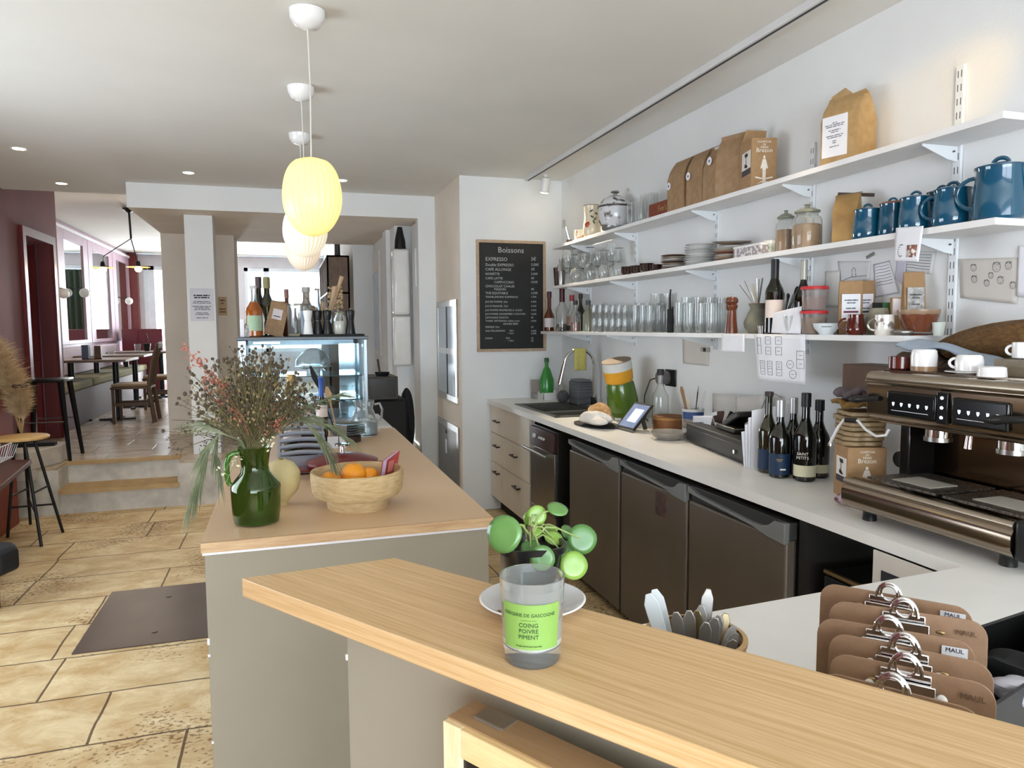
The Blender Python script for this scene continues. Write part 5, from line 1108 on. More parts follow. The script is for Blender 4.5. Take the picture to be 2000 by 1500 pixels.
# wine bottles on the worktop
NAVY = mat('navy_label', '15304e', .5); SCAP = mat('silver_capsule', 'b9babb', .3, .6); IVL = mat('ivory_label', 'd8d4b4', .6)
def wbot(x, y, wpx, hpx, label, cap, lab, labz, gl=WINE, extra=None, body=.5, capz=.8):
    q = wp(x, y); q = q+Vector((.02, .03, 0)); b = bottle('wine_bottle', label, q, mpx(q, wpx/2), mpx(q, hpx), gl, cap, lab, labz, rz=face_rz(q), group='wine bottles on the worktop', body=body, capz=capz)
    return b, mpx(q, wpx/2), mpx(q, hpx)
OLIVE = mat('olive_bottle_glass', '23240f', .06, coat=.7)
WH = mat('white_print')
b, r, h = wbot(1500, 925, 38, 156, 'olive glass bottle with a navy label beside the upright papers', mat('brown_cap'), NAVY, (.05, .30), OLIVE, capz=.95)
mb = MB(); on_cyl(mb, r*1.02, R(20), h*.13, r*.5, h*.02, 4); mb.build('label_print', WH, b)
b, r, h = wbot(1523, 935, 40, 150, 'front dark bottle with a silver capsule and a navy label', SCAP, NAVY, (.05, .32), capz=.79)
mb = MB(); on_cyl(mb, r*1.02, R(20), h*.12, r*.55, h*.02, 4); mb.build('label_print', WH, b); bars('label_title', b, frameM((0, -r*1.03, h*.24), (1, 0, 0), (0, 0, 1)), (.8, .5), r*.8, h*.02, mat('gilt'))
b, r, h = wbot(1549, 928, 36, 148, 'dark bottle with a silver capsule behind the navy label bottle', SCAP, None, None, capz=.8)
b, r, h = wbot(1573, 942, 42, 170, 'front black bottle with white lettering and an ivory label', CAPK, IVL, (.06, .19), capz=.85)
text('bottle_lettering', 'SAINT\nPETITS', h*.045, WH, b, frameM((-r*.2, -r*1.02, h*.30), (1, 0, 0), (0, 0, 1)))
b, r, h = wbot(1600, 935, 40, 150, 'black bottle with a small ivory label beside the brown box', CAPK, IVL, (.07, .18), capz=.87)
b.children[2].scale = (1.0, 1.0, 1.0)
# ---------------------------------------------------------------- oak bar in the foreground
BZ = 1.10
A = pz(472, 1129, BZ); B = pz(772, 1089, BZ); dB = Vector((.572, -.820, 0)).normalized(); nB = Vector((.820, .572, 0)).normalized()
d2 = (pz(2000, 1419, BZ)-B).normalized()
A2 = pz(980, 1316, BZ); dA = (A2-A).normalized()
t = thing('bar_counter', 'oak topped bar counter with a greige body in the foreground', 'counter', A, math.atan2(dA.y, dA.x))
Mi = (Matrix.Translation(A) @ Matrix.Rotation(math.atan2(dA.y, dA.x), 4, 'Z')).inverted()
ex_ = 1.35
ply = [A, A+dA*ex_, B+d2*1.25, B]
ply = [Mi @ p for p in ply]
MB().prism([(p.x, p.y, p.z-.029) for p in ply], (0, 0, .029)).build('top', OAK, t, bevel=.0015)
bo = .075
def ray_line(x, y, off):      # where the ray through a pixel meets the vertical plane parallel to the bar front
    d = ray(x, y); n_ = Vector((-dA.y, dA.x, 0)); n_ = n_ if n_.dot(B-A) > 0 else -n_
    k = ((A+n_*off-CAM).dot(n_))/d.dot(n_); return CAM+d*k, n_
c0, nA = ray_line(679, 1300, bo)
c0.z = 0
q0 = Mi @ c0; tb = max((Mi @ B).y, .2)
pb = [(q0.x, q0.y, 0), (1.25, q0.y, 0), (1.25, q0.y+.10, 0), (q0.x, q0.y+.10, 0)]
zz_ = -BZ
MB().prism([(p[0], p[1], zz_) for p in pb], (0, 0, BZ-.03)).build('body', GREIGE, t, bevel=.001)
ch = MB()
for z_, s_ in ((-.11, .003), (-.3, .004), (-.36, .003), (-.5, .004)): ch.box((q0.x-.0005, q0.y-.0005, z_), (s_, s_, s_*3))
o = ch.build('chipped_paint', PAPER, t); o['kind'] = 'stuff'
# pine framed board leaning on the bar
F0, _ = ray_line(865, 1408, bo-.085)
F1, _ = ray_line(898, 1424, bo-.085)
t = thing('framed_board', 'pine framed black menu board leaning on the bar front', 'menu board', F0, math.atan2(dA.y, dA.x)-R(3))
fw = .028; H_ = 1.0; W_ = .55; th = .055
Ml = Matrix.Rotation(R(-4), 3, 'X')
MB().box((fw/2, th/2, -H_/2), (fw, th, H_), None).build('left_upright', PINEZ, t, bevel=.001)
MB().box((fw+W_/2, th/2, -.017), (W_, th, .034), None).build('top_rail', PINE, t, bevel=.001)
MB().box((fw+W_/2, th/2+.004, .001), (W_+fw*2, th-.008, .003)).build('top_edge', wood('brown_pine_edge', 'a88a66', '94754f', (1, 9, 9), 4), t)  # top face in a browner wood than the rest of the frame
MB().box((fw+W_+fw/2, th/2, -H_/2), (fw, th, H_), None).build('right_upright', PINEZ, t, bevel=.001)
MB().box((fw+W_/2, .008, -H_/2-.017), (W_, .006, H_-.034), None).build('black_panel', mat('board_black', '121318', .25), t)
MB().box((.048, th-.016, .0035), (.045, .024, .002)).tube([(.026, th-.030, .0035), (.068, th-.030, .0035)], .0022, 8).build('hinge', mat('aged_hinge', '9a9282', .4, .7), t)
# saucer, nursery pot plant and scented candle glass
q = pz(1040, 1183, BZ+.008); r = mpx(q, 104)
sc = Vector((q.x, q.y, BZ))
t = thing('saucer', 'white porcelain saucer with a small brown sprig print under the potted plant', 'saucer', sc)
MB().lathe([(1e-6, .001), (r*.5, 0), (r*.56, .002), (r*.95, .017), (r, .0195), (r*.965, .0205), (r*.6, .0075), (r*.52, .005), (1e-6, .005)], n=48).build('dish', WHITEC, t)
sp = MB()
for a, rr in ((205, .62), (212, .7), (200, .74), (218, .6), (208, .8)):
    sp.sph((r*rr*math.cos(R(a)), r*rr*math.sin(R(a)), .0095+(rr-.6)*.03), .004, 8, 6, (1.6, .8, .15), M=Matrix.Rotation(R(a*7), 3, 'Z'))
o = sp.build('printed_sprig', mat('sprig_print', '7a5a3c', .5), t); o['kind'] = 'stuff'
gb = pz(1040, 1284, BZ); gc = Vector((gb.x, gb.y, BZ)); rg = mpx(gc+Vector((0, 0, .05)), 60); hg = .098
rt_ = mpx(Vector((gc.x, gc.y, BZ+hg)), 64)
t = thing('candle_glass', 'clear candle glass with a lime green label standing on the oak bar', 'candle', gc, face_rz(gc)-R(4))
pf = [(rg*.86, 0), (rg*.92, .003), (rg*.95, .02), (rt_, hg)]
inner = [(rt_-.0022, hg), (rg*.95-.0025, .024), (rg*.8, .018), (1e-6, .0175)]
MB().lathe([(1e-6, 0)]+pf+inner, n=48, cap=False).build('glass', mat('cloudy_candle_glass', 'f6faf9', .04, trans=.9, ior=1.3, coat=.5), t)
MB().lathe([(1e-6, .0178), (rg*.78, .0182), (rg*.93, .0245), (rg*.93, .030), (rg*.6, .027), (1e-6, .026)], n=40).build('wax', mat('wax', 'e6e6e0', .5, sss=.2), t)
fz = mat('frosted_residue', 'e8eaea', .5, trans=.7, alpha=.35, ior=1.1)
MB().lathe([(rg*.938, .028), ((rg*.95+rt_)/2-.003, .062), (rt_*.975, .088)], n=40, cap=False).build('wax_film', fz, t)
LIME = mat('lime_green_label', '7ea450', .6, c2='789c4a')
def lab_r(z): return rg*.95+(rt_-rg*.95)*(z-.02)/(hg-.02)+.0006
MB().grid(lambda u, v: (lab_r(.026+.052*v)*math.sin(-1.0+2.0*u), -lab_r(.026+.052*v)*math.cos(-1.0+2.0*u), .024+.052*v), 24, 4).build('label', LIME, t)
def wrap_text(name, s_, size, z, m_, parent, R_=None, ang=0):
    cu = bpy.data.curves.new('t', 'FONT'); cu.body = s_; cu.size = size; cu.align_x = 'CENTER'; cu.align_y = 'CENTER'; cu.extrude = .0001; cu.resolution_u = 2
    to = bpy.data.objects.new('t', cu); col.objects.link(to); me = bpy.data.meshes.new_from_object(to.evaluated_get(bpy.context.evaluated_depsgraph_get())); bpy.data.objects.remove(to)
    for v in me.vertices:
        x, y, e = v.co; rr = (R_ or lab_r(z+y))+.0006+e; a = x/rr+ang; v.co = (rr*math.sin(a), -rr*math.cos(a), z+y)
    me.materials.clear(); me.materials.append(m_); o = bpy.data.objects.new(name, me); col.objects.link(o); o.parent = parent; return o
DG = mat('dark_green_ink', '24401c', .7)
wrap_text('brand_lettering', 'CIERGERIE DE GASCOGNE', .0053, .064, DG, t, ang=-.05)
wrap_text('rule', '____________', .003, .0595, DG, t, ang=-.05)
for i, s_ in enumerate(('COING', 'POIVRE', 'PIMENT')): wrap_text('scent_lettering', s_, .0068, .0525-.0068*i, DG, t, ang=-.05)
wrap_text('small_lettering', 'bougie parfumee naturelle', .0028, .0285, DG, t, ang=-.05)
# plant
pc = Vector((sc.x+.0, sc.y+.01, BZ+.0085)); 
t = thing('potted_plant', 'round leaved money plant in a black nursery pot on the saucer', 'plant', pc, face_rz(pc)+R(12))
hp_ = .085; rp = .041; rq = .030
def sqring(r_, z_, n=24):
    out = []
    for i in range(n):
        a = 2*math.pi*i/n; c_, s_ = math.cos(a), math.sin(a); k = (abs(c_)**4+abs(s_)**4)**-.25; out.append((r_*k*c_, r_*k*s_, z_))
    return out
pm = MB(); rings = [sqring(rq, 0), sqring(rp*.97, hp_*.9), sqring(rp*1.08, hp_*.9), sqring(rp*1.1, hp_), sqring(rp*1.0, hp_), sqring(rp*.9, hp_*.8)]
vs = [v for r_ in rings for v in r_]; n_ = 24
pm.add(vs, [(j*n_+i, j*n_+(i+1) % n_, (j+1)*n_+(i+1) % n_, (j+1)*n_+i) for j in range(len(rings)-1) for i in range(n_)]+[tuple(range(n_))[::-1]])
pm.build('pot', mat('black_nursery_plastic', '111214', .25), t)
pm = MB(); pm.prism(sqring(rp*.93, hp_*.84), (0, 0, .002)); pm.build('soil', mat('dark_soil', '1c1613', .9, c2='2c221c', scale=60, bump=.5), t)
Mw = (Matrix.Translation(pc) @ Matrix.Rotation(face_rz(pc)+R(12), 4, 'Z')).inverted()
LEAF = mat('pilea_leaf_green', '5f8748', .3, c2='4c763c', scale=18, coat=.3); LEAF2 = mat('young_leaf_green', '86a84c', .3, c2='74983e', scale=18, coat=.3)
crown = Vector((0, 0, hp_+.01))
yp = pc.y
leaves = [(984, 1043, 37, -.03, -25, 0, 0), (1137, 1053, 29, .0, 10, 0, 0), (1121, 1104, 27.5, -.035, 15, 0, 1), (1059, 1090, 25, -.045, 0, -10, 0), (1000, 1040, 22, .02, -20, 0, 0), (1049, 1006, 19, .01, 5, 0, 1), (1036, 1013, 16, .02, -25, 0, 1), (1090, 1072, 23, .01, 20, 10, 0), (1036, 1069, 20, -.01, -10, 45, 0), (1089, 983+10, 21, .0, 30, 62, 0), (1110, 1040, 17, .03, 50, 30, 0), (1082, 1050, 19, -.0, 30, 50, 1), (1078, 1033, 12, .02, 20, 60, 1), (1046, 1038, 12, .0, 0, 60, 1), (1105, 1075, 20, .03, 30, 20, 0)]
st = []
for i, (x, y, rpx, dy, yaw, pitch, kind) in enumerate(leaves):
    P = py(x, y, yp+dy); r_ = mpx(P, rpx); L0 = Mw @ P
    tocam = (Mw.to_3x3() @ (CAM-P)).normalized()
    nrm = (Matrix.Rotation(R(yaw), 3, 'Z') @ tocam); nrm = (nrm+Vector((0, 0, math.tan(R(min(pitch, 65)))*.9))).normalized()
    qm = nrm.to_track_quat('Z', 'Y').to_matrix()
    mb = MB(); n = 22
    vs = [tuple(L0+qm @ Vector((0, 0, -r_*.03)))]
    fs = []
    for k, f_ in enumerate((.35, .7, 1.0)):
        for j in range(n):
            a = 2*math.pi*j/n; vs.append(tuple(L0+qm @ Vector((r_*f_*math.cos(a)*(1+.03*math.sin(3*a+i)), r_*f_*math.sin(a), r_*(.0 if f_ < 1 else -.06)-r_*.03*(1-f_)))))
    for j in range(n): fs.append((0, 1+j, 1+(j+1) % n))
    for k in range(2):
        for j in range(n): a_ = 1+k*n+j; b_ = 1+k*n+(j+1) % n; fs.append((a_, a_+n, b_+n, b_))
    mb.add(vs, fs); mb.build('leaf', LEAF2 if kind else LEAF, t, solid=.0012)
    mid = (crown+L0)/2+Vector((0, 0, .012)); at_ = L0-nrm*r_*.1
    MB().tube([crown+Vector((random.uniform(-.006, .006), 0, -.01)), crown.lerp(mid, .6)+Vector((0, 0, .004)), mid, at_], [.0016, .0014, .0012, .0011], 6).build('stalk', mat('leaf_stalk', '8a9a5a', .4), t)
MB().tube([(0, 0, hp_*.8), (0, 0, hp_+.02)], .004, 8).build('stem', mat('brown_stem', '5a4634', .7), t)
# ---------------------------------------------------------------- cutlery pot and clipboards on the return worktop
pc = Vector((.553, .882, WT+.003))
t = thing('cutlery_pot', 'woven tan pot full of cutlery standing behind the oak bar', 'pot', pc)
WOV = mat('woven_tan', '9c7c54', .8, c2='7a5c3c', scale=60, stretch=(1, 1, 3), bump=.5, bscale=90)
MB().lathe(glassy([(.058, 0), (.066, .01), (.07, .07), (.071, .128)], .004), n=36, cap=False).build('body', WOV, t)
MB().lathe([(.0665, .124), (.0725, .124), (.0735, .131), (.0665, .132)], n=36, cap=False).build('rim', mat('tan_rim', 'b49468', .6), t)
CUT = mat('satin_cutlery', 'b4b2ae', .35, .85); CWH = mat('white_knife_handle', 'd4dadc', .35)
tips = [(1266, 1160, .02, 1), (1278, 1151, .035, 1), (1320, 1195, .0, 0), (1346, 1192, .0, 0), (1362, 1192, .01, 2), (1370, 1182, .02, 0), (1384, 1150, .03, 0), (1398, 1206, -.02, 0), (1405, 1202, -.0, 0), (1419, 1198, .02, 2), (1436, 1222, .0, 0), (1440, 1236, -.01, 0), (1436, 1250, -.02, 0), (1380, 1215, -.03, 0)]
for i, (x, y, dy, k) in enumerate(tips):
    tip = py(x, y, pc.y+dy); base = Vector((pc.x+(x-1355)/1404*.25, pc.y+dy*.5, BZ-.115))
    base = Vector((pc.x, pc.y, 0)).lerp(Vector((tip.x, tip.y, 0)), .25); base.z = WT+.03
    b0 = base; lbl = 'white handled knife leaning left out of the woven cutlery pot' if k == 1 else 'satin steel cutlery handle sticking up from the woven pot'
    dd = (tip-b0); side = dd.cross(tip-CAM).normalized(); nn_ = side.cross(dd).normalized(); hw = .0085 if k != 1 else .0105
    mb = MB(); vs = []; fs = []; N_ = 12
    for j in range(N_+1):
        u = j/N_; wv = hw*(.35+.65*min(1, u*1.3)) if u < .9 else hw*math.sqrt(max(.02, 1-((u-.9)/.1)**2*.85))
        c_ = b0+dd*u
        for s_, tt in ((-1, -1), (1, -1), (1, 1), (-1, 1)): vs.append(tuple(c_+side*s_*wv+nn_*tt*.0014))
    for j in range(N_):
        for e in range(4): a_, b_ = j*4+e, j*4+(e+1) % 4; fs.append((a_, b_, b_+4, a_+4))
    fs += [(3, 2, 1, 0), (N_*4, N_*4+1, N_*4+2, N_*4+3)]
    mb.add(vs, fs); o = mb.build('cutlery', CWH if k == 1 else (mat('brassy_reflection', 'a89878', .2, .9) if k == 2 else CUT), bevel=.001); tag(o, lbl, 'cutlery', 'white handled knives in the pot' if k == 1 else 'cutlery in the woven pot')
zc_ = 1.09
rows = [((1603, 1137), (1902, 1190), 1745, 'farthest clipboard with a white sticker, standing highest', 'MAUL', 0), ((1621, 1171), (1931, 1217), 1772, 'second clipboard from the back with a dark printed mark', None, 1), ((1597, 1204), (1906, 1256), 1742, 'third clipboard from the back with a white sticker', 'MAUL', 2), ((1620, 1233), (1943, 1300), 1776, 'fourth clipboard from the back, brown and unlabelled', None, 3), ((1621, 1272), (1948, 1341), 1778, 'fifth clipboard from the back with a faint dark mark', None, 4), ((1600, 1308), (1925, 1392), 1755, 'nearest clipboard mostly hidden behind the oak bar', None, 5)]
def clipboard(TL, TR, label, stk, cx, i):
    P0, P1 = pz(*TL, zc_), pz(*TR, zc_); ex = (P1-P0); w_ = ex.length; a = math.atan2(ex.y, ex.x)
    t = thing('clipboard', label, 'clipboard', (P0.x, P0.y, zc_), a, 'clipboards behind the bar'); t.rotation_euler = (R(-3-2*(i % 2)), 0, a)
    h = .165; rc = .022; pts = []
    for c_x, c_z, a0 in ((rc, -rc, 180), (w_-rc, -rc, 90)):
        for k in range(7): u = R(a0-15*k); pts.append((c_x+rc*math.cos(u), 0, c_z+rc*math.sin(u)))
    pts += [(w_, 0, -h), (0, 0, -h)]
    MB().prism(pts, (0, .003, 0)).build('board', MDF, t, bevel=.0006)
    u = (cx-TL[0])/(TR[0]-TL[0]); x = w_*u
    cl = MB().box((x, -.003, -.012), (.052, .005, .018)).box((x, -.008, -.021), (.058, .004, .004)).build('clip_plate', CHROME, t, bevel=.0015)
    MB().tube([(x-.0165*math.cos(math.pi*k/12), -.006, -.006+.024*math.sin(math.pi*k/12)) for k in range(13)], .0022, 8).build('clip_wire', CHROME, cl)
    MB().tube([(x-.0105*math.cos(2*math.pi*k/16), -.0085, .004+.0105*math.sin(2*math.pi*k/16)) for k in range(16)], .0016, 8, closed=True).build('clip_ring', CHROME, cl)
    MB().bx(x-.03, x+.03, -.014, -.009, -.034, -.012).build('clip_jaw', CHROME, cl, bevel=.001)
    rv = .72 if i % 2 else .28
    MB().sph((w_*rv, -.001, -.022), .004, 10, 6, (1.3, .5, .7)).build('rivet', mat('brass_rivet', 'a08860', .3, .8), t)
    if i >= 2:
        for sgn in (-1, 1): MB().sph((x+sgn*.036, -.004, -.028), .006, 10, 8, (1, .6, 1.2)).build('white_clip_tab', mat('soft_white_tab', 'e2dfd8', .5), t)
    MB().bx(.02, w_*.72, -.0012, -.0002, -h+.005, -.034).build('paper', PAPER, t)
    if stk:
        MB().bx(w_*.80, w_*.955, -.0022, -.0016, -.036, -.009).build('sticker', mat('grey_sticker', 'c9c9cb', .6), t)
        text('sticker_lettering', stk, .0075, DINK, t, frameM((w_*.8775, -.0024, -.0135), (1, 0, 0), (0, 0, 1)))
        bars('sticker_text', t, frameM((w_*.8775, -.0024, -.0265), (1, 0, 0), (0, 0, 1)), (1, .9, 1, .7), w_*.13, .0036, INK)
    elif i in (1, 4): text('printed_mark', 'MAUL', .009, mat('brown_print', '5c4430', .8), t, frameM((w_*.87, -.0024, -.018), (1, 0, 0), (0, 0, 1)))
    return t
for r_ in rows: clipboard(r_[0], r_[1], r_[3], r_[4], r_[2], r_[5])
t = thing('clipboard_box', 'black box holding the clipboards upright on the return worktop', 'box', (0, 0, 0))
ca, cb = pz(1610, 1137, zc_), pz(1895, 1190, zc_); cc, cd_ = pz(1600, 1325, zc_), pz(1925, 1405, zc_)
pp = [Vector((p.x, p.y, WT+.003)) for p in (ca, cb, cd_, cc)]
for i in range(4):
    a_, b_ = pp[i], pp[(i+1) % 4]; n2 = Vector((-(b_-a_).y, (b_-a_).x, 0)).normalized()
    MB().prism([tuple(a_), tuple(b_), tuple(b_+n2*.003), tuple(a_+n2*.003)], (0, 0, .03)).build('side', MBLACK, t)
# black organiser at the right edge
Q = [pz(1895, 1228, 1.02), pz(2040, 1180, 1.02), pz(2080, 1290, 1.02), pz(1935, 1385, 1.02)]
t = thing('black_organiser', 'black plastic organiser at the right picture edge beside the clipboards', 'organiser', (0, 0, 0))
Q = [Vector((p.x, p.y, WT+.003)) for p in Q]; cq = sum(Q, Vector())/4
for i in range(4):
    a_, b_ = Q[i], Q[(i+1) % 4]; ia, ib = a_.lerp(cq, .09), b_.lerp(cq, .09)
    MB().prism([tuple(a_), tuple(b_), tuple(ib), tuple(ia)], (0, 0, .117)).build('side', BLACK, t)
MB().prism([tuple(p.lerp(cq, .08)) for p in Q], (0, 0, .03)).build('base', MBLACK, t)
b_ = cq+Vector((0, 0, .06)); o = blob('black_cloth', mat('black_cloth', '1b1c1e', .8, bump=.4, bscale=12), b_, (.05, .06, .045), 9, .3); tag(o, 'crumpled black cloth inside the black organiser', 'cloth')
q = pz(1985, 1352, 1.0); o = blob('plastic_bag', mat('pale_bag', 'b4b2bc', .4, bump=.4, bscale=12), q, (.035, .03, .02), 4, .3); tag(o, 'pale plastic bag poking out of the black organiser at the picture edge', 'bag')
# ---------------------------------------------------------------- coffee machine
t = thing('coffee_machine', 'two group espresso machine in brown reflecting steel on the worktop', 'coffee machine', (0, 0, 0))
MSTEEL = mat('bronze_tinted_steel', 'a09284', .16, 1, c2='96887a', scale=3); MLIGHT = mat('light_satin_steel', 'b4a898', .28, 1)
y0, y1 = 1.17, 1.785
MB().bx(1.60, 2.10, 1.20, 1.74, .945, 1.012).build('tray_housing', MSTEEL, t, bevel=.012, seg=4)
pr = [(1.598, .935), (1.585, .955), (1.584, .985), (1.598, 1.012), (1.63, 1.02), (1.66, 1.018), (1.66, .935)]
MB().prism([(x, 1.205, z) for x, z in pr], (0, .53, 0)).build('front_skirt', MSTEEL, t, angle=60)
MB().tube([(1.600, 1.205, 1.010), (1.600, 1.735, 1.010)], .012, 12).build('top_rail', MLIGHT, t)
MB().tube([(1.600, 1.205, .945), (1.600, 1.735, .945)], .008, 12).build('bottom_rail', MLIGHT, t)
MB().bx(1.59, 1.75, 1.165, 1.205, .93, 1.03).build('corner_foot', BLACK, t, bevel=.012)
gr = MB(); gr.bx(1.665, 1.88, 1.22, 1.46, 1.016, 1.021).bx(1.665, 1.88, 1.48, 1.72, 1.016, 1.021); gr.build('drip_grid', mat('perforated_grid', '9a9288', .35, .9, c2='6e665c', scale=120, contrast=(.48, .52)), t)
for yy in (1.27, 1.53): MB().bx(1.70, 1.80, yy, yy+.13, 1.0215, 1.023).build('grid_mat', mat('pale_grid_mat', 'b4aea4', .5), t)
for y_ in (1.25, 1.68): MB().lathe([(.02, 0), (.018, .03), (.022, .036)], c=(1.64, y_, WT+.0), n=16).build('foot', BLACK, t)
MB().bx(1.9, 2.1, 1.20, 1.72, 1.0, 1.2).build('backsplash', mat('dark_bronze_mirror', '5a4838', .14, 1), t)
MB().bx(1.80, 2.1, 1.70, 1.735, 1.01, 1.2).build('left_pillar', mat('black_gloss', '0e0d0d', .15), t, bevel=.004)
# upper body with a curved underside
pr = [(1.735, 1.335), (1.712, 1.322), (1.706, 1.302), (1.712, 1.298), (1.716, 1.215), (1.724, 1.195), (1.745, 1.182), (1.80, 1.178), (2.1, 1.178), (2.1, 1.335)]
ub = MB().prism([(x, y0, z) for x, z in pr], (0, y1-y0, 0)).build('upper_body', [MSTEEL], t, bevel=.006, seg=3, angle=50)
MB().tube([(1.72, y0+.01, 1.317), (1.72, y1-.01, 1.317)], .018, 14).build('top_edge', MLIGHT, t)
MB().tube([(1.745, y0+.01, 1.188), (1.745, y1-.03, 1.188)], .010, 12).build('lower_edge', MSTEEL, t)
MB().bx(1.76, 2.08, y0+.02, y1-.02, 1.335, 1.340).build('cup_tray', MSTEEL, t)
PANEL = mat('keypad_black', '0b0c0d', .15); GLOW = mat('lit_white_symbol', 'dff4ff', .4, emit=2.2, ecol='d6f0ff')
def keypad(xa, ya_, xb, yb_, n):
    a, b = px(xa, ya_, 1.709), px(xb, yb_, 1.709)
    z0, z1 = 1.208, 1.282
    k = MB().bx(1.704, 1.716, b.y, a.y, z0, z1).build('keypad', PANEL, t, bevel=.006, seg=3)
    for j in range(n):
        yy = a.y+(b.y-a.y)*(.16+.17*j)
        mb = MB(); s_ = .0065
        mb.prism([(1.7035, yy-s_*.6, 1.250), (1.7035, yy+s_*.6, 1.250), (1.7035, yy+s_*.5, 1.243), (1.7035, yy, 1.239), (1.7035, yy-s_*.5, 1.243)], (-.0006, 0, 0)); mb.build('cup_symbol', GLOW, k)
    MB().bx(1.7032, 1.7038, b.y+(a.y-b.y)*.13, a.y-(a.y-b.y)*.12, 1.2255, 1.2268).build('line', PAPER, k)
    return k
keypad(1734, 765, 1828, 818, 5); keypad(1861, 775, 1970, 838, 5)
a, b = px(1832, 765, 1.709), px(1851, 822, 1.709)
k = MB().bx(1.705, 1.716, b.y, a.y, 1.205, 1.292).build('switch_strip', PANEL, t, bevel=.002)
for z_ in (1.277, 1.25, 1.223): MB().sph((1.7045, (a.y+b.y)/2, z_), .0055, 12, 8, (.3, 1, .8)).build('lit_button', GLOW, k)
for (yk, zk) in ((px(1693, 776, 1.70).y, 1.253), (px(1985, 812, 1.70).y+.02, 1.245)):
    MB().tube([(1.71, yk-.035, zk), (1.69, yk-.005, zk-.002), (1.685, yk+.02, zk-.006), (1.685, yk+.05, zk-.010)], [.008, .010, .013, .007], 12).build('steam_lever', BLACK, t)
for yg in (1.60, 1.375):
    g = MB().cyl(.034, 1.150, 1.18, c=(1.80, yg, 0), n=28).build('group_head', CHROME, t)
    MB().cyl(.037, 1.140, 1.152, c=(1.80, yg, 0), n=28).build('group_ring', STEEL, g)
MB().tube([(1.79, 1.49, 1.18), (1.785, 1.49, 1.135)], [.008, .011], 12).build('water_spout', CHROME, t)
q = px(1760, 897, 1.895); MB().cyl(.026, 0, .012, c=(1.887, q.y, q.z), n=24, M=Matrix.Rotation(R(90), 3, 'Y')).build('gauge', BLACK, t)
q = px(1763, 871, 1.895); MB().sph((1.897, q.y, q.z), .004, 8, 6).build('pilot_light', mat('red_pilot', 'd04030', .4, emit=1.5, ecol='ff4030'), t)
P = [px(1737, 838, 1.74), px(1730, 850, 1.735), px(1712, 852, 1.73), px(1692, 840, 1.725), px(1676, 822, 1.72), px(1648, 820, 1.70), px(1637, 835, 1.695), px(1621, 866, 1.69)]
MB().tube(P, .0045, 8).build('steam_wand', mat('bright_satin_wand', 'f0f0ee', .35, .6), t); MB().tube([P[4].lerp(P[5], .12), P[4].lerp(P[5], .9)], .0085, 10).build('wand_grip', BLACK, t)
MB().tube([P[-1], P[-1]+Vector((0, 0, -.008))], .006, 8).build('wand_tip', CHROME, t)
# cups on the machine
CZ = 1.3405
def on_m(x, X, z=CZ): p = px(x, 720, X); return Vector((X, p.y, z))
q = on_m(1759, 1.80); mug('espresso_cup', 'small brown glazed cup with a pale rim on the coffee machine', q, mpx(q, 22), mpx(q, 25), mat('red_brown_cup', '5a2418', .2, coat=.5), face_rz(q), 'cups on the coffee machine', prof=[(mpx(q, 19), 0), (mpx(q, 22), .004), (mpx(q, 22), mpx(q, 25))])
q = on_m(1804, 1.80); mug('espresso_cup', 'white cup stacked upside down on a brown cup on the coffee machine', q+Vector((0, 0, .014)), mpx(q, 23.5), mpx(q, 33), WHITEC, face_rz(q)+1, 'cups on the coffee machine', prof=[(mpx(q, 19), 0), (mpx(q, 22), .004), (mpx(q, 23.5), mpx(q, 14)), (mpx(q, 23), mpx(q, 33))], flip=True, hr=.001)
o = MB().lathe([(mpx(q, 23), 0), (mpx(q, 23.5), .0138)], n=24).build('cup_stand', mat('tan_cup', '9a7a5c', .3, coat=.4), loc=q); tag(o, 'tan cup base under the upturned white cup', 'cup')
q = on_m(1893, 1.80); 
sa = plate(mpx(q, 42), None, .006).build('saucer', WHITEC, loc=q); tag(sa, 'white saucer under the large upturned cup on the coffee machine', 'saucer')
mug('espresso_cup', 'large white cup with its handle to the left, upturned on a saucer', q+Vector((0, 0, .008)), mpx(q, 25), mpx(q, 32), WHITEC, face_rz(q), 'cups on the coffee machine', prof=[(mpx(q, 19), 0), (mpx(q, 23), .005), (mpx(q, 25), mpx(q, 14)), (mpx(q, 24), mpx(q, 32))], flip=True, hside=-1)
q = on_m(1938, 1.765); mug('espresso_cup', 'low white cup lying upturned beside the saucer on the coffee machine', q, mpx(q, 26), mpx(q, 20), WHITEC, face_rz(q)+1, 'cups on the coffee machine', prof=[(mpx(q, 20), 0), (mpx(q, 24), .003), (mpx(q, 26), mpx(q, 20))], flip=True, hr=.006)
q = on_m(2003, 1.86, CZ+.045); o = MB().bx(-.05, .05, -.05, .05, -.045, -.001).build('wooden_block', wood('grey_brown_block', '7c705c', '6a5e4c', (4, 4, 4)), loc=q); tag(o, 'grey brown block carrying a cup at the right picture edge', 'block')
mug('espresso_cup', 'white cup with its handle showing at the right picture edge', q, mpx(q, 24), mpx(q, 32), WHITEC, face_rz(q), 'cups on the coffee machine', hside=-1)
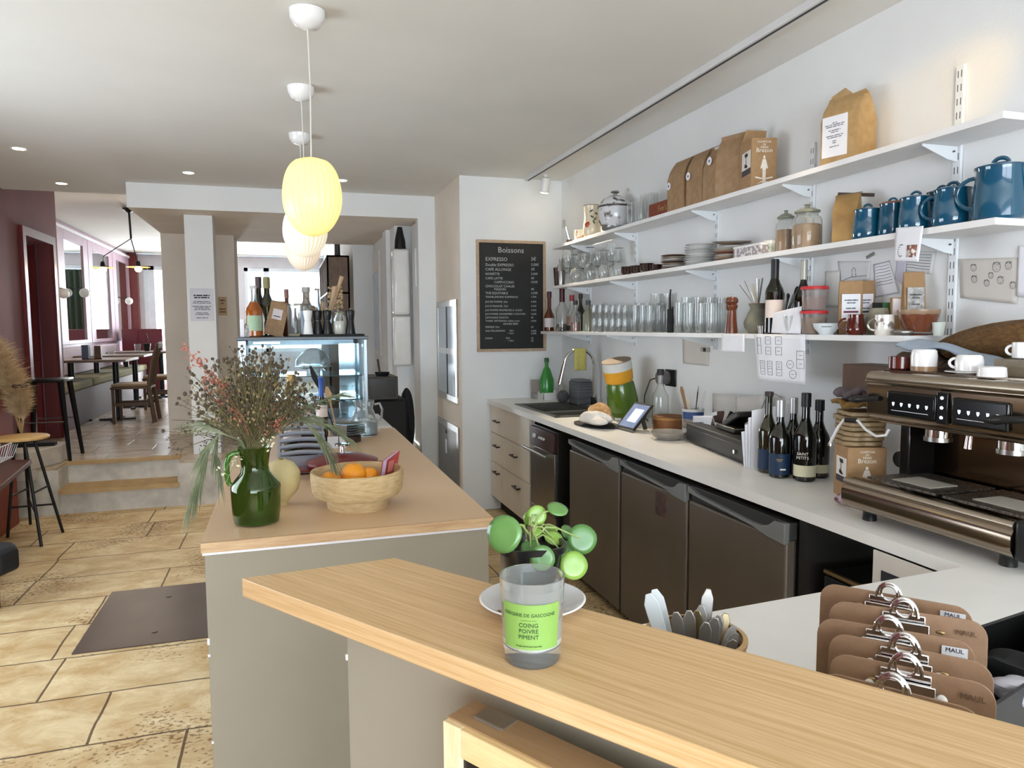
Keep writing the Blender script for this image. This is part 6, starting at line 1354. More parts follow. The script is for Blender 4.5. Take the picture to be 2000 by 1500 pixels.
# cloths and woven bag on the machine's back
def drape(name, label, m_, pts, wv, X, cat='cloth', amp=.012, th=.006, seed=2, parent=None):
    rnd = random.Random(seed); P = [px(a, b, X) for a, b in pts]; ph = rnd.uniform(0, 6)
    def fn(u, v):
        f = u*(len(P)-1); i = min(int(f), len(P)-2); p = P[i].lerp(P[i+1], f-i)
        return p+Vector(((v-.5)*wv[0], 0, -(v*(1-v))*0+amp*math.sin(u*11+ph)*math.sin(v*5+ph)-wv[1]*(v-.3)**2*2))
    o = MB().grid(fn, 28, 12).build(name, m_, solid=th); return tag(o, label, cat)
drape('tea_towel', 'pale blue towel draped over the back of the coffee machine', mat('pale_blue_towel', 'a8b4c2', .9, c2='9aa8b8', bump=.4, bscale=20), [(1782, 672), (1800, 664), (1860, 672), (1920, 690), (1978, 706)], (.14, .10), 1.98, seed=3)
drape('tea_towel', 'brown towel bunched at the left back of the coffee machine', mat('brown_towel', '6e5848', .9, c2='5c4838', bump=.4, bscale=20), [(1768, 700), (1790, 684), (1830, 690), (1860, 700)], (.12, .14), 2.0, seed=5)
q = px(1950, 668, 2.05)
o = blob('woven_bag', mat('brown_basket_weave', '6e5028', .8, c2='5a3e1e', scale=70, stretch=(1, 1, 2), bump=.6, bscale=110, contrast=(.4, .6)), (q.x, q.y-.05, 1.42), (.09, .26, .065), 12, .2, M=Matrix.Rotation(R(-8), 3, 'X')); tag(o, 'brown woven bag lying behind the coffee machine at the wall', 'bag')
t = thing('wooden_crate_block', 'dark wooden block standing at the wall behind the stacked boards', 'block', (0, 0, 0))
a = px(1675, 722, 2.0); b = px(1722, 700, 2.0); MB().bx(1.95, 2.08, 1.80, a.y+.02, 1.19, 1.335).build('body', DWOOD, t, bevel=.003)
# printed box and stacked wavy boards at the left of the machine
bc = Vector((1.83, 1.925, WT))
printed_box('coffee_box', 'printed kraft coffee box on the worktop left of the coffee machine', bc, R(-20), .125, .11, .175, flap=False)
q = px(1640, 985, 1.72)
o = blob('wrapped_sweet', mat('purple_white_wrapper', 'b8a4b0', .4, c2='6a4650', scale=30, contrast=(.45, .55)), (1.69, 1.845, WT+.018), (.018, .022, .018), 6, .3); tag(o, 'small crumpled purple and white wrapper before the printed box', 'wrapper')
BRD = wood('pale_board_wood', '9c8460', '846c4a', (6, 6, 6), 6)
for i in range(7):
    z0 = WT+.177+i*.0165; cxx = 1.84+random.uniform(-.008, .008); cyy = 1.94+random.uniform(-.006, .006)
    pts = []; n = 40
    for k in range(n):
        a = 2*math.pi*k/n; w2 = 1+.05*math.sin(a*9+i*.7); c_, s_ = math.cos(a), math.sin(a); kk = (abs(c_)**5+abs(s_)**5)**-.2
        pts.append((.066*kk*c_*w2, .062*kk*s_*w2, 0))
    o = MB().prism(pts, (0, 0, .0145)).build('wavy_board', BRD, loc=(cxx, cyy, z0), rz=R(-20), bevel=.003); tag(o, f'wavy edged wooden board, {nth(i, 7)} in the stack on the printed box', 'board', 'wavy wooden boards')
def drape2(name, label, m_, c, sx, sy, seed, cat='cloth', amp=.012, rz=-.35, th=.008):
    ph = seed*1.3
    o = MB().grid(lambda u, v: ((u-.5)*sx, (v-.5)*sy, amp*math.sin(u*9+ph)*math.cos(v*7+ph)+amp*.5*math.sin(u*21+v*13)), 24, 20).build(name, m_, loc=c, rz=rz, solid=th); return tag(o, label, cat)
drape2('folded_cloth', 'ochre folded cloth lying on the stacked wooden boards', mat('ochre_cloth', '8a6a38', .9, c2='765828', bump=.4, bscale=20), (1.84, 1.94, WT+.315), .14, .14, 1, amp=.008, th=.012)
drape2('folded_cloth', 'grey mauve cloth bunched on top of the ochre cloth', mat('grey_mauve_cloth', '6c6266', .9, c2='5a5054', bump=.4, bscale=20), (1.85, 1.95, WT+.345), .13, .12, 2, amp=.014, th=.014)
# ---------------------------------------------------------------- island counter
IZ = .90; IX0, IX1, IY0, IY1 = -.234, .590, 2.07, 4.16
t = thing('island_counter', 'island counter with tan top, pale oak edge and greige panels', 'counter', (0, 0, 0))
MB().bx(IX0, IX1, IY0+.012, IY1, IZ-.028, IZ).build('top', OAKI, t, bevel=.001)
MB().bx(IX0, IX1, IY0, IY0+.012, IZ-.028, IZ).build('edge_strip', OAKE, t, bevel=.001)
MB().bx(IX0+.003, IX1-.003, IY0+.006, IY1-.01, IZ-.036, IZ-.0285).build('white_underlay', mat('white_underlay', 'e8e8ec', .5), t)
MB().bx(IX0+.008, IX1-.012, IY0+.012, IY1-.02, 0, IZ-.037).build('body', GREIGE, t, bevel=.002)
c_ = MB()
for z_ in (.62, .58, .33, .2): c_.box((IX0+.009, IY0+.012, z_), (.006, .003, .018 if z_ > .6 else .007))
o = c_.build('chipped_corner_paint', PAPER, t); o['kind'] = 'stuff'
hg_ = MB()
for z_ in (.80, .72): MB().sph((IX1-.012, IY0+.03, z_), .004, 8, 6).build('hinge_pin', CHROME, t)
t = thing('floor_hatch', 'dark brown steel plate let into the stone floor beside the island', 'floor plate', (0, 0, 0))
HP = mat('brown_steel_plate', '5e5048', .35, .3, c2='564840', scale=4)
P = [pz(140, 1280, 0), pz(217, 1158, 0)]
MB().bx(-.97, -.245, 3.63, 4.44, .0, .006).build('plate', HP, t, bevel=.001)
for (x, y) in ((330, 1165), (302, 1234)): q = pz(x, y, .006); MB().cyl(.014, .006, .009, c=(q.x, q.y, 0), n=16).build('lifting_eye', mat('dark_steel'), t)
def ip(x, y): return pz(x, y, IZ)
# green glass pitcher
q = ip(502, 1020); k = mpx(q, 1)
t = thing('glass_pitcher', 'green glass pitcher with a side handle holding the dried flowers', 'pitcher', q, face_rz(q))
GG = mat('green_blown_glass', '6f9038', .04, trans=.92, ior=1.3, coat=.5)
pf = [(34*k, 0), (42*k, 4*k), (45*k, 22*k), (46.5*k, 66*k), (46*k, 76*k), (27*k, 100*k), (25*k, 112*k), (28*k, 136*k), (30*k, 142*k), (33*k, 150*k)]
MB().lathe(glassy(pf, 2.2*k), n=40, cap=False).build('body', GG, t)
MB().tube([(-28*k, 0, 138*k), (-36*k, 0, 139*k), (-46*k, 0, 134*k), (-51*k, 0, 120*k), (-51*k, 0, 98*k), (-49*k, 0, 82*k), (-46*k, 0, 78*k)], [5*k, 5.5*k, 5.5*k, 5.2*k, 5*k, 4.8*k, 5*k], 12).build('handle', mat('green_glass_handle', '3a6a18', .05, coat=.5), t)
pit = q; pk = k; mouth = q+Vector((0, 0, 146*k))
def P3(x, y, dy): return py(x, y, pit.y+dy)
def curve_pts(a, b, bow, n=6, sag=0):
    d = b-a; s_ = d.cross(Vector((0, 1, 0))).normalized()
    return [a+d*(i/n)+s_*bow*math.sin(math.pi*i/n)+Vector((0, 0, -sag*(i/n)**2*4*(i/n))) for i in range(n+1)]
random.seed(21)
t = thing('dried_flower_bunch', 'big bunch of dried seed-headed stems fanning out of the green pitcher', 'dried flowers', mouth)
stems = MB(); buds = MB(); leaves_ = MB(); O = mouth
tipsA = []
for i in range(270):
    a = random.betavariate(2.0, 1.7); ang = R(172-a*150)
    L_ = random.uniform(.55, 1.0)
    ex_ = math.cos(ang)*(188 if math.cos(ang) < 0 else 150); ez_ = math.sin(ang)*215
    if ang < R(60): ez_ *= .92
    x, y = 500+ex_*L_, 880-ez_*L_*(.94)
    tp = P3(x, y, random.uniform(-.10, .14))
    st_ = O+Vector((random.uniform(-.018, .018), random.uniform(-.015, .015), -.13+random.uniform(0, .1)))
    mid = O+Vector((random.uniform(-.02, .02), random.uniform(-.02, .02), 0))
    pts = [st_-O, mid-O, (mid.lerp(tp, .55)+Vector((0, 0, .012)))-O, tp-O]
    stems.tube(pts, [.0012, .0012, .0010, .0007], 4)
    tipsA.append(tp)
    buds.sph(tp-O, random.uniform(.004, .0068), 6, 4, (1, 1, random.uniform(.9, 1.3)))
    for kk in range(5):
        f = random.uniform(.35, .97); b_ = (mid.lerp(tp, f)); br = b_+Vector((random.uniform(-.03, .03), random.uniform(-.03, .03), random.uniform(.0, .04)))
        stems.tube([b_-O, br-O], [.0007, .0005], 3)
        (buds if kk < 3 else leaves_).sph(br-O, random.uniform(.002, .0045), 5, 4, (1, 1, 1.4))
o = stems.build('stems', mat('olive_dry_stem', '7c7450', .8, c2='605838', scale=20), t, smooth=False); o['kind'] = 'stuff'
o = buds.build('seed_heads', mat('dark_seed_head', '54483a', .8), t); o['kind'] = 'stuff'
o = leaves_.build('small_dry_leaves', mat('khaki_leaf', 'a08a66', .8, c2='7e7250', scale=40), t); o['kind'] = 'stuff'
# coral sprays
def spray(label, tips_, m_, sz, density, branch='b7695a', rise=.0):
    t = thing('flower_spray', label, 'flower spray', mouth)
    s_ = MB(); f_ = MB()
    for x, y, dy in tips_:
        tp = P3(x, y, dy); pts = [O+Vector((0, 0, -.08))-O, Vector((0, 0, 0)), (O.lerp(tp, .6)+Vector((0, 0, .03)))-O, tp-O]; s_.tube(pts, [.0016, .0016, .0013, .0008], 5)
        for j in range(density):
            u = random.uniform(.5, 1.0); b_ = (O.lerp(tp, u)+Vector((0, 0, .02*(1-u)))); e = b_+Vector((random.uniform(-.02, .02), random.uniform(-.02, .02), random.uniform(-.015, .02)))
            s_.tube([b_-O, e-O], .0006, 3)
            for q_ in range(2): f_.sph(e-O+Vector((random.uniform(-.006, .006),)*3), sz*random.uniform(.6, 1.2), 5, 4, (1, .6, .5), M=Euler((random.random()*3, random.random()*3, 0)).to_matrix())
    o = s_.build('twigs', mat('twig_'+branch, branch, .8), t, smooth=False); o['kind'] = 'stuff'
    o = f_.build('petals', m_, t); o['kind'] = 'stuff'
CORAL = mat('faded_coral_petal', 'b5705e', .7, c2='9a5a4a', scale=50)
spray('coral flowering branch reaching far left above the seed heads', [(362, 680, .02), (380, 700, .02), (410, 722, .03), (395, 715, .0)], CORAL, .005, 16)
spray('muted coral blossoms tucked low in the middle of the bunch', [(437, 770, -.06), (545, 822, -.06), (455, 800, -.05), (560, 765, -.04)], CORAL, .005, 12)
# grey green fronds
FROND = mat('grey_green_needle', '8c9274', .7, c2='6c7658', scale=20)
def frond(label, path, n, length, spread, seed):
    random.seed(seed); t = thing('pine_frond', label, 'frond', mouth); mb = MB()
    C_ = [P3(x, y, d) for x, y, d in path]
    mb.tube([Vector((0, 0, -.06))]+[p-O for p in C_], [.003]+[.0028]*(len(C_)-1)+[.001], 6)
    for i in range(n):
        f = random.uniform(.15, 1)*(len(C_)-1); j = min(int(f), len(C_)-2); b_ = C_[j].lerp(C_[j+1], f-j); d = (C_[j+1]-C_[j]).normalized()
        L_ = length*random.uniform(.6, 1.1); s_ = Vector((random.uniform(-1, 1), random.uniform(-1, 1), random.uniform(-.6, .6)))*spread
        e1 = b_+(d+s_*.6).normalized()*L_*.5; e2 = e1+(d+s_*.35+Vector((0, 0, -.55))).normalized()*L_*.5
        mb.tube([b_-O, e1-O, e2-O], [.0016, .0014, .0005], 3)
    o = mb.build('needles', FROND, t, smooth=False); o['kind'] = 'stuff'
frond('grey green needled frond drooping left over the island edge', [(470, 860, -.02), (430, 845, -.03), (410, 870, -.04), (396, 920, -.05), (382, 965, -.06)], 130, .12, .35, 1)
frond('second grey green frond hanging down beside the pitcher handle', [(465, 858, .0), (425, 835, .02), (420, 880, .02), (428, 925, .03)], 80, .10, .3, 2)
frond('grey green frond arching right over the grey crate', [(520, 860, .0), (550, 825, .02), (590, 818, .03), (620, 850, .04), (640, 885, .05)], 110, .11, .35, 3)
frond('grey green frond stretching right toward the glass case', [(520, 850, .03), (555, 815, .05), (610, 790, .07), (650, 775, .08)], 80, .09, .3, 4)
frond('thin grey green frond pointing right above the crate', [(525, 850, .01), (575, 815, .03), (640, 830, .05), (670, 850, .05)], 70, .08, .25, 5)
spray('thin dark sprigs reaching left below the seed heads', [(330, 860, .0), (335, 820, .02), (345, 880, .0), (360, 845, .02), (338, 838, .03)], mat('dark_seed_head'), .0035, 6, '57503c')
spray('small white blossoms at the mouth of the pitcher and below the left frond', [(523, 862, -.06), (530, 870, -.07), (436, 925, -.05), (440, 945, -.05)], mat('creamy_petal', 'dcd8b8', .7), .005, 4, '8a8a6a')
# yellow gourd
q = ip(552, 985); k = mpx(q, 1)
t = thing('gourd', 'pale yellow waxy gourd bottle behind the green pitcher', 'gourd', q)
MB().lathe([(1e-6, 0), (10*k, 0), (10*k, 5*k), (14*k, 10*k), (30*k, 28*k), (36*k, 48*k), (34*k, 66*k), (23*k, 82*k), (8*k, 89*k), (1e-6, 88*k)], n=36, rfun=lambda a, z: 1+.02*math.sin(a*3)).build('body', mat('pale_yellow_gourd', 'dccb98', .5, c2='d0bd88', scale=14, bump=.1), t)
MB().cyl(4*k, 86*k, 91*k, n=8).build('stalk', mat('dry_gourd_stalk', '8a8450', .8), t)
# fruit bowl
q = ip(700, 990); k = mpx(q, 1); q = Vector((q.x, q.y, IZ)); RB = 88*k
t = thing('fruit_bowl', 'tan footed stoneware bowl holding oranges on the island', 'bowl', q)
wob = lambda a, z: 1+.012*math.sin(2*a+.5)+.008*math.sin(5*a)
MB().lathe([(1e-6, 0), (56*k, 0), (58*k, 3*k), (60*k, 18*k), (62*k, 22*k), (80*k, 27*k), (86*k, 36*k), (89*k, 60*k), (88*k, 74*k), (83*k, 74*k), (83*k, 60*k), (78*k, 40*k), (55*k, 32*k), (1e-6, 30*k)], n=48, rfun=wob, cap=False).build('body', STONE, t)
for i, (x, y, rr, z_, lb) in enumerate(((645, 948, 22, 52, 'orange at the left rim of the tan bowl'), (692, 938, 25, 60, 'largest orange in the middle of the tan bowl'), (723, 950, 20, 52, 'orange half hidden beside the coral cards'), (690, 955, 20, 54, 'orange lying in front of the largest one'), (668, 952, 20, 50, 'orange low between the two visible ones'))):
    dy = [.0, .03, .05, -.045, -.03][i]
    p_ = Vector((q.x+(x-698)*k*.98, q.y+dy, q.z+z_*k)); 
    if i == 4: p_.z -= 10*k
    if i == 3: p_.z -= 8*k
    t2 = thing('orange', lb, 'orange', p_, 0, 'oranges in the bowl'); MB().sph((0, 0, 0), rr*k, 24, 16, (1, 1, .95)).build('fruit', ORANGE, t2); MB().sph((0, -rr*k*.25, rr*k*.9), rr*k*.07, 8, 6, (1, 1, .4)).build('stem_button', mat('orange_button', '8a7430', .7), t2)
for i in range(5):
    p_ = q+Vector((50*k, .01, 36*k)); ex2 = Vector((.62, .78, 0)).normalized(); upv = Vector((.18, .0, .98)).normalized()
    off = Vector((-.0045*i, -.0035*i+.01, 0))
    base = [p_+off, p_+off+ex2*.075, p_+off+ex2*.075+upv*.105, p_+off+upv*.085]
    o = MB().prism([tuple(v-p_) for v in base], (.0009, -.0009, 0)).build('card', mat('coral_card', 'b24a46', .6) if i < 1 or i == 4 else mat('lilac_card_edge', 'c8b6d0', .6), loc=p_); tag(o, ['rear coral printed card standing in the fruit bowl', 'lilac card behind the front one in the fruit bowl', 'middle lilac card in the fruit bowl', 'second lilac card in the fruit bowl', 'front coral printed card in the fruit bowl'][i], 'card', 'cards in the fruit bowl')
    if i == 4:
        lm = mat('pale_coral_print', 'd07a70', .6); f_ = MB()
        for u0, u1, v0, v1 in ((.1, .9, .08, .16), (.1, .7, .22, .28), (.15, .6, .45, .85)):
            a_ = ex2*(.075*u0)+upv*(.095*v0)+Vector((-.0008, -.0012, 0)); f_.prism([tuple(a_), tuple(a_+ex2*.075*(u1-u0)), tuple(a_+ex2*.075*(u1-u0)+upv*.095*(v1-v0)), tuple(a_+upv*.095*(v1-v0))], (.0002, -.0003, 0))
        f_.build('print', lm, o)
# red casserole
q = ip(672, 935); q = Vector((q.x, q.y+.06, IZ)); k = mpx(q, 1)
t = thing('casserole', 'low deep red enamel casserole with a steel lid knob behind the bowl', 'casserole', q, R(4))
SX = Matrix.Diagonal((1.25, .95, 1))
MB().lathe([(44*k, 0), (50*k, 4*k), (52*k, 24*k), (54*k, 26*k), (54*k, 28*k)], n=40, M=SX).build('pot', RED, t)
MB().lathe([(55*k, 27*k), (55*k, 31*k), (50*k, 34*k), (30*k, 42*k), (8*k, 45*k), (1e-6, 45*k)], n=40, M=SX).build('lid', RED, t)
MB().lathe([(7*k, 44*k), (4.5*k, 47*k), (4*k, 58*k), (14*k, 60*k), (14*k, 63*k), (1e-6, 63.5*k)], n=24).build('knob', CHROME, t)
for s_ in (-1, 1): MB().box((s_*72*k, 0, 18*k), (20*k, 40*k, 7*k)).build('side_handle', RED, t, bevel=.008)
# grey crate with rounded plates
q = ip(588, 930); k = mpx(ip(588, 915), 1)
x0 = ip(545, 925).x; x1 = x0+.185; y0c = 2.93; t = thing('plate_rack', 'grey plastic rack with curved grey ribs behind the gourd', 'rack', (x0, y0c, IZ))
GP = mat('blue_grey_plastic', '8d919c', .45); w_ = x1-x0
MB().bx(0, w_, 0, .012, 0, .075).bx(0, .01, 0, .34, 0, .075).bx(w_-.01, w_, 0, .34, 0, .075).bx(0, w_, 0, .34, 0, .008).build('tray', GP, t, bevel=.003)
for i in range(6):
    yy = .03+.055*i; zz = .078+.018*i
    pts = [(w_*u, yy-.012*math.sin(math.pi*u), zz+.010*math.sin(math.pi*u)) for u in [j/8 for j in range(9)]]
    MB().tube(pts, .009, 8).build('curved_rib', GP, t)
MB().prism([(0, .0, .072), (0, .34, .072), (0, .34, .18), (0, .02, .085)], (.008, 0, 0)).build('cheek', GP, t)
MB().prism([(w_-.008, .0, .072), (w_-.008, .34, .072), (w_-.008, .34, .18), (w_-.008, .02, .085)], (.008, 0, 0)).build('cheek', GP, t)
q2 = Vector((x0+.11, 3.42, IZ)); o = MB().lathe(glassy([(.06, 0), (.09, .012), (.105, .03)], .002), n=32, cap=False).build('cake_dome', GLASS, loc=q2+Vector((0, 0, .10))); tag(o, 'clear glass dish above the grey rack', 'dish')
o = MB().cyl(.07, 0, .098, n=28).build('dish_stand', mat('dark_brown_stand', '3c2620', .5), loc=q2); tag(o, 'dark stand under the clear glass dish', 'stand')
# glass carafe
q = ip(712, 850); q = Vector((q.x, q.y, IZ)); k = mpx(q, 1)
t = thing('carafe', 'clear glass carafe half full of water at the far island end', 'carafe', q, face_rz(q))
MB().lathe(glassy([(24*k, 0), (27*k, 4*k), (27*k, 26*k), (20*k, 46*k), (17*k, 52*k), (20*k, 66*k), (21*k, 68*k)], 1.4*k), n=32, cap=False).build('body', GLASS, t)
MB().lathe([(24*k, 2*k), (25.4*k, 5*k), (25.4*k, 26*k), (23.8*k, 31*k)], n=32).build('water', mat('water', 'e8f0f0', .02, trans=1, ior=1.33), t)
MB().tube([(20*k, 0, 60*k), (30*k, 0, 62*k), (35*k, 0, 50*k), (33*k, 0, 34*k), (27*k, 0, 28*k)], 2.2*k, 8).build('handle', GLASS, t)
# stack of glass plates and small price cards
for i in range(5):
    o = plate(.082, None, .014).build('glass_plate', mat('smoky_glass', 'c4ccc8', .05, trans=.8), loc=(.30, 3.72, IZ+.03+i*.012)); tag(o, f'clear glass plate, {nth(i, 5)} beside the carafe', 'plate', 'glass plates beside the carafe')
o = MB().cyl(.06, 0, .029, n=28).build('plate_stand', mat('dark_brown_stand'), loc=(.30, 3.72, IZ)); tag(o, 'dark foot under the clear glass plates', 'stand')
for i, (xa, xb, y1_, y0_) in enumerate(((640, 661, 852, 876), (663, 676, 848, 868))):
    a_ = py(xa, y0_, 3.52); b_ = py(xb, y0_-3, 3.52)
    o = MB().bx(a_.x, b_.x, 3.52, 3.522, IZ+.001, IZ+.058).build('price_card', PAPER); tag(o, ['wider white price card standing before the glass plates', 'narrow white price card standing before the glass plates'][i], 'card')
# things standing behind the flowers
q = Vector((.02, 3.35, IZ)); k = mpx(q, 1)
b = bottle('wine_bottle', 'dark green bottle with a cream label hidden behind the dried flowers', q, 17*k, 160*k, mat('green_black_glass', '2a2e14', .06, coat=.6), mat('gilt'), LABW, (.22, .50), rz=face_rz(q), body=.5, capz=.86)
q = Vector((.16, 3.55, IZ)); bottle('wine_bottle', 'slim dark bottle with a blue capsule behind the dried flowers', q, 12*k, 148*k, WINE, mat('royal_blue_cap', '20489a', .35), LABW, (.45, .62), rz=face_rz(q), body=.55, capz=.70)
t = thing('display_dish', 'pale oval board standing behind the blue capped bottle', 'board', (.105, 3.62, IZ)); MB().sph((0, 0, .10), .05, 24, 16, (1, .12, 1.9)).build('oval', mat('lilac_white_ceramic', 'c4c2ce', .4), t)
t = thing('utensil_pot', 'clear pot of serving utensils near the glass case', 'pot', (.24, 3.60, IZ)); MB().lathe(glassy([(.035, 0), (.042, .10)], .002), n=24, cap=False).build('body', CLP, t)
UB = Vector((.24, 3.60, IZ+.03))
for i, (x, y, w2, m_, lb) in enumerate(((638, 755, .034, mat('beech_spoon', 'b08c64', .6), 'wooden serving spoon leaning right from the utensil pot'), (606, 715, .028, MBLACK, 'black ladle standing in the utensil pot'), (580, 770, .03, MBLACK, 'black spatula leaning left in the utensil pot'), (592, 765, .02, SILV, 'steel server in the utensil pot'))):
    tp = py(x, y, 3.6); spoon('serving_utensil', lb, UB, tp, w2, m_, 'serving utensils in the pot', 'utensil')
o = MB().bx(-.05, .05, -.03, .03, 0, .14).build('red_packet', mat('dark_red_packet', '6a1e18', .5), loc=(.075, 3.75, IZ), bevel=.004); tag(o, 'dark red packet between the two bottles behind the flowers', 'packet')
o = MB().bx(-.04, .04, -.03, .03, 0, .10).build('coral_packet', mat('coral_packet', 'd08070', .5), loc=(.145, 3.72, IZ), bevel=.004); tag(o, 'coral packet low behind the grey rack', 'packet')
# ---------------------------------------------------------------- refrigerated glass case on its own counter
CX0, CX1, CY0, CY1, CZ1 = -.246, .455, 4.22, 4.78, 1.412
t = thing('back_counter', 'greige counter behind the island carrying the glass display case', 'counter', (0, 0, 0))
MB().bx(-.25, .575, 4.18, 4.85, 0, IZ-.03).build('body', GREIGE, t, bevel=.002); MB().bx(-.26, .585, 4.17, 4.86, IZ-.03, IZ).build('top', WHITEP, t, bevel=.002)
t = thing('display_case', 'refrigerated glass display case with steel frame and glass shelves', 'display case', (0, 0, 0))
CS = mat('cool_case_steel', '8c959c', .3, .8)
MB().bx(CX0, CX1, CY0, CY1, IZ+.001, IZ+.06).build('base', CS, t, bevel=.004)
MB().bx(CX0-.005, CX1+.005, CY0-.01, CY1, CZ1, CZ1+.018).build('top_plate', mat('dark_case_top', '4a4e52', .35, .5), t, bevel=.003)
MB().bx(CX0, CX0+.045, CY0, CY0+.02, IZ+.06, CZ1).build('left_post', CS, t, bevel=.003)
MB().cyl(.008, 0, .008, c=(CX0+.022, CY0, CZ1-.03), n=14, M=Matrix.Rotation(R(90), 3, 'X')).build('lock', BLACK, t)
MB().bx(CX1-.02, CX1, CY0, CY0+.02, IZ+.06, CZ1).build('right_post', CS, t, bevel=.003)
MB().bx(CX0+.045, CX1-.02, CY0+.006, CY0+.01, IZ+.06, CZ1).build('front_glass', mat('case_glass', 'eaf6fa', .01, trans=1, ior=1.1), t)
MB().bx(CX0, CX0+.004, CY0+.02, CY1-.02, IZ+.06, CZ1).build('side_glass', mat('case_glass'), t)
MB().bx(CX1-.004, CX1, CY0+.02, CY1-.02, IZ+.06, CZ1).build('side_glass', mat('case_glass'), t)
MB().bx(CX0, CX0+.03, CY1-.02, CY1, IZ+.06, CZ1).bx(CX1-.03, CX1, CY1-.02, CY1, IZ+.06, CZ1).bx(CX0, CX1, CY1-.02, CY1, CZ1-.04, CZ1).build('rear_frame', CS, t)
MB().bx(CX0+.03, CX1-.03, CY1-.012, CY1-.006, IZ+.06, CZ1-.04).build('rear_glass', mat('case_glass'), t)
MB().bx(.315, CX1-.02, CY0+.3, CY0+.31, IZ+.06, CZ1-.03).build('inner_mirror', mat('blue_grey_mirror', 'b8c8d2', .08, 1), t)
SG = mat('shelf_glass', 'c8dcdc', .02, trans=.85, ior=1.2)
for y_ in (718, 735, 783):
    z_ = py(600, y_, CY0).z; 
    if y_ == 718: continue
    MB().bx(CX0+.05, CX1-.03, CY0+.03, CY1-.05, z_-.006, z_).build('glass_shelf', SG, t)
MB().bx(CX0+.08, CX0+.22, CY0+.03, CY0+.032, CZ1-.02, CZ1-.01).build('light_strip', mat('case_led', 'eaf8ff', .4, emit=5, ecol='dff4ff'), t)
zs = py(600, 735, CY0).z; zs2 = py(600, 783, CY0).z
o = MB().lathe(glassy([(.10, 0), (.10, .03), (.07, .08), (.02, .10), (1e-3, .102)], .002), n=28, cap=False).build('glass_cloche', GLASS, loc=(.16, 4.48, zs+.05)); tag(o, 'glass cloche on the upper shelf inside the display case', 'cloche')
o = plate(.11, None, .012).build('cake_plate', WHITEC, loc=(.16, 4.48, zs+.03)); tag(o, 'white cake plate under the cloche in the display case', 'plate')
o = MB().cyl(.04, 0, .029, n=20).build('cake_riser', WHITEC, loc=(.16, 4.48, zs+.001)); tag(o, 'white foot of the cake plate in the display case', 'stand')
o = MB().bx(-.14, .14, -.10, .10, 0, .012).build('steel_tray', STEEL, loc=(.14, 4.45, zs2+.001), bevel=.003); tag(o, 'flat steel tray on the lower shelf inside the display case', 'tray')
for i, xx in enumerate((.05, .13, .21, .33)):
    o = MB().lathe(glassy([(.025, 0), (.03, .05), (.03, .07)], .0015), n=18, cap=False).build('dessert_jar', GLASS, loc=(xx, 4.42, IZ+.061)); tag(o, 'clear dessert jar on the floor of the display case', 'jar', 'dessert jars in the display case')
# ---------------------------------------------------------------- things on the case top
TZ = CZ1+.0185
def tp_(x, Y=4.40): p = py(x, 655, Y); return Vector((p.x, Y, TZ))
k4 = mpx(tp_(580), 1)
AMBJ = mat('amber_juice', '9c5418', .08, c2='8a4812', coat=.3)
q = tp_(498, 4.36); b = bottle('juice_bottle', 'big clear bottle of amber drink with a sage label on the display case', q, 15*k4, 96*k4, GLASS, mat('clear_stopper', 'd8d8d4', .1, trans=.5), mat('sage_label', '9cb498', .6), (.12, .42), rz=face_rz(q), liquid=None, body=.5, capz=.95, labw=.8)
MB().lathe([(13*k4, 0), (15.15*k4, 2*k4), (15.15*k4, 48*k4), (14.2*k4, 53*k4), (9.6*k4, 61*k4), (7*k4, 66*k4), (1e-6, 66.2*k4)], n=24).build('amber_drink', AMBJ, b)
q = tp_(508, 4.62); bottle('wine_bottle', 'black wine bottle at the back left of the display case top', q, 14*k4, 118*k4, WINE, mat('aubergine_cap', '3c2e30', .4), None, body=.5)
q = tp_(524, 4.55); bottle('wine_bottle', 'dark olive wine bottle with a khaki neck on the display case', q, 15*k4, 116*k4, OLIVE, mat('khaki_cap', '7a7448', .4), None, body=.5)
q = tp_(540, 4.44); t = kraft_bag('coffee_bag', 'kraft coffee bag leaning on the display case top', q, 34*k4, .05, 66*k4, KRAFT, face_rz(q), 'flap'); t.rotation_euler = (0, R(14), face_rz(q)); t.location.x -= .02; t.location.z += .006
MB().box((-.002, -.027, 42*k4), (18*k4, .001, 20*k4)).build('label', mat('pale_label'), t); MB().box((-.002, -.028, 38*k4), (13*k4, .001, 1.6*k4)).build('label_band', DINK, t)
t = thing('leaning_board', 'brown board leaning at the far left end of the display case top', 'board', tp_(478, 4.5)); MB().prism([(-.03, 0, 0), (-.022, 0, 0), (.075, 0, .20), (.068, 0, .205)], (0, .05, 0)).build('board', mat('mauve_brown_board', '7c6462', .6), t)
o = MB().bx(-.012, .012, -.02, .02, 0, .10).build('white_carton', PAPER, loc=tp_(474, 4.40), bevel=.002); tag(o, 'narrow white carton at the left end of the display case top', 'carton')
o = MB().bx(-.011, .011, -.015, .015, 0, .065).build('small_photo_box', mat('photo_label'), loc=tp_(484, 4.34), bevel=.001); tag(o, 'tiny picture box beside the amber bottle', 'box')
q = tp_(556, 4.58); o = MB().bx(-.03, .03, -.001, .001, .10, .21).bx(-.004, .004, -.001, .001, 0, .1).build('pink_card', mat('pink_card', 'e2a8a8', .6), loc=q); tag(o, 'pink card standing behind the kraft bag on the display case', 'card')
q = tp_(562, 4.50); bottle('wine_bottle', 'slim brown necked bottle beside the pink card', q, 10*k4, 92*k4, mat('brown_glass', '4a2c22', .08), mat('rust_cap', '7c5248', .4), None, body=.5)
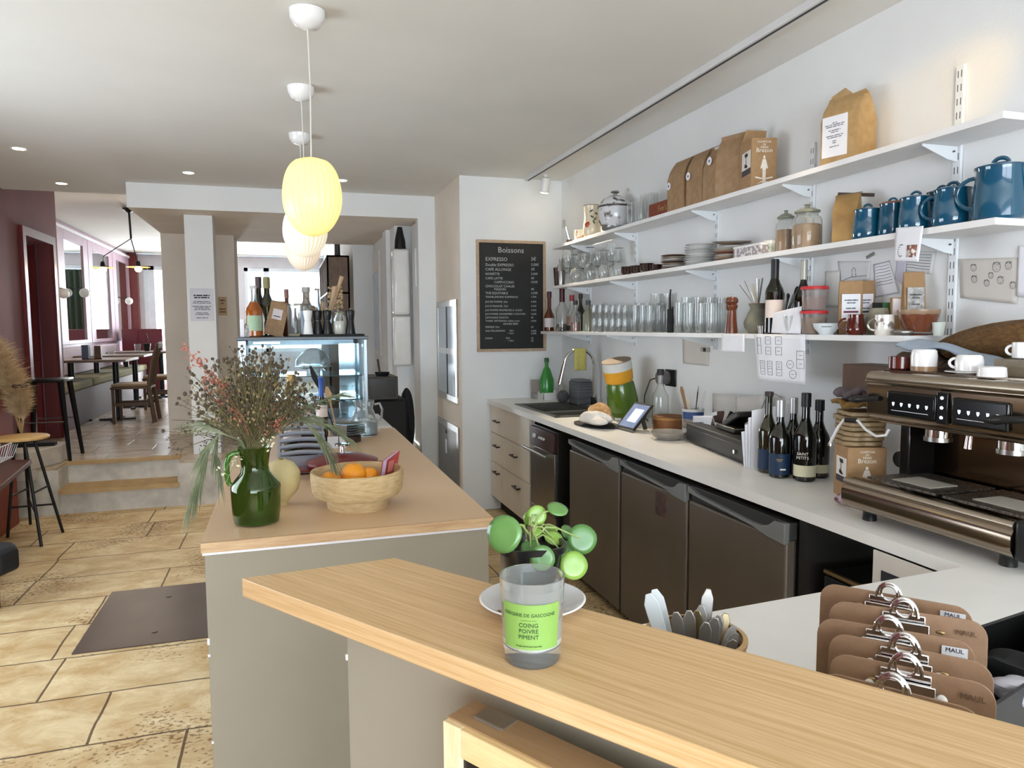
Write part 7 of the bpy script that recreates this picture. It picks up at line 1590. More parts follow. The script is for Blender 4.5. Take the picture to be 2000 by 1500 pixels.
q = tp_(585, 4.40); t = thing('glass_canister', 'big clear glass canister with a cork base on the display case', 'canister', q); MB().lathe(glassy([(21*k4, 0), (22*k4, 3*k4), (22*k4, 60*k4)], 1.2*k4), n=28, cap=False).build('body', GLASS, t); MB().cyl(20*k4, 1.3*k4, 5*k4, n=28).build('cork_base', mat('cork', 'c0ab86', .8), t); MB().lathe([(22.5*k4, 60*k4), (23*k4, 63*k4), (1e-6, 64*k4)], n=28).build('lid', mat('steel_lid', '9a9890', .3, .8), t)
q = tp_(578, 4.40); bottle('small_bottle', 'small dark bottle inside the glass canister', (q.x, q.y, TZ+5.2*k4), 6*k4, 50*k4, WINE, None, None, body=.5)
o = MB().cyl(4*k4, 0, 44*k4, n=14).build('blue_tube', mat('light_blue_plastic', 'a8bcd8', .4), loc=(tp_(592).x, 4.40, TZ+5.2*k4)); tag(o, 'light blue tube inside the glass canister', 'tube')
q = tp_(600, 4.58); t = bottle('decanter', 'patterned frosted decanter behind the white pepper mill', q, 18*k4, 98*k4, mat('etched_glass', 'a49a90', .3, c2='7c7268', scale=50, contrast=(.45, .55)), mat('etched_cap', 'a4a09a', .3), None, body=.5, capz=.9)
q = tp_(622, 4.62); bottle('clear_bottle', 'clear empty bottle at the back of the display case top', q, 12*k4, 96*k4, GLASS, mat('etched_cap'), None, body=.5, capz=.97)
t = thing('black_tray', 'black tray on the display case carrying the pepper mills', 'tray', (tp_(648, 4.34).x, 4.36, TZ)); MB().bx(-.175, .175, -.10, .10, 0, .006).build('tray', MBLACK, t, bevel=.004); MB().bx(-.18, .18, -.105, -.10, 0, .012).bx(-.18, .18, .10, .105, 0, .012).bx(-.18, -.175, -.105, .105, 0, .012).bx(.175, .18, -.105, .105, 0, .012).build('rim', MBLACK, t)
TT = TZ+.0062
def mill(x, Y, m_, label, h=48):
    q = py(x, 655, Y); q = Vector((q.x, Y, TT)); t = thing('pepper_mill', label, 'pepper mill', q, 0, 'pepper mills on the tray'); k = mpx(q, 1)
    MB().lathe([(9.5*k, 0), (9.8*k, 3*k), (8.2*k, 14*k), (6.5*k, 28*k)], n=24).build('base', m_, t)
    MB().lathe([(6.5*k, 28.3*k), (8*k, 38*k), (9*k, 46*k), (8*k, h*k), (1e-6, (h+.5)*k)], n=24).build('head', m_, t)
    MB().sph((0, 0, (h+2)*k), 2*k, 8, 6).build('knob', CHROME, t)
mill(602, 4.32, WPLAST, 'white pepper mill at the left end of the black tray')
mill(621, 4.34, BLACK, 'black pepper mill next to the white one'); mill(640, 4.34, BLACK, 'black pepper mill in the middle of the black tray'); mill(685, 4.33, BLACK, 'black pepper mill at the right end of the tray')
q = Vector((py(664, 655, 4.34).x, 4.34, TT)); t = thing('sugar_jar', 'clear jar of white sugar with a steel clasp on the black tray', 'jar', q)
MB().lathe(glassy([(11*k4, 0), (12*k4, 2*k4), (12*k4, 32*k4), (9*k4, 36*k4), (9*k4, 40*k4)], .8*k4), n=24, cap=False).build('body', GLASS, t); MB().lathe([(10*k4, 1*k4), (11*k4, 3*k4), (11*k4, 27*k4)], n=24).build('sugar', mat('sugar', 'e6e2d6', .8), t)
MB().lathe([(9.5*k4, 39*k4), (10*k4, 43*k4), (4*k4, 47*k4), (1e-6, 47*k4)], n=20).build('lid', mat('greenish_glass'), t); MB().tube([(10*k4, 0, 38*k4), (13*k4, 0, 36*k4), (11*k4, 0, 30*k4)], 1*k4, 6).build('clasp', CHROME, t)
q = tp_(655, 4.52); bottle('clear_bottle', 'clear swing bottle behind the sugar jar on the display case', q, 12*k4, 84*k4, GLASS, None, None, liquid=(mat('pale_grain', 'c4beaa', .7), .3), body=.5)
t = thing('dried_flowers', 'beige dried flower stems and wooden sticks leaning on the display case', 'dried flowers', tp_(632, 4.45)); O2 = tp_(632, 4.45)
for i, (x, y, r0, r1) in enumerate(((648, 588, .008, .012), (630, 590, .008, .012), (636, 600, .006, .01), (668, 540, .006, .014), (655, 560, .01, .018), (617, 600, .006, .008))):
    p = py(x, y, 4.45)-O2; MB().tube([Vector(((x-640)*.0002, 0, 0)), p*.6, p], [r0*.5, r0, r1], 8).build('stick', mat('beige_dry_wood', 'ae9274', .7), t)
mb = MB(); random.seed(5)
for i in range(60): p = py(random.uniform(642, 668), random.uniform(560, 602), 4.46)-O2; mb.sph(p, random.uniform(.006, .012), 6, 4)
o = mb.build('flower_heads', mat('beige_flower', 'a8906c', .8), t); o['kind'] = 'stuff'
o = MB().lathe([(14*k4, 0), (16*k4, 14*k4), (12*k4, 24*k4)], n=20).build('plant_ball', mat('olive_ball', '8a8460', .8), loc=(tp_(605, 4.66).x, 4.66, TZ+38*k4)); tag(o, 'olive dried flower head behind the decanter', 'flower')
q = tp_(605, 4.66); o = MB().tube([(0, 0, 0), (0, 0, 38*k4)], .003, 6).build('flower_stalk', mat('beige_dry_wood'), loc=q); tag(o, 'stalk under the olive dried flower head', 'stalk')
# ---------------------------------------------------------------- far kitchen corner: boiler, rack, oven
t = thing('boiler_cabinet', 'tall white two-door unit hung on the wall behind the opening', 'cabinet', (0, 0, 0))
GW = mat('glossy_white_enamel', 'e2dfda', .15, coat=.6)
MB().bx(1.0, 1.165, 6.9, 7.0, 1.595, 2.225).build('upper_door', GW, t, bevel=.03, seg=4); MB().bx(1.0, 1.165, 6.9, 7.0, 1.11, 1.585).build('lower_door', GW, t, bevel=.02, seg=4)
t = thing('white_pipe_box', 'white boxed pipe running up beside the opening', 'pipe box', (0, 0, 0)); MB().bx(1.185, 1.225, 6.63, 6.9, UF+.001, 2.44).build('box', WPLAST, t, bevel=.004)
MB().bx(1.165, 1.18, 6.625, 6.66, 1.85, 2.2).build('wall_unit', WPLAST, t, bevel=.004)
t = thing('black_lamp_hood', 'black conical hood standing on top of the white two-door unit', 'hood', (0, 0, 0)); MB().lathe([(.055, 2.23), (.05, 2.3), (.022, 2.43)], c=(1.08, 6.95, 0), n=24).build('hood', BLACK, t)
t = thing('oven', 'dark square oven on a black cabinet behind the opening', 'oven', (0, 0, 0))
a, b = py(717, 737, 6.0), py(778, 780, 6.0)
MB().bx(a.x, b.x, 6.0, 6.4, b.z, a.z).build('body', mat('dark_brown_oven', '2a221c', .4), t, bevel=.005); MB().bx(a.x+.02, b.x-.02, 5.995, 6.0, b.z+.02, a.z-.02).build('door', mat('dark_glass_door'), t)
t = thing('black_cabinet', 'black cloth covered cabinet under the dark oven', 'cabinet', (0, 0, 0)); MB().bx(a.x-.05, b.x+.08, 6.02, 6.42, 0, b.z-.003).build('body', MBLACK, t, bevel=.02)
q = py(795, 820, 6.1); o = blob('black_bag', mat('black_cloth'), (q.x+.02, 6.22, .62), (.06, .12, .33), 8, .15); tag(o, 'black bag hanging beside the black cabinet', 'bag')
t = thing('frying_pan', 'small black pan with an upright handle on the dark oven', 'pan', (py(748, 735, 6.1).x, 6.15, a.z+.001)); MB().lathe(glassy([(.05, 0), (.065, .03)], .004), n=24, cap=False).build('pan', MBLACK, t); MB().tube([(-.02, 0, .02), (-.035, 0, .14)], .009, 8).build('handle', BLACK, t)
t = thing('wall_window_panel', 'tall pale blue lit window panel on the kitchen wall', 'window panel', (0, 0, 0)); MB().bx(1.025, 1.039, 8.15, 8.70, 1.16, 2.34).build('frame', WPLAST, t); MB().bx(1.020, 1.025, 8.2, 8.65, 1.22, 2.1).build('pane', mat('pale_blue_pane', 'b8c8d8', .1), t)
t = thing('wine_rack', 'tall wooden wine rack with bottles seen through the opening', 'wine rack', (0, 0, 0))
rx0, rx1, ry0, ry1, rz1 = .50, .76, 8.8, 10.6, 2.33
RK = wood('walnut_rack', '7a5e46', '5e4632', (6, 6, 2), 5)
for xx in (rx0, rx1-.02): MB().bx(xx, xx+.02, ry0, ry0+.03, UF+.001, rz1).build('post', RK, t)
for j in range(7):
    yy = ry0+j*(ry1-ry0-.02)/6; MB().bx(rx0, rx1, yy, yy+.02, UF+.001, rz1).build('upright', RK, t)
for z_ in (UF+.02, .9, 1.42, 1.88, rz1-.02): MB().bx(rx0, rx1, ry0, ry1, z_, z_+.02).build('shelf', RK, t)
i = 0
for zz in (1.44, 1.90):
    for yy in (8.95, 9.2, 9.5, 9.8):
        for xx in (.57, .63, .69):
            if yy > 9 and xx > .6: continue
            bottle('wine_bottle', 'dark wine bottle standing in the wooden rack', (xx, yy, zz+.001), .027, .30, WINE, CAPK, None, group='bottles in the wine rack')
for j in range(7): pass
q = py(659, 497, 9.0); o = MB().lathe([(.035, 0), (.03, .3), (.036, .32)], n=20).build('tall_vase', mat('dark_pewter', '3a3836', .35, .4), loc=(q.x, 9.0, rz1+.001)); tag(o, 'dark slim vase on top of the wooden wine rack', 'vase')
# notices on the pillar and partition
q0, q1 = py(370, 563, 6.798), py(419, 627, 6.798)
t = thing('wall_notice', 'printed white notice taped on the white pillar', 'notice', (0, 0, 0)); MB().bx(q0.x, q1.x, 6.796, 6.799, q1.z, q0.z).build('sheet', mat('pale_notice', 'd4d4dc', .8), t)
cx = (q0.x+q1.x)/2; H__ = q0.z-q1.z
FN = frameM((cx, 6.795, (q0.z+q1.z)/2), (1, 0, 0), (0, 0, 1)); wn_ = (q1.x-q0.x)*.85
bars('notice_title', t, frameM((cx, 6.795, q0.z-H__*.25), (1, 0, 0), (0, 0, 1)), (.8, .75), wn_, H__*.065, DINK, .6)
bars('notice_text', t, frameM((cx, 6.795, q0.z-H__*.65), (1, 0, 0), (0, 0, 1)), (.8, .9, 0, .95, .7, .8, 0, .6, .7, 0, .6), wn_, H__*.05, INK)
q0, q1 = py(425, 580, 8.178), py(444, 616, 8.178)
t = thing('wall_notice', 'small kraft coloured card pinned on the tan partition', 'notice', (0, 0, 0)); MB().bx(q0.x, q1.x, 8.175, 8.179, q1.z, q0.z).build('sheet', mat('kraft_card_pale', 'c8ac88', .8), t)
bars('card_print', t, frameM(((q0.x+q1.x)/2, 8.174, (q0.z+q1.z)/2), (1, 0, 0), (0, 0, 1)), (.6, .3, 0, .8, .8), .08, .03, mat('brown_print'))
# steel hatch and service door in the tan pier
def hatch(name, label, y0, y1, z0, z1, dark=False):
    t = thing(name, label, 'hatch', (0, 0, 0)); X = 1.33
    MB().bx(X-.012, X-.001, y0, y1, z1-.05, z1).bx(X-.012, X-.001, y0, y1, z0, z0+.05).bx(X-.012, X-.001, y0, y0+.06, z0+.05, z1-.05).bx(X-.012, X-.001, y1-.04, y1, z0+.05, z1-.05).build('frame', STEEL, t, bevel=.002)
    return t
t = hatch('steel_hatch', 'steel framed window hatch in the tan side of the pier', 5.66, 6.43, .855, 1.70)
MB().bx(1.322, 1.3295, 5.72, 6.39, .905, 1.65).build('pane', mat('hatch_mirror', 'a8b2bc', .1, 1), t); MB().bx(1.316, 1.322, 6.03, 6.04, .905, 1.65).build('divider', BLACK, t); MB().bx(1.316, 1.322, 5.72, 6.39, 1.25, 1.30).build('mid_bar', CHROME, t)
t = hatch('service_door', 'grey steel service door low in the tan side of the pier', 5.64, 6.44, .12, .665)
MB().bx(1.32, 1.3295, 5.70, 6.40, .17, .615).build('door', mat('grey_service_door', '8c8a86', .4, .4), t); MB().cyl(.018, 0, .004, c=(1.32, 6.1, .57), n=16, M=Matrix.Rotation(R(-90), 3, 'Y')).build('lock', BLACK, t); MB().bx(1.318, 1.32, 6.08, 6.14, .38, .50).build('label', PAPER, t)
# ---------------------------------------------------------------- pendants and downlights
RIB = mat('ribbed_opal_glass', 'f2e2b0', .4)
def pendant(label, can_px, shade_px, wpx, top, bot, ecol, est, idx):
    c = pz(can_px[0], can_px[1], ZC); Y = c.y; s0 = py(shade_px, (top+bot)/2, Y)
    r = mpx(s0, wpx/2); h = mpx(s0, bot-top); zt_ = s0.z+h/2; zb_ = s0.z-h/2
    t = thing('pendant_lamp', label, 'pendant lamp', (s0.x, Y, ZC), 0, 'ribbed pendant lamps'); H = h
    MB().lathe([(.066, -.001), (.062, -.03), (.045, -.055), (.012, -.065)], n=32).build('canopy', WHITEC, t)
    MB().tube([(0, 0, -.06), (0.004, 0, -(ZC-zt_)*.5), (0, 0, -(ZC-zt_)-.005)], .0028, 8).build('cord', mat('white_cord', 'd8d4cc', .6), t)
    pr = []
    n = 30
    for i in range(n+1):
        u = i/n; a = math.pi*u
        rr = r*(abs(math.sin(a))**(.46 if u < .5 else .26))
        pr.append((max(rr, r*.28 if u > .5 else r*.0) if u < 1 else r*.28, -(ZC-zb_)+H*u*1.0))
    rf = lambda a, z: 1+.03*abs(math.sin(a*14))-.015
    m_ = bpy.data.materials.new('opal_shade_%d' % idx); m_.use_nodes = True; nt = m_.node_tree; b = nt.nodes['Principled BSDF']; L = nt.links.new
    b.inputs['Base Color'].default_value = lin('e8d8a0' if idx == 0 else 'e8e0d0'); b.inputs['Roughness'].default_value = .35
    tc = nn(nt, 'ShaderNodeTexCoord'); sp = nn(nt, 'ShaderNodeSeparateXYZ'); L(tc.outputs['Object'], sp.inputs[0])
    at_ = nn(nt, 'ShaderNodeMath', operation='ARCTAN2'); L(sp.outputs[1], at_.inputs[0]); L(sp.outputs[0], at_.inputs[1])
    m1 = nn(nt, 'ShaderNodeMath', operation='MULTIPLY'); L(at_.outputs[0], m1.inputs[0]); m1.inputs[1].default_value = 28
    m2 = nn(nt, 'ShaderNodeMath', operation='SINE'); L(m1.outputs[0], m2.inputs[0])
    mr = nn(nt, 'ShaderNodeMapRange'); L(m2.outputs[0], mr.inputs[0]); mr.inputs[1].default_value = -1; mr.inputs[2].default_value = 1
    mr.inputs[3].default_value = est*.62; mr.inputs[4].default_value = est*.92
    L(mr.outputs[0], b.inputs['Emission Strength']); b.inputs['Emission Color'].default_value = lin(ecol)
    MB().lathe(pr, n=112, rfun=rf, cap=False).build('shade', m_, t, angle=80)
    MB().cyl(r*.28, -(ZC-zt_)-.004, -(ZC-zt_)+.002, n=24).build('fitting', mat('dull_gold_fitting', 'a89468', .4, .5), t)
pendant('nearest ribbed pendant lamp glowing yellow over the island', (604, 22), 610, 112, 312, 462, 'ffdf78', .72, 0)
pendant('middle ribbed pendant lamp glowing pale behind the yellow one', (583, 170), 596, 84, 402, 503, 'ffecc8', .46, 1)
pendant('farthest ribbed pendant lamp, lowest in the row', (585, 262), 592, 66, 440, 529, 'ffdcb8', .40, 2)
for i, (x, y) in enumerate(((37, 290), (120, 358), (368, 337), (668, 352))):
    q = pz(x, y, ZC); t = thing('downlight', ['recessed ceiling spot nearest the left picture edge', 'recessed ceiling spot above the red doorway wall', 'recessed ceiling spot above the stone steps', 'recessed ceiling spot half hidden by the yellow pendant'][i], 'ceiling light', (q.x, q.y, ZC), 0, 'recessed ceiling spots')
    MB().lathe([(.042, -.004), (.05, -.004), (.05, -.001), (.036, -.001)], n=28, cap=False).build('trim_ring', WPLAST, t)
    MB().lathe([(1e-6, -.003), (.036, -.003), (.036, -.001)], n=24).build('lamp', mat('hot_spot_lamp', 'fff2d8', .4, emit=22, ecol='fff0d0'), t)
    spot('downlight_beam', (q.x, q.y, ZC-.03), (q.x, q.y, 0), 16, 95, (1, .88, .70))
# ---------------------------------------------------------------- left foreground: stools, red counter, basket
def rod_stool(label):
    c = py(40, 852, 5.78); zt_ = c.z; t = thing('bar_stool', label, 'stool', (c.x, 5.78, 0))
    MB().lathe([(.155, zt_-.022), (.172, zt_-.018), (.175, zt_-.006), (.168, zt_), (1e-6, zt_)], n=40).build('seat', STOOLW, t, angle=60)
    MB().lathe([(.13, zt_-.034), (.15, zt_-.023)], n=32).build('seat_ring', DMETAL, t)
    feet = [pz(81, 1068, 0), pz(123, 1040, 0), pz(15, 1050, 0)]
    ft = [(p.x-c.x, p.y-5.78) for p in feet]; f4 = (ft[2][0]+ft[1][0]-ft[0][0], ft[2][1]+ft[1][1]-ft[0][1]); ft.append(f4)
    tops = [(a*.34+.0, b_*.42) for a, b_ in ft]
    cxm = sum(a for a, _ in ft)/4; 
    legs = []
    for (a, b_), (ta, tb) in zip(ft, tops):
        MB().tube([(a, b_, .001), (ta, tb, zt_-.03)], .0105, 8).build('leg', DMETAL, t); legs.append(((a, b_), (ta, tb)))
    def on(i, z): (a, b_), (ta, tb) = legs[i]; f = z/(zt_-.03); return (a+(ta-a)*f, b_+(tb-b_)*f, z)
    for i, j, z in ((0, 1, .36), (1, 2, .22), (0, 3, .22), (2, 3, .3)): MB().tube([on(i, z), on(j, z)], .007, 8).build('rung', DMETAL, t)
rod_stool('bar stool with a round birch seat and thin dark legs at the left edge')
def black_stool():
    q = [pz(150, 900, UF), pz(165, 887, UF)]; c = Vector((-1.93, 6.98, UF)); H = py(100, 740, 6.9).z-UF
    t = thing('bar_stool', 'black metal bar stool standing on the stone platform', 'stool', (c.x, c.y, UF+.001), R(0), None)
    MB().bx(-.165, .165, -.16, .16, H-.03, H).build('seat', mat('black_stool_paint', '17191a', .3, .3), t, bevel=.012)
    for sx in (-1, 1):
        for sy in (-1, 1): MB().prism([(sx*.12, sy*.11, H-.03), (sx*.155, sy*.11, H-.03), (sx*.155, sy*.14, H-.03), (sx*.12, sy*.14, H-.03)], (0, 0, .001)); MB().tube([(sx*.135, sy*.13, H-.03), (sx*.19 if sx > 0 else sx*.19, sy*.20, .0)], [.024, .015], 4).build('leg', mat('black_stool_paint'), t)
    MB().tube([(-.17, -.17, .33), (.17, -.17, .33)], .007, 6).build('footrest', STEEL, t); MB().tube([(-.17, .17, .33), (.17, .17, .33)], .007, 6).build('footrest', STEEL, t)
black_stool()
q = py(100, 850, 6.75)
o = MB().bx(-.18, .18, -.04, .04, 0, .03).build('black_book', MBLACK, loc=(-2.0, 6.72, UF+.151), bevel=.003); tag(o, 'black closed book lying on the stone blocks beside the steps', 'book')
RC = mat('orange_red_cabinet', '8a3420', .5, c2='7c2c1a', scale=4)
t = thing('red_cabinet', 'orange red cabinet against the left wall under the wooden shelf', 'cabinet', (0, 0, 0))
xa = px(29, 1006, -2.0)
MB().bx(-2.19, -1.98, 5.6, 6.3, 0, 1.05).build('body', RC, t, bevel=.004)
pl0, pl1, pl2 = pz(62, 897, .60), pz(0, 950, .60), pz(45, 884, .60)
t = thing('wooden_ledge', 'dark red brown wooden ledge at the left edge carrying the wire basket', 'ledge', (0, 0, 0))
LD = wood('red_brown_ledge', '5a3228', '4a2820', (6, 2, 6), 5)
a1 = Vector((pl0.x, pl0.y, .60)); b1_ = Vector((pl1.x, pl1.y, .60)); 
MB().prism([tuple(a1), tuple(a1+Vector((-.32, .03, 0))), tuple(b1_+Vector((-.40, -.25, 0))), tuple(b1_+(b1_-a1)*.4)], (0, 0, -.03)).build('board', LD, t, bevel=.002)
MB().bx(a1.x-.3, a1.x-.26, a1.y-.5, a1.y-.46, 0, .57).bx(a1.x-.25, a1.x-.21, a1.y-.12, a1.y-.08, 0, .57).build('leg', LD, t)
# white wire basket
t = thing('wire_basket', 'white wire basket standing on the wooden ledge at the left edge', 'basket', (0, 0, 0))
WW = mat('white_wire', 'e4e4e2', .4)
yb_ = a1.y-.12
bz0, bz1 = .602, .72
c0_ = px(37, 858, a1.x-.14); bx1 = a1.x-.10; bx0 = bx1-.30; by1 = c0_.y; by0 = by1-.42
by1 = pz(38, 858, bz1+.0).y; bx1 = pz(38, 858, bz1).x; bx0 = bx1-.28; by0 = by1-.45
wr = MB()
ins = .035
for z_, s_ in ((bz1, 0), (bz0+.004, ins)):
    wr.tube([(bx0+s_, by0+s_, z_), (bx1-s_, by0+s_, z_), (bx1-s_, by1-s_, z_), (bx0+s_, by1-s_, z_)], .004, 6, closed=True)
wr.build('rims', WW, t)
bars = MB()
for i in range(10):
    u = i/9; yy = by0+(by1-by0)*u; yi = by0+ins+(by1-by0-2*ins)*u
    bars.tube([(bx1, yy, bz1), (bx1-ins, yi, bz0+.004), (bx0+ins, yi, bz0+.004), (bx0, yy, bz1)], .0028, 5)
for i in range(6):
    u = i/5; xx = bx0+(bx1-bx0)*u; xi = bx0+ins+(bx1-bx0-2*ins)*u
    bars.tube([(xx, by0, bz1), (xi, by0+ins, bz0+.004), (xi, by1-ins, bz0+.004), (xx, by1, bz1)], .0028, 5)
o = bars.build('wires', WW, t)
# pampas grass in a dark pot
q = py(42, 828, 6.15); pp_ = Vector((q.x, 6.15, .66))
t = thing('pampas_grass', 'tall tawny pampas grass bunch at the left picture edge', 'dried grass', (q.x, 6.15, 1.05))
random.seed(3); G = Vector((q.x, 6.15, 1.05)); fl = MB(); stm = MB()
for (x, y, x2, y2, wd) in ((30, 812, 0, 668, 48), (38, 818, 14, 715, 46), (46, 822, 34, 752, 34), (28, 800, -24, 650, 50), (44, 815, 44, 768, 22)):
    a_ = py(42, 850, 6.15); b_ = py(x2, y2, 6.15); stm.tube([a_-G, py(x, y, 6.15)-G, b_-G], .006, 6)
    for i in range(1100):
        u = random.random(); p0 = py(x+(x2-x)*u, y+(y2-y)*u, 6.15+random.uniform(-.05, .05)); w2 = mpx(p0, wd)*math.sin(math.pi*min(1, .12+u*.8))
        s_ = Vector((random.uniform(-1, 1), random.uniform(-1, 1), random.uniform(-.2, .5)))
        e = p0+s_*w2*.8+Vector((0, 0, .03)); fl.tube([p0-G, (p0.lerp(e, .5)+Vector((0, 0, .012)))-G, e-G], [.0012, .001, .0004], 3)
o = fl.build('plumes', mat('tawny_plume', 'cdb28c', .9, c2='b0946a', scale=20), t, smooth=False); o['kind'] = 'stuff'
stm.build('stems', mat('straw_stem', 'a8875a', .8), t)
t = thing('plant_pot', 'dark pot holding the pampas grass on the red cabinet', 'pot', (q.x+.0, 6.15, 1.051)); py0 = py(42, 838, 6.15).z
o = MB().lathe([(.05, 0), (.06, .02), (.055, max(.03, py0-1.051+.03))], n=24).build('body', mat('dark_brown_stand'), t)
# black cushion stool at lower left
q = pz(8, 1122, .0)
t = thing('low_stool', 'low wooden stool with a black cushion at the left picture edge', 'stool', (0, 0, 0)); c = pz(2, 1085, .30)
MB().lathe([(.13, .20), (.15, .22), (.15, .31), (.12, .335), (1e-6, .337)], c=(c.x-.085, c.y+.05, 0), n=8).build('cushion', mat('black_cloth'), t, bevel=.01)
MB().lathe([(.06, .0), (.06, .16), (.12, .2)], c=(c.x-.095, c.y+.05, 0), n=24).build('base', wood('ochre_base', '9a7a3c', '84662e', (4, 4, 4)), t)
# ---------------------------------------------------------------- dining room
def dining_chair(label, loc, rz):
    t = thing('dining_chair', label, 'chair', loc, rz, 'wooden dining chairs')
    for sx in (-1, 1):
        MB().prism([(sx*.19-.02, -.2, 0), (sx*.19+.02, -.2, 0), (sx*.19+.02, -.165, 0), (sx*.19-.02, -.165, 0)], (0, 0, .42)).build('leg', DWOOD, t, bevel=.003)
        MB().tube([(sx*.18, .24, 0), (sx*.18, .19, .42), (sx*.17, .23, .70), (sx*.15, .30, .93)], [.024, .024, .02, .016], 6).build('leg', DWOOD, t)
        MB().bx(sx*.18-.01, sx*.18+.01, -.17, .2, .20, .235).build('side_stretcher', DWOOD, t)
    MB().bx(-.21, .21, -.21, .21, .40, .425).build('seat_frame', DWOOD, t, bevel=.004)
    MB().bx(-.20, .20, -.20, .19, .426, .46).build('seat', mat('tan_seat_pad', '9c8468', .8), t, bevel=.012)
    MB().bx(-.17, .17, .165, .185, .24, .275).build('rear_stretcher', DWOOD, t)
    for i in range(4): x = -.105+.07*i; MB().tube([(x, .205, .45), (x*.95, .235, .7), (x*.9, .285, .88)], .011, 6).build('back_slat', DWOOD, t)
    MB().tube([(-.16, .285, .88), (0, .31, .92), (.16, .285, .88)], .028, 8).build('top_rail', DWOOD, t)
    return t
def cafe_table(label, cx, cy, w_, d, z=.745, two=True):
    t = thing('dining_table', label, 'table', (cx, cy, UF+.001), 0, 'dining tables')
    MB().bx(-w_/2, w_/2, -d/2, d/2, z-.03, z).build('tabletop', TWOOD, t, bevel=.004)
    for sx in ((-1, 1) if two else (0,)):
        MB().cyl(.035, .02, z-.03, c=(sx*w_*.28, 0, 0), n=16).build('column', BLACK, t); MB().bx(sx*w_*.28-.03, sx*w_*.28+.03, -.26, .26, 0, .02).bx(sx*w_*.28-.2, sx*w_*.28+.2, -.03, .03, 0, .0199).build('foot', BLACK, t)
    return t
FZ = UF+.001
T1 = cafe_table('nearest dining table before the mauve mirrors', -2.2, 9.75, .85, .80)
T2 = cafe_table('second dining table behind the nearest one', -2.25, 11.2, .85, .8)
T3 = cafe_table('farthest dining table before the tall window', -2.15, 12.7, .9, .8)
dining_chair('nearest wooden dining chair, turned side on to the first table', (-1.73, 9.5, FZ), R(-90))
dining_chair('wooden dining chair at the second table behind the nearest chair', (-1.65, 11.0, FZ), R(-90))
dining_chair('farthest wooden dining chair before the tall window', (-1.55, 12.5, FZ), R(-90))
dining_chair('wooden dining chair with its back to the window behind the tables', (-1.55, 13.6, FZ), R(0))
t = thing('bench_seat', 'long upholstered bench with olive cushions along the mirror wall', 'bench', (0, 0, 0))
MB().bx(XM+.001, XM+.5, 8.7, 13.6, UF+.001, UF+.40).build('base', mat('grey_mauve_base', '7c7078', .6), t, bevel=.004)
for i in range(4): MB().bx(XM+.01, XM+.52, 8.72+1.22*i, 9.92+1.22*i, UF+.402, UF+.50).build('cushion', mat('olive_cushion', '8e8a6c', .9), t, bevel=.03, seg=3)
MB().bx(XM+.031, XM+.10, 8.7, 13.6, UF+.505, UF+.86).build('backrest', mat('mauve_backrest', 'b09aa4', .7), t, bevel=.02)
t = thing('red_cupboard', 'dark red cupboard at the end of the bench below the last mirror', 'cupboard', (0, 0, 0)); a_, b_ = px(229, 648, -2.5), 0
MB().bx(XM+.12, -2.02, 13.75, 14.25, UF+.001, 1.48).build('body', mat('dark_red_cupboard', '6e2430', .4), t, bevel=.004); MB().bx(-2.4, -2.395, 13.744, 13.75, .5, 1.45).build('door_gap', MBLACK, t)
# table things
def on_table(x, Yt, z=UF+.746): return pz(x, 0, z) if 0 else Vector((py(x, 700, Yt).x, Yt, z+.0))
q = on_table(180, 9.55); t = thing('menu_holder', 'brown menu and condiment holder on the nearest dining table', 'holder', q); MB().bx(-.10, -.03, -.03, .03, 0, .17).build('pocket', mat('slate_print'), t); MB().bx(.03, .10, -.03, .03, 0, .16).build('menu_block', DWOOD, t); MB().bx(-.1, .1, -.03, .03, 0, .012).build('base', DWOOD, t)
MB().lathe(glassy([(.022, .012), (.022, .15)], .002), c=(0, 0, 0), n=16, cap=False).build('glass_tube', GLASS, t)
for i, (x, Yt) in enumerate(((218, 11.0), (270, 12.6))): q = on_table(x, Yt); glass_thing('tumbler', ['water tumbler on the second dining table', 'water tumbler on the farthest dining table'][i], .10, .045, q, None) if 0 else tag(MB().lathe(glassy(glass_prof('tumbler', .12, .05), .003), n=20, cap=False).build('drinking_glass', GLASS, loc=q), ['water tumbler on the second dining table', 'water tumbler on the farthest dining table'][i], 'glass')
q = on_table(288, 12.75); t = thing('potted_plant', 'small dark pot with a sprig on the farthest dining table', 'plant', q); MB().lathe([(.04, 0), (.06, .12)], n=16).build('pot', BLACK, t); MB().tube([(0, 0, .1), (.02, 0, .2), (.0, 0, .28)], .006, 6).build('sprig', mat('dark_leaf', '2c3a24', .7), t)
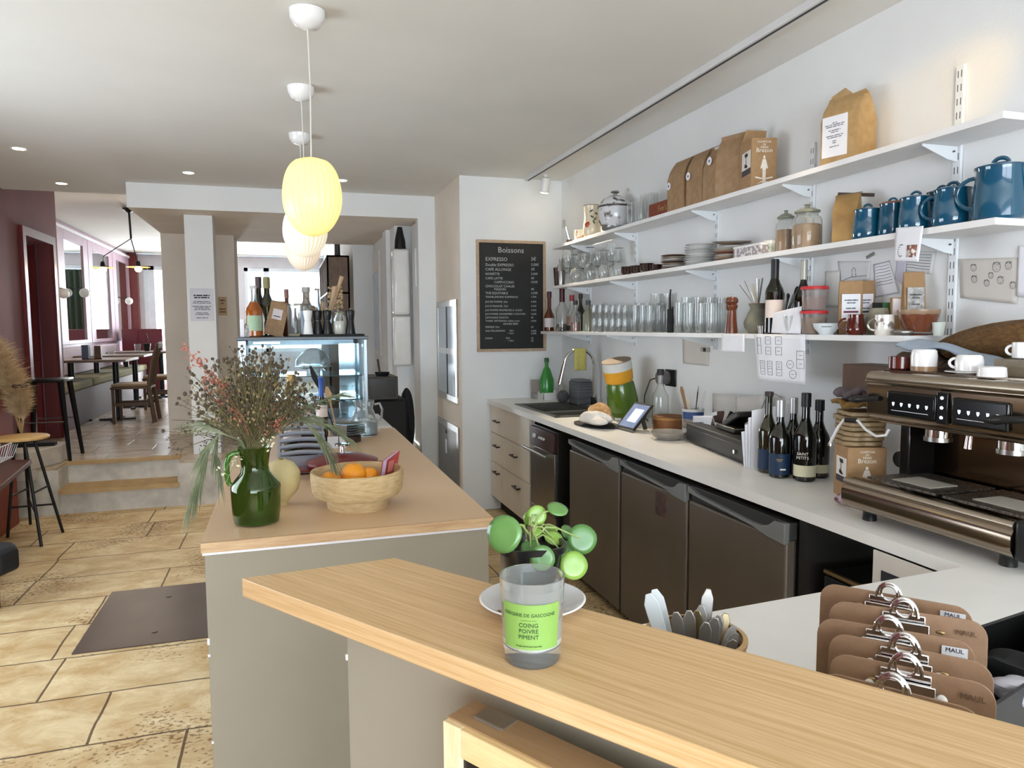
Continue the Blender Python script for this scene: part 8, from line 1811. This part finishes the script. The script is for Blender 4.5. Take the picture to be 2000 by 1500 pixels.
# two armed lamp and globe wall lamps
base = pz(252, 422, ZC2) ; Yl = 9.6
c0l = py(252, 420, Yl); t = thing('two_armed_lamp', 'black two armed ceiling lamp with lit bulbs in the dining room', 'ceiling lamp', (c0l.x, Yl, ZC2))
G = Vector((c0l.x, Yl, ZC2)); f_ = lambda x, y: py(x, y, Yl)-G
MB().lathe([(.07, 0), (.07, -.012), (.02, -.05)], n=20).build('canopy', BLACK, t)
MB().tube([Vector((0, 0, -.01)), f_(256, 466)], .012, 8).build('stem', BLACK, t)
for i, (pts, lx, ly) in enumerate((([(256, 466), (203, 500), (201, 512)], 201, 521), ([(256, 467), (269, 512)], 270, 520))):
    arm = MB().tube([f_(*p_) for p_ in pts], .006, 6).build('arm', BLACK, t); L0 = f_(lx, ly)
    MB().lathe([(.02, .06), (.03, .0)], c=tuple(L0), n=14).build('socket', BLACK, arm); MB().lathe([(.03, .004), (.13, -.01), (.132, -.012)], c=tuple(L0), n=28, cap=False).build('disc_shade', mat('ochre_disc', 'b8965c', .5), arm)
    MB().sph(tuple(L0+Vector((0, 0, -.03))), .04, 16, 10).build('bulb', mat('lit_bulb', 'fff0c8', .4, emit=9, ecol='ffe8b0'), arm)
for i, (x, y, lb) in enumerate(((124, 573, 'opal globe wall lamp on the first mirror panel, left'), (165, 572, 'opal globe wall lamp between the first two mirrors'), (252, 588, 'opal globe wall lamp beside the red post'))):
    q = px(x, y, XM+.12); t = thing('wall_lamp', lb, 'wall lamp', q, 0, 'opal globe wall lamps'); MB().sph((0, 0, 0), .065, 18, 12).build('globe', mat('opal_globe', 'dcdcda', .3), t); MB().tube([(-.118, 0, .04), (-.06, 0, .07), (0, 0, .06)], .008, 6).build('arm', BLACK, t)
# curtain by the back window
o = MB().grid(lambda u, v: (-2.04+u*.46, YW-.12+.03*math.sin(u*30), UF+.004+v*2.2), 60, 4).build('curtain', mat('dark_green_curtain', '2e3a2e', .9), solid=.006); tag(o, 'dark green curtain hanging beside the back window, seen in the mirror', 'curtain')
for (x, y) in ((201, 524), (270, 523)):
    p_ = py(x, y+9, 9.6); l = bpy.data.lights.new('bulb_glow', 'POINT'); l.energy = 6; l.color = (1, .86, .66); l.shadow_soft_size = .05
    o = bpy.data.objects.new('bulb_glow', l); col.objects.link(o); o.location = p_+Vector((0, -.06, -.06))
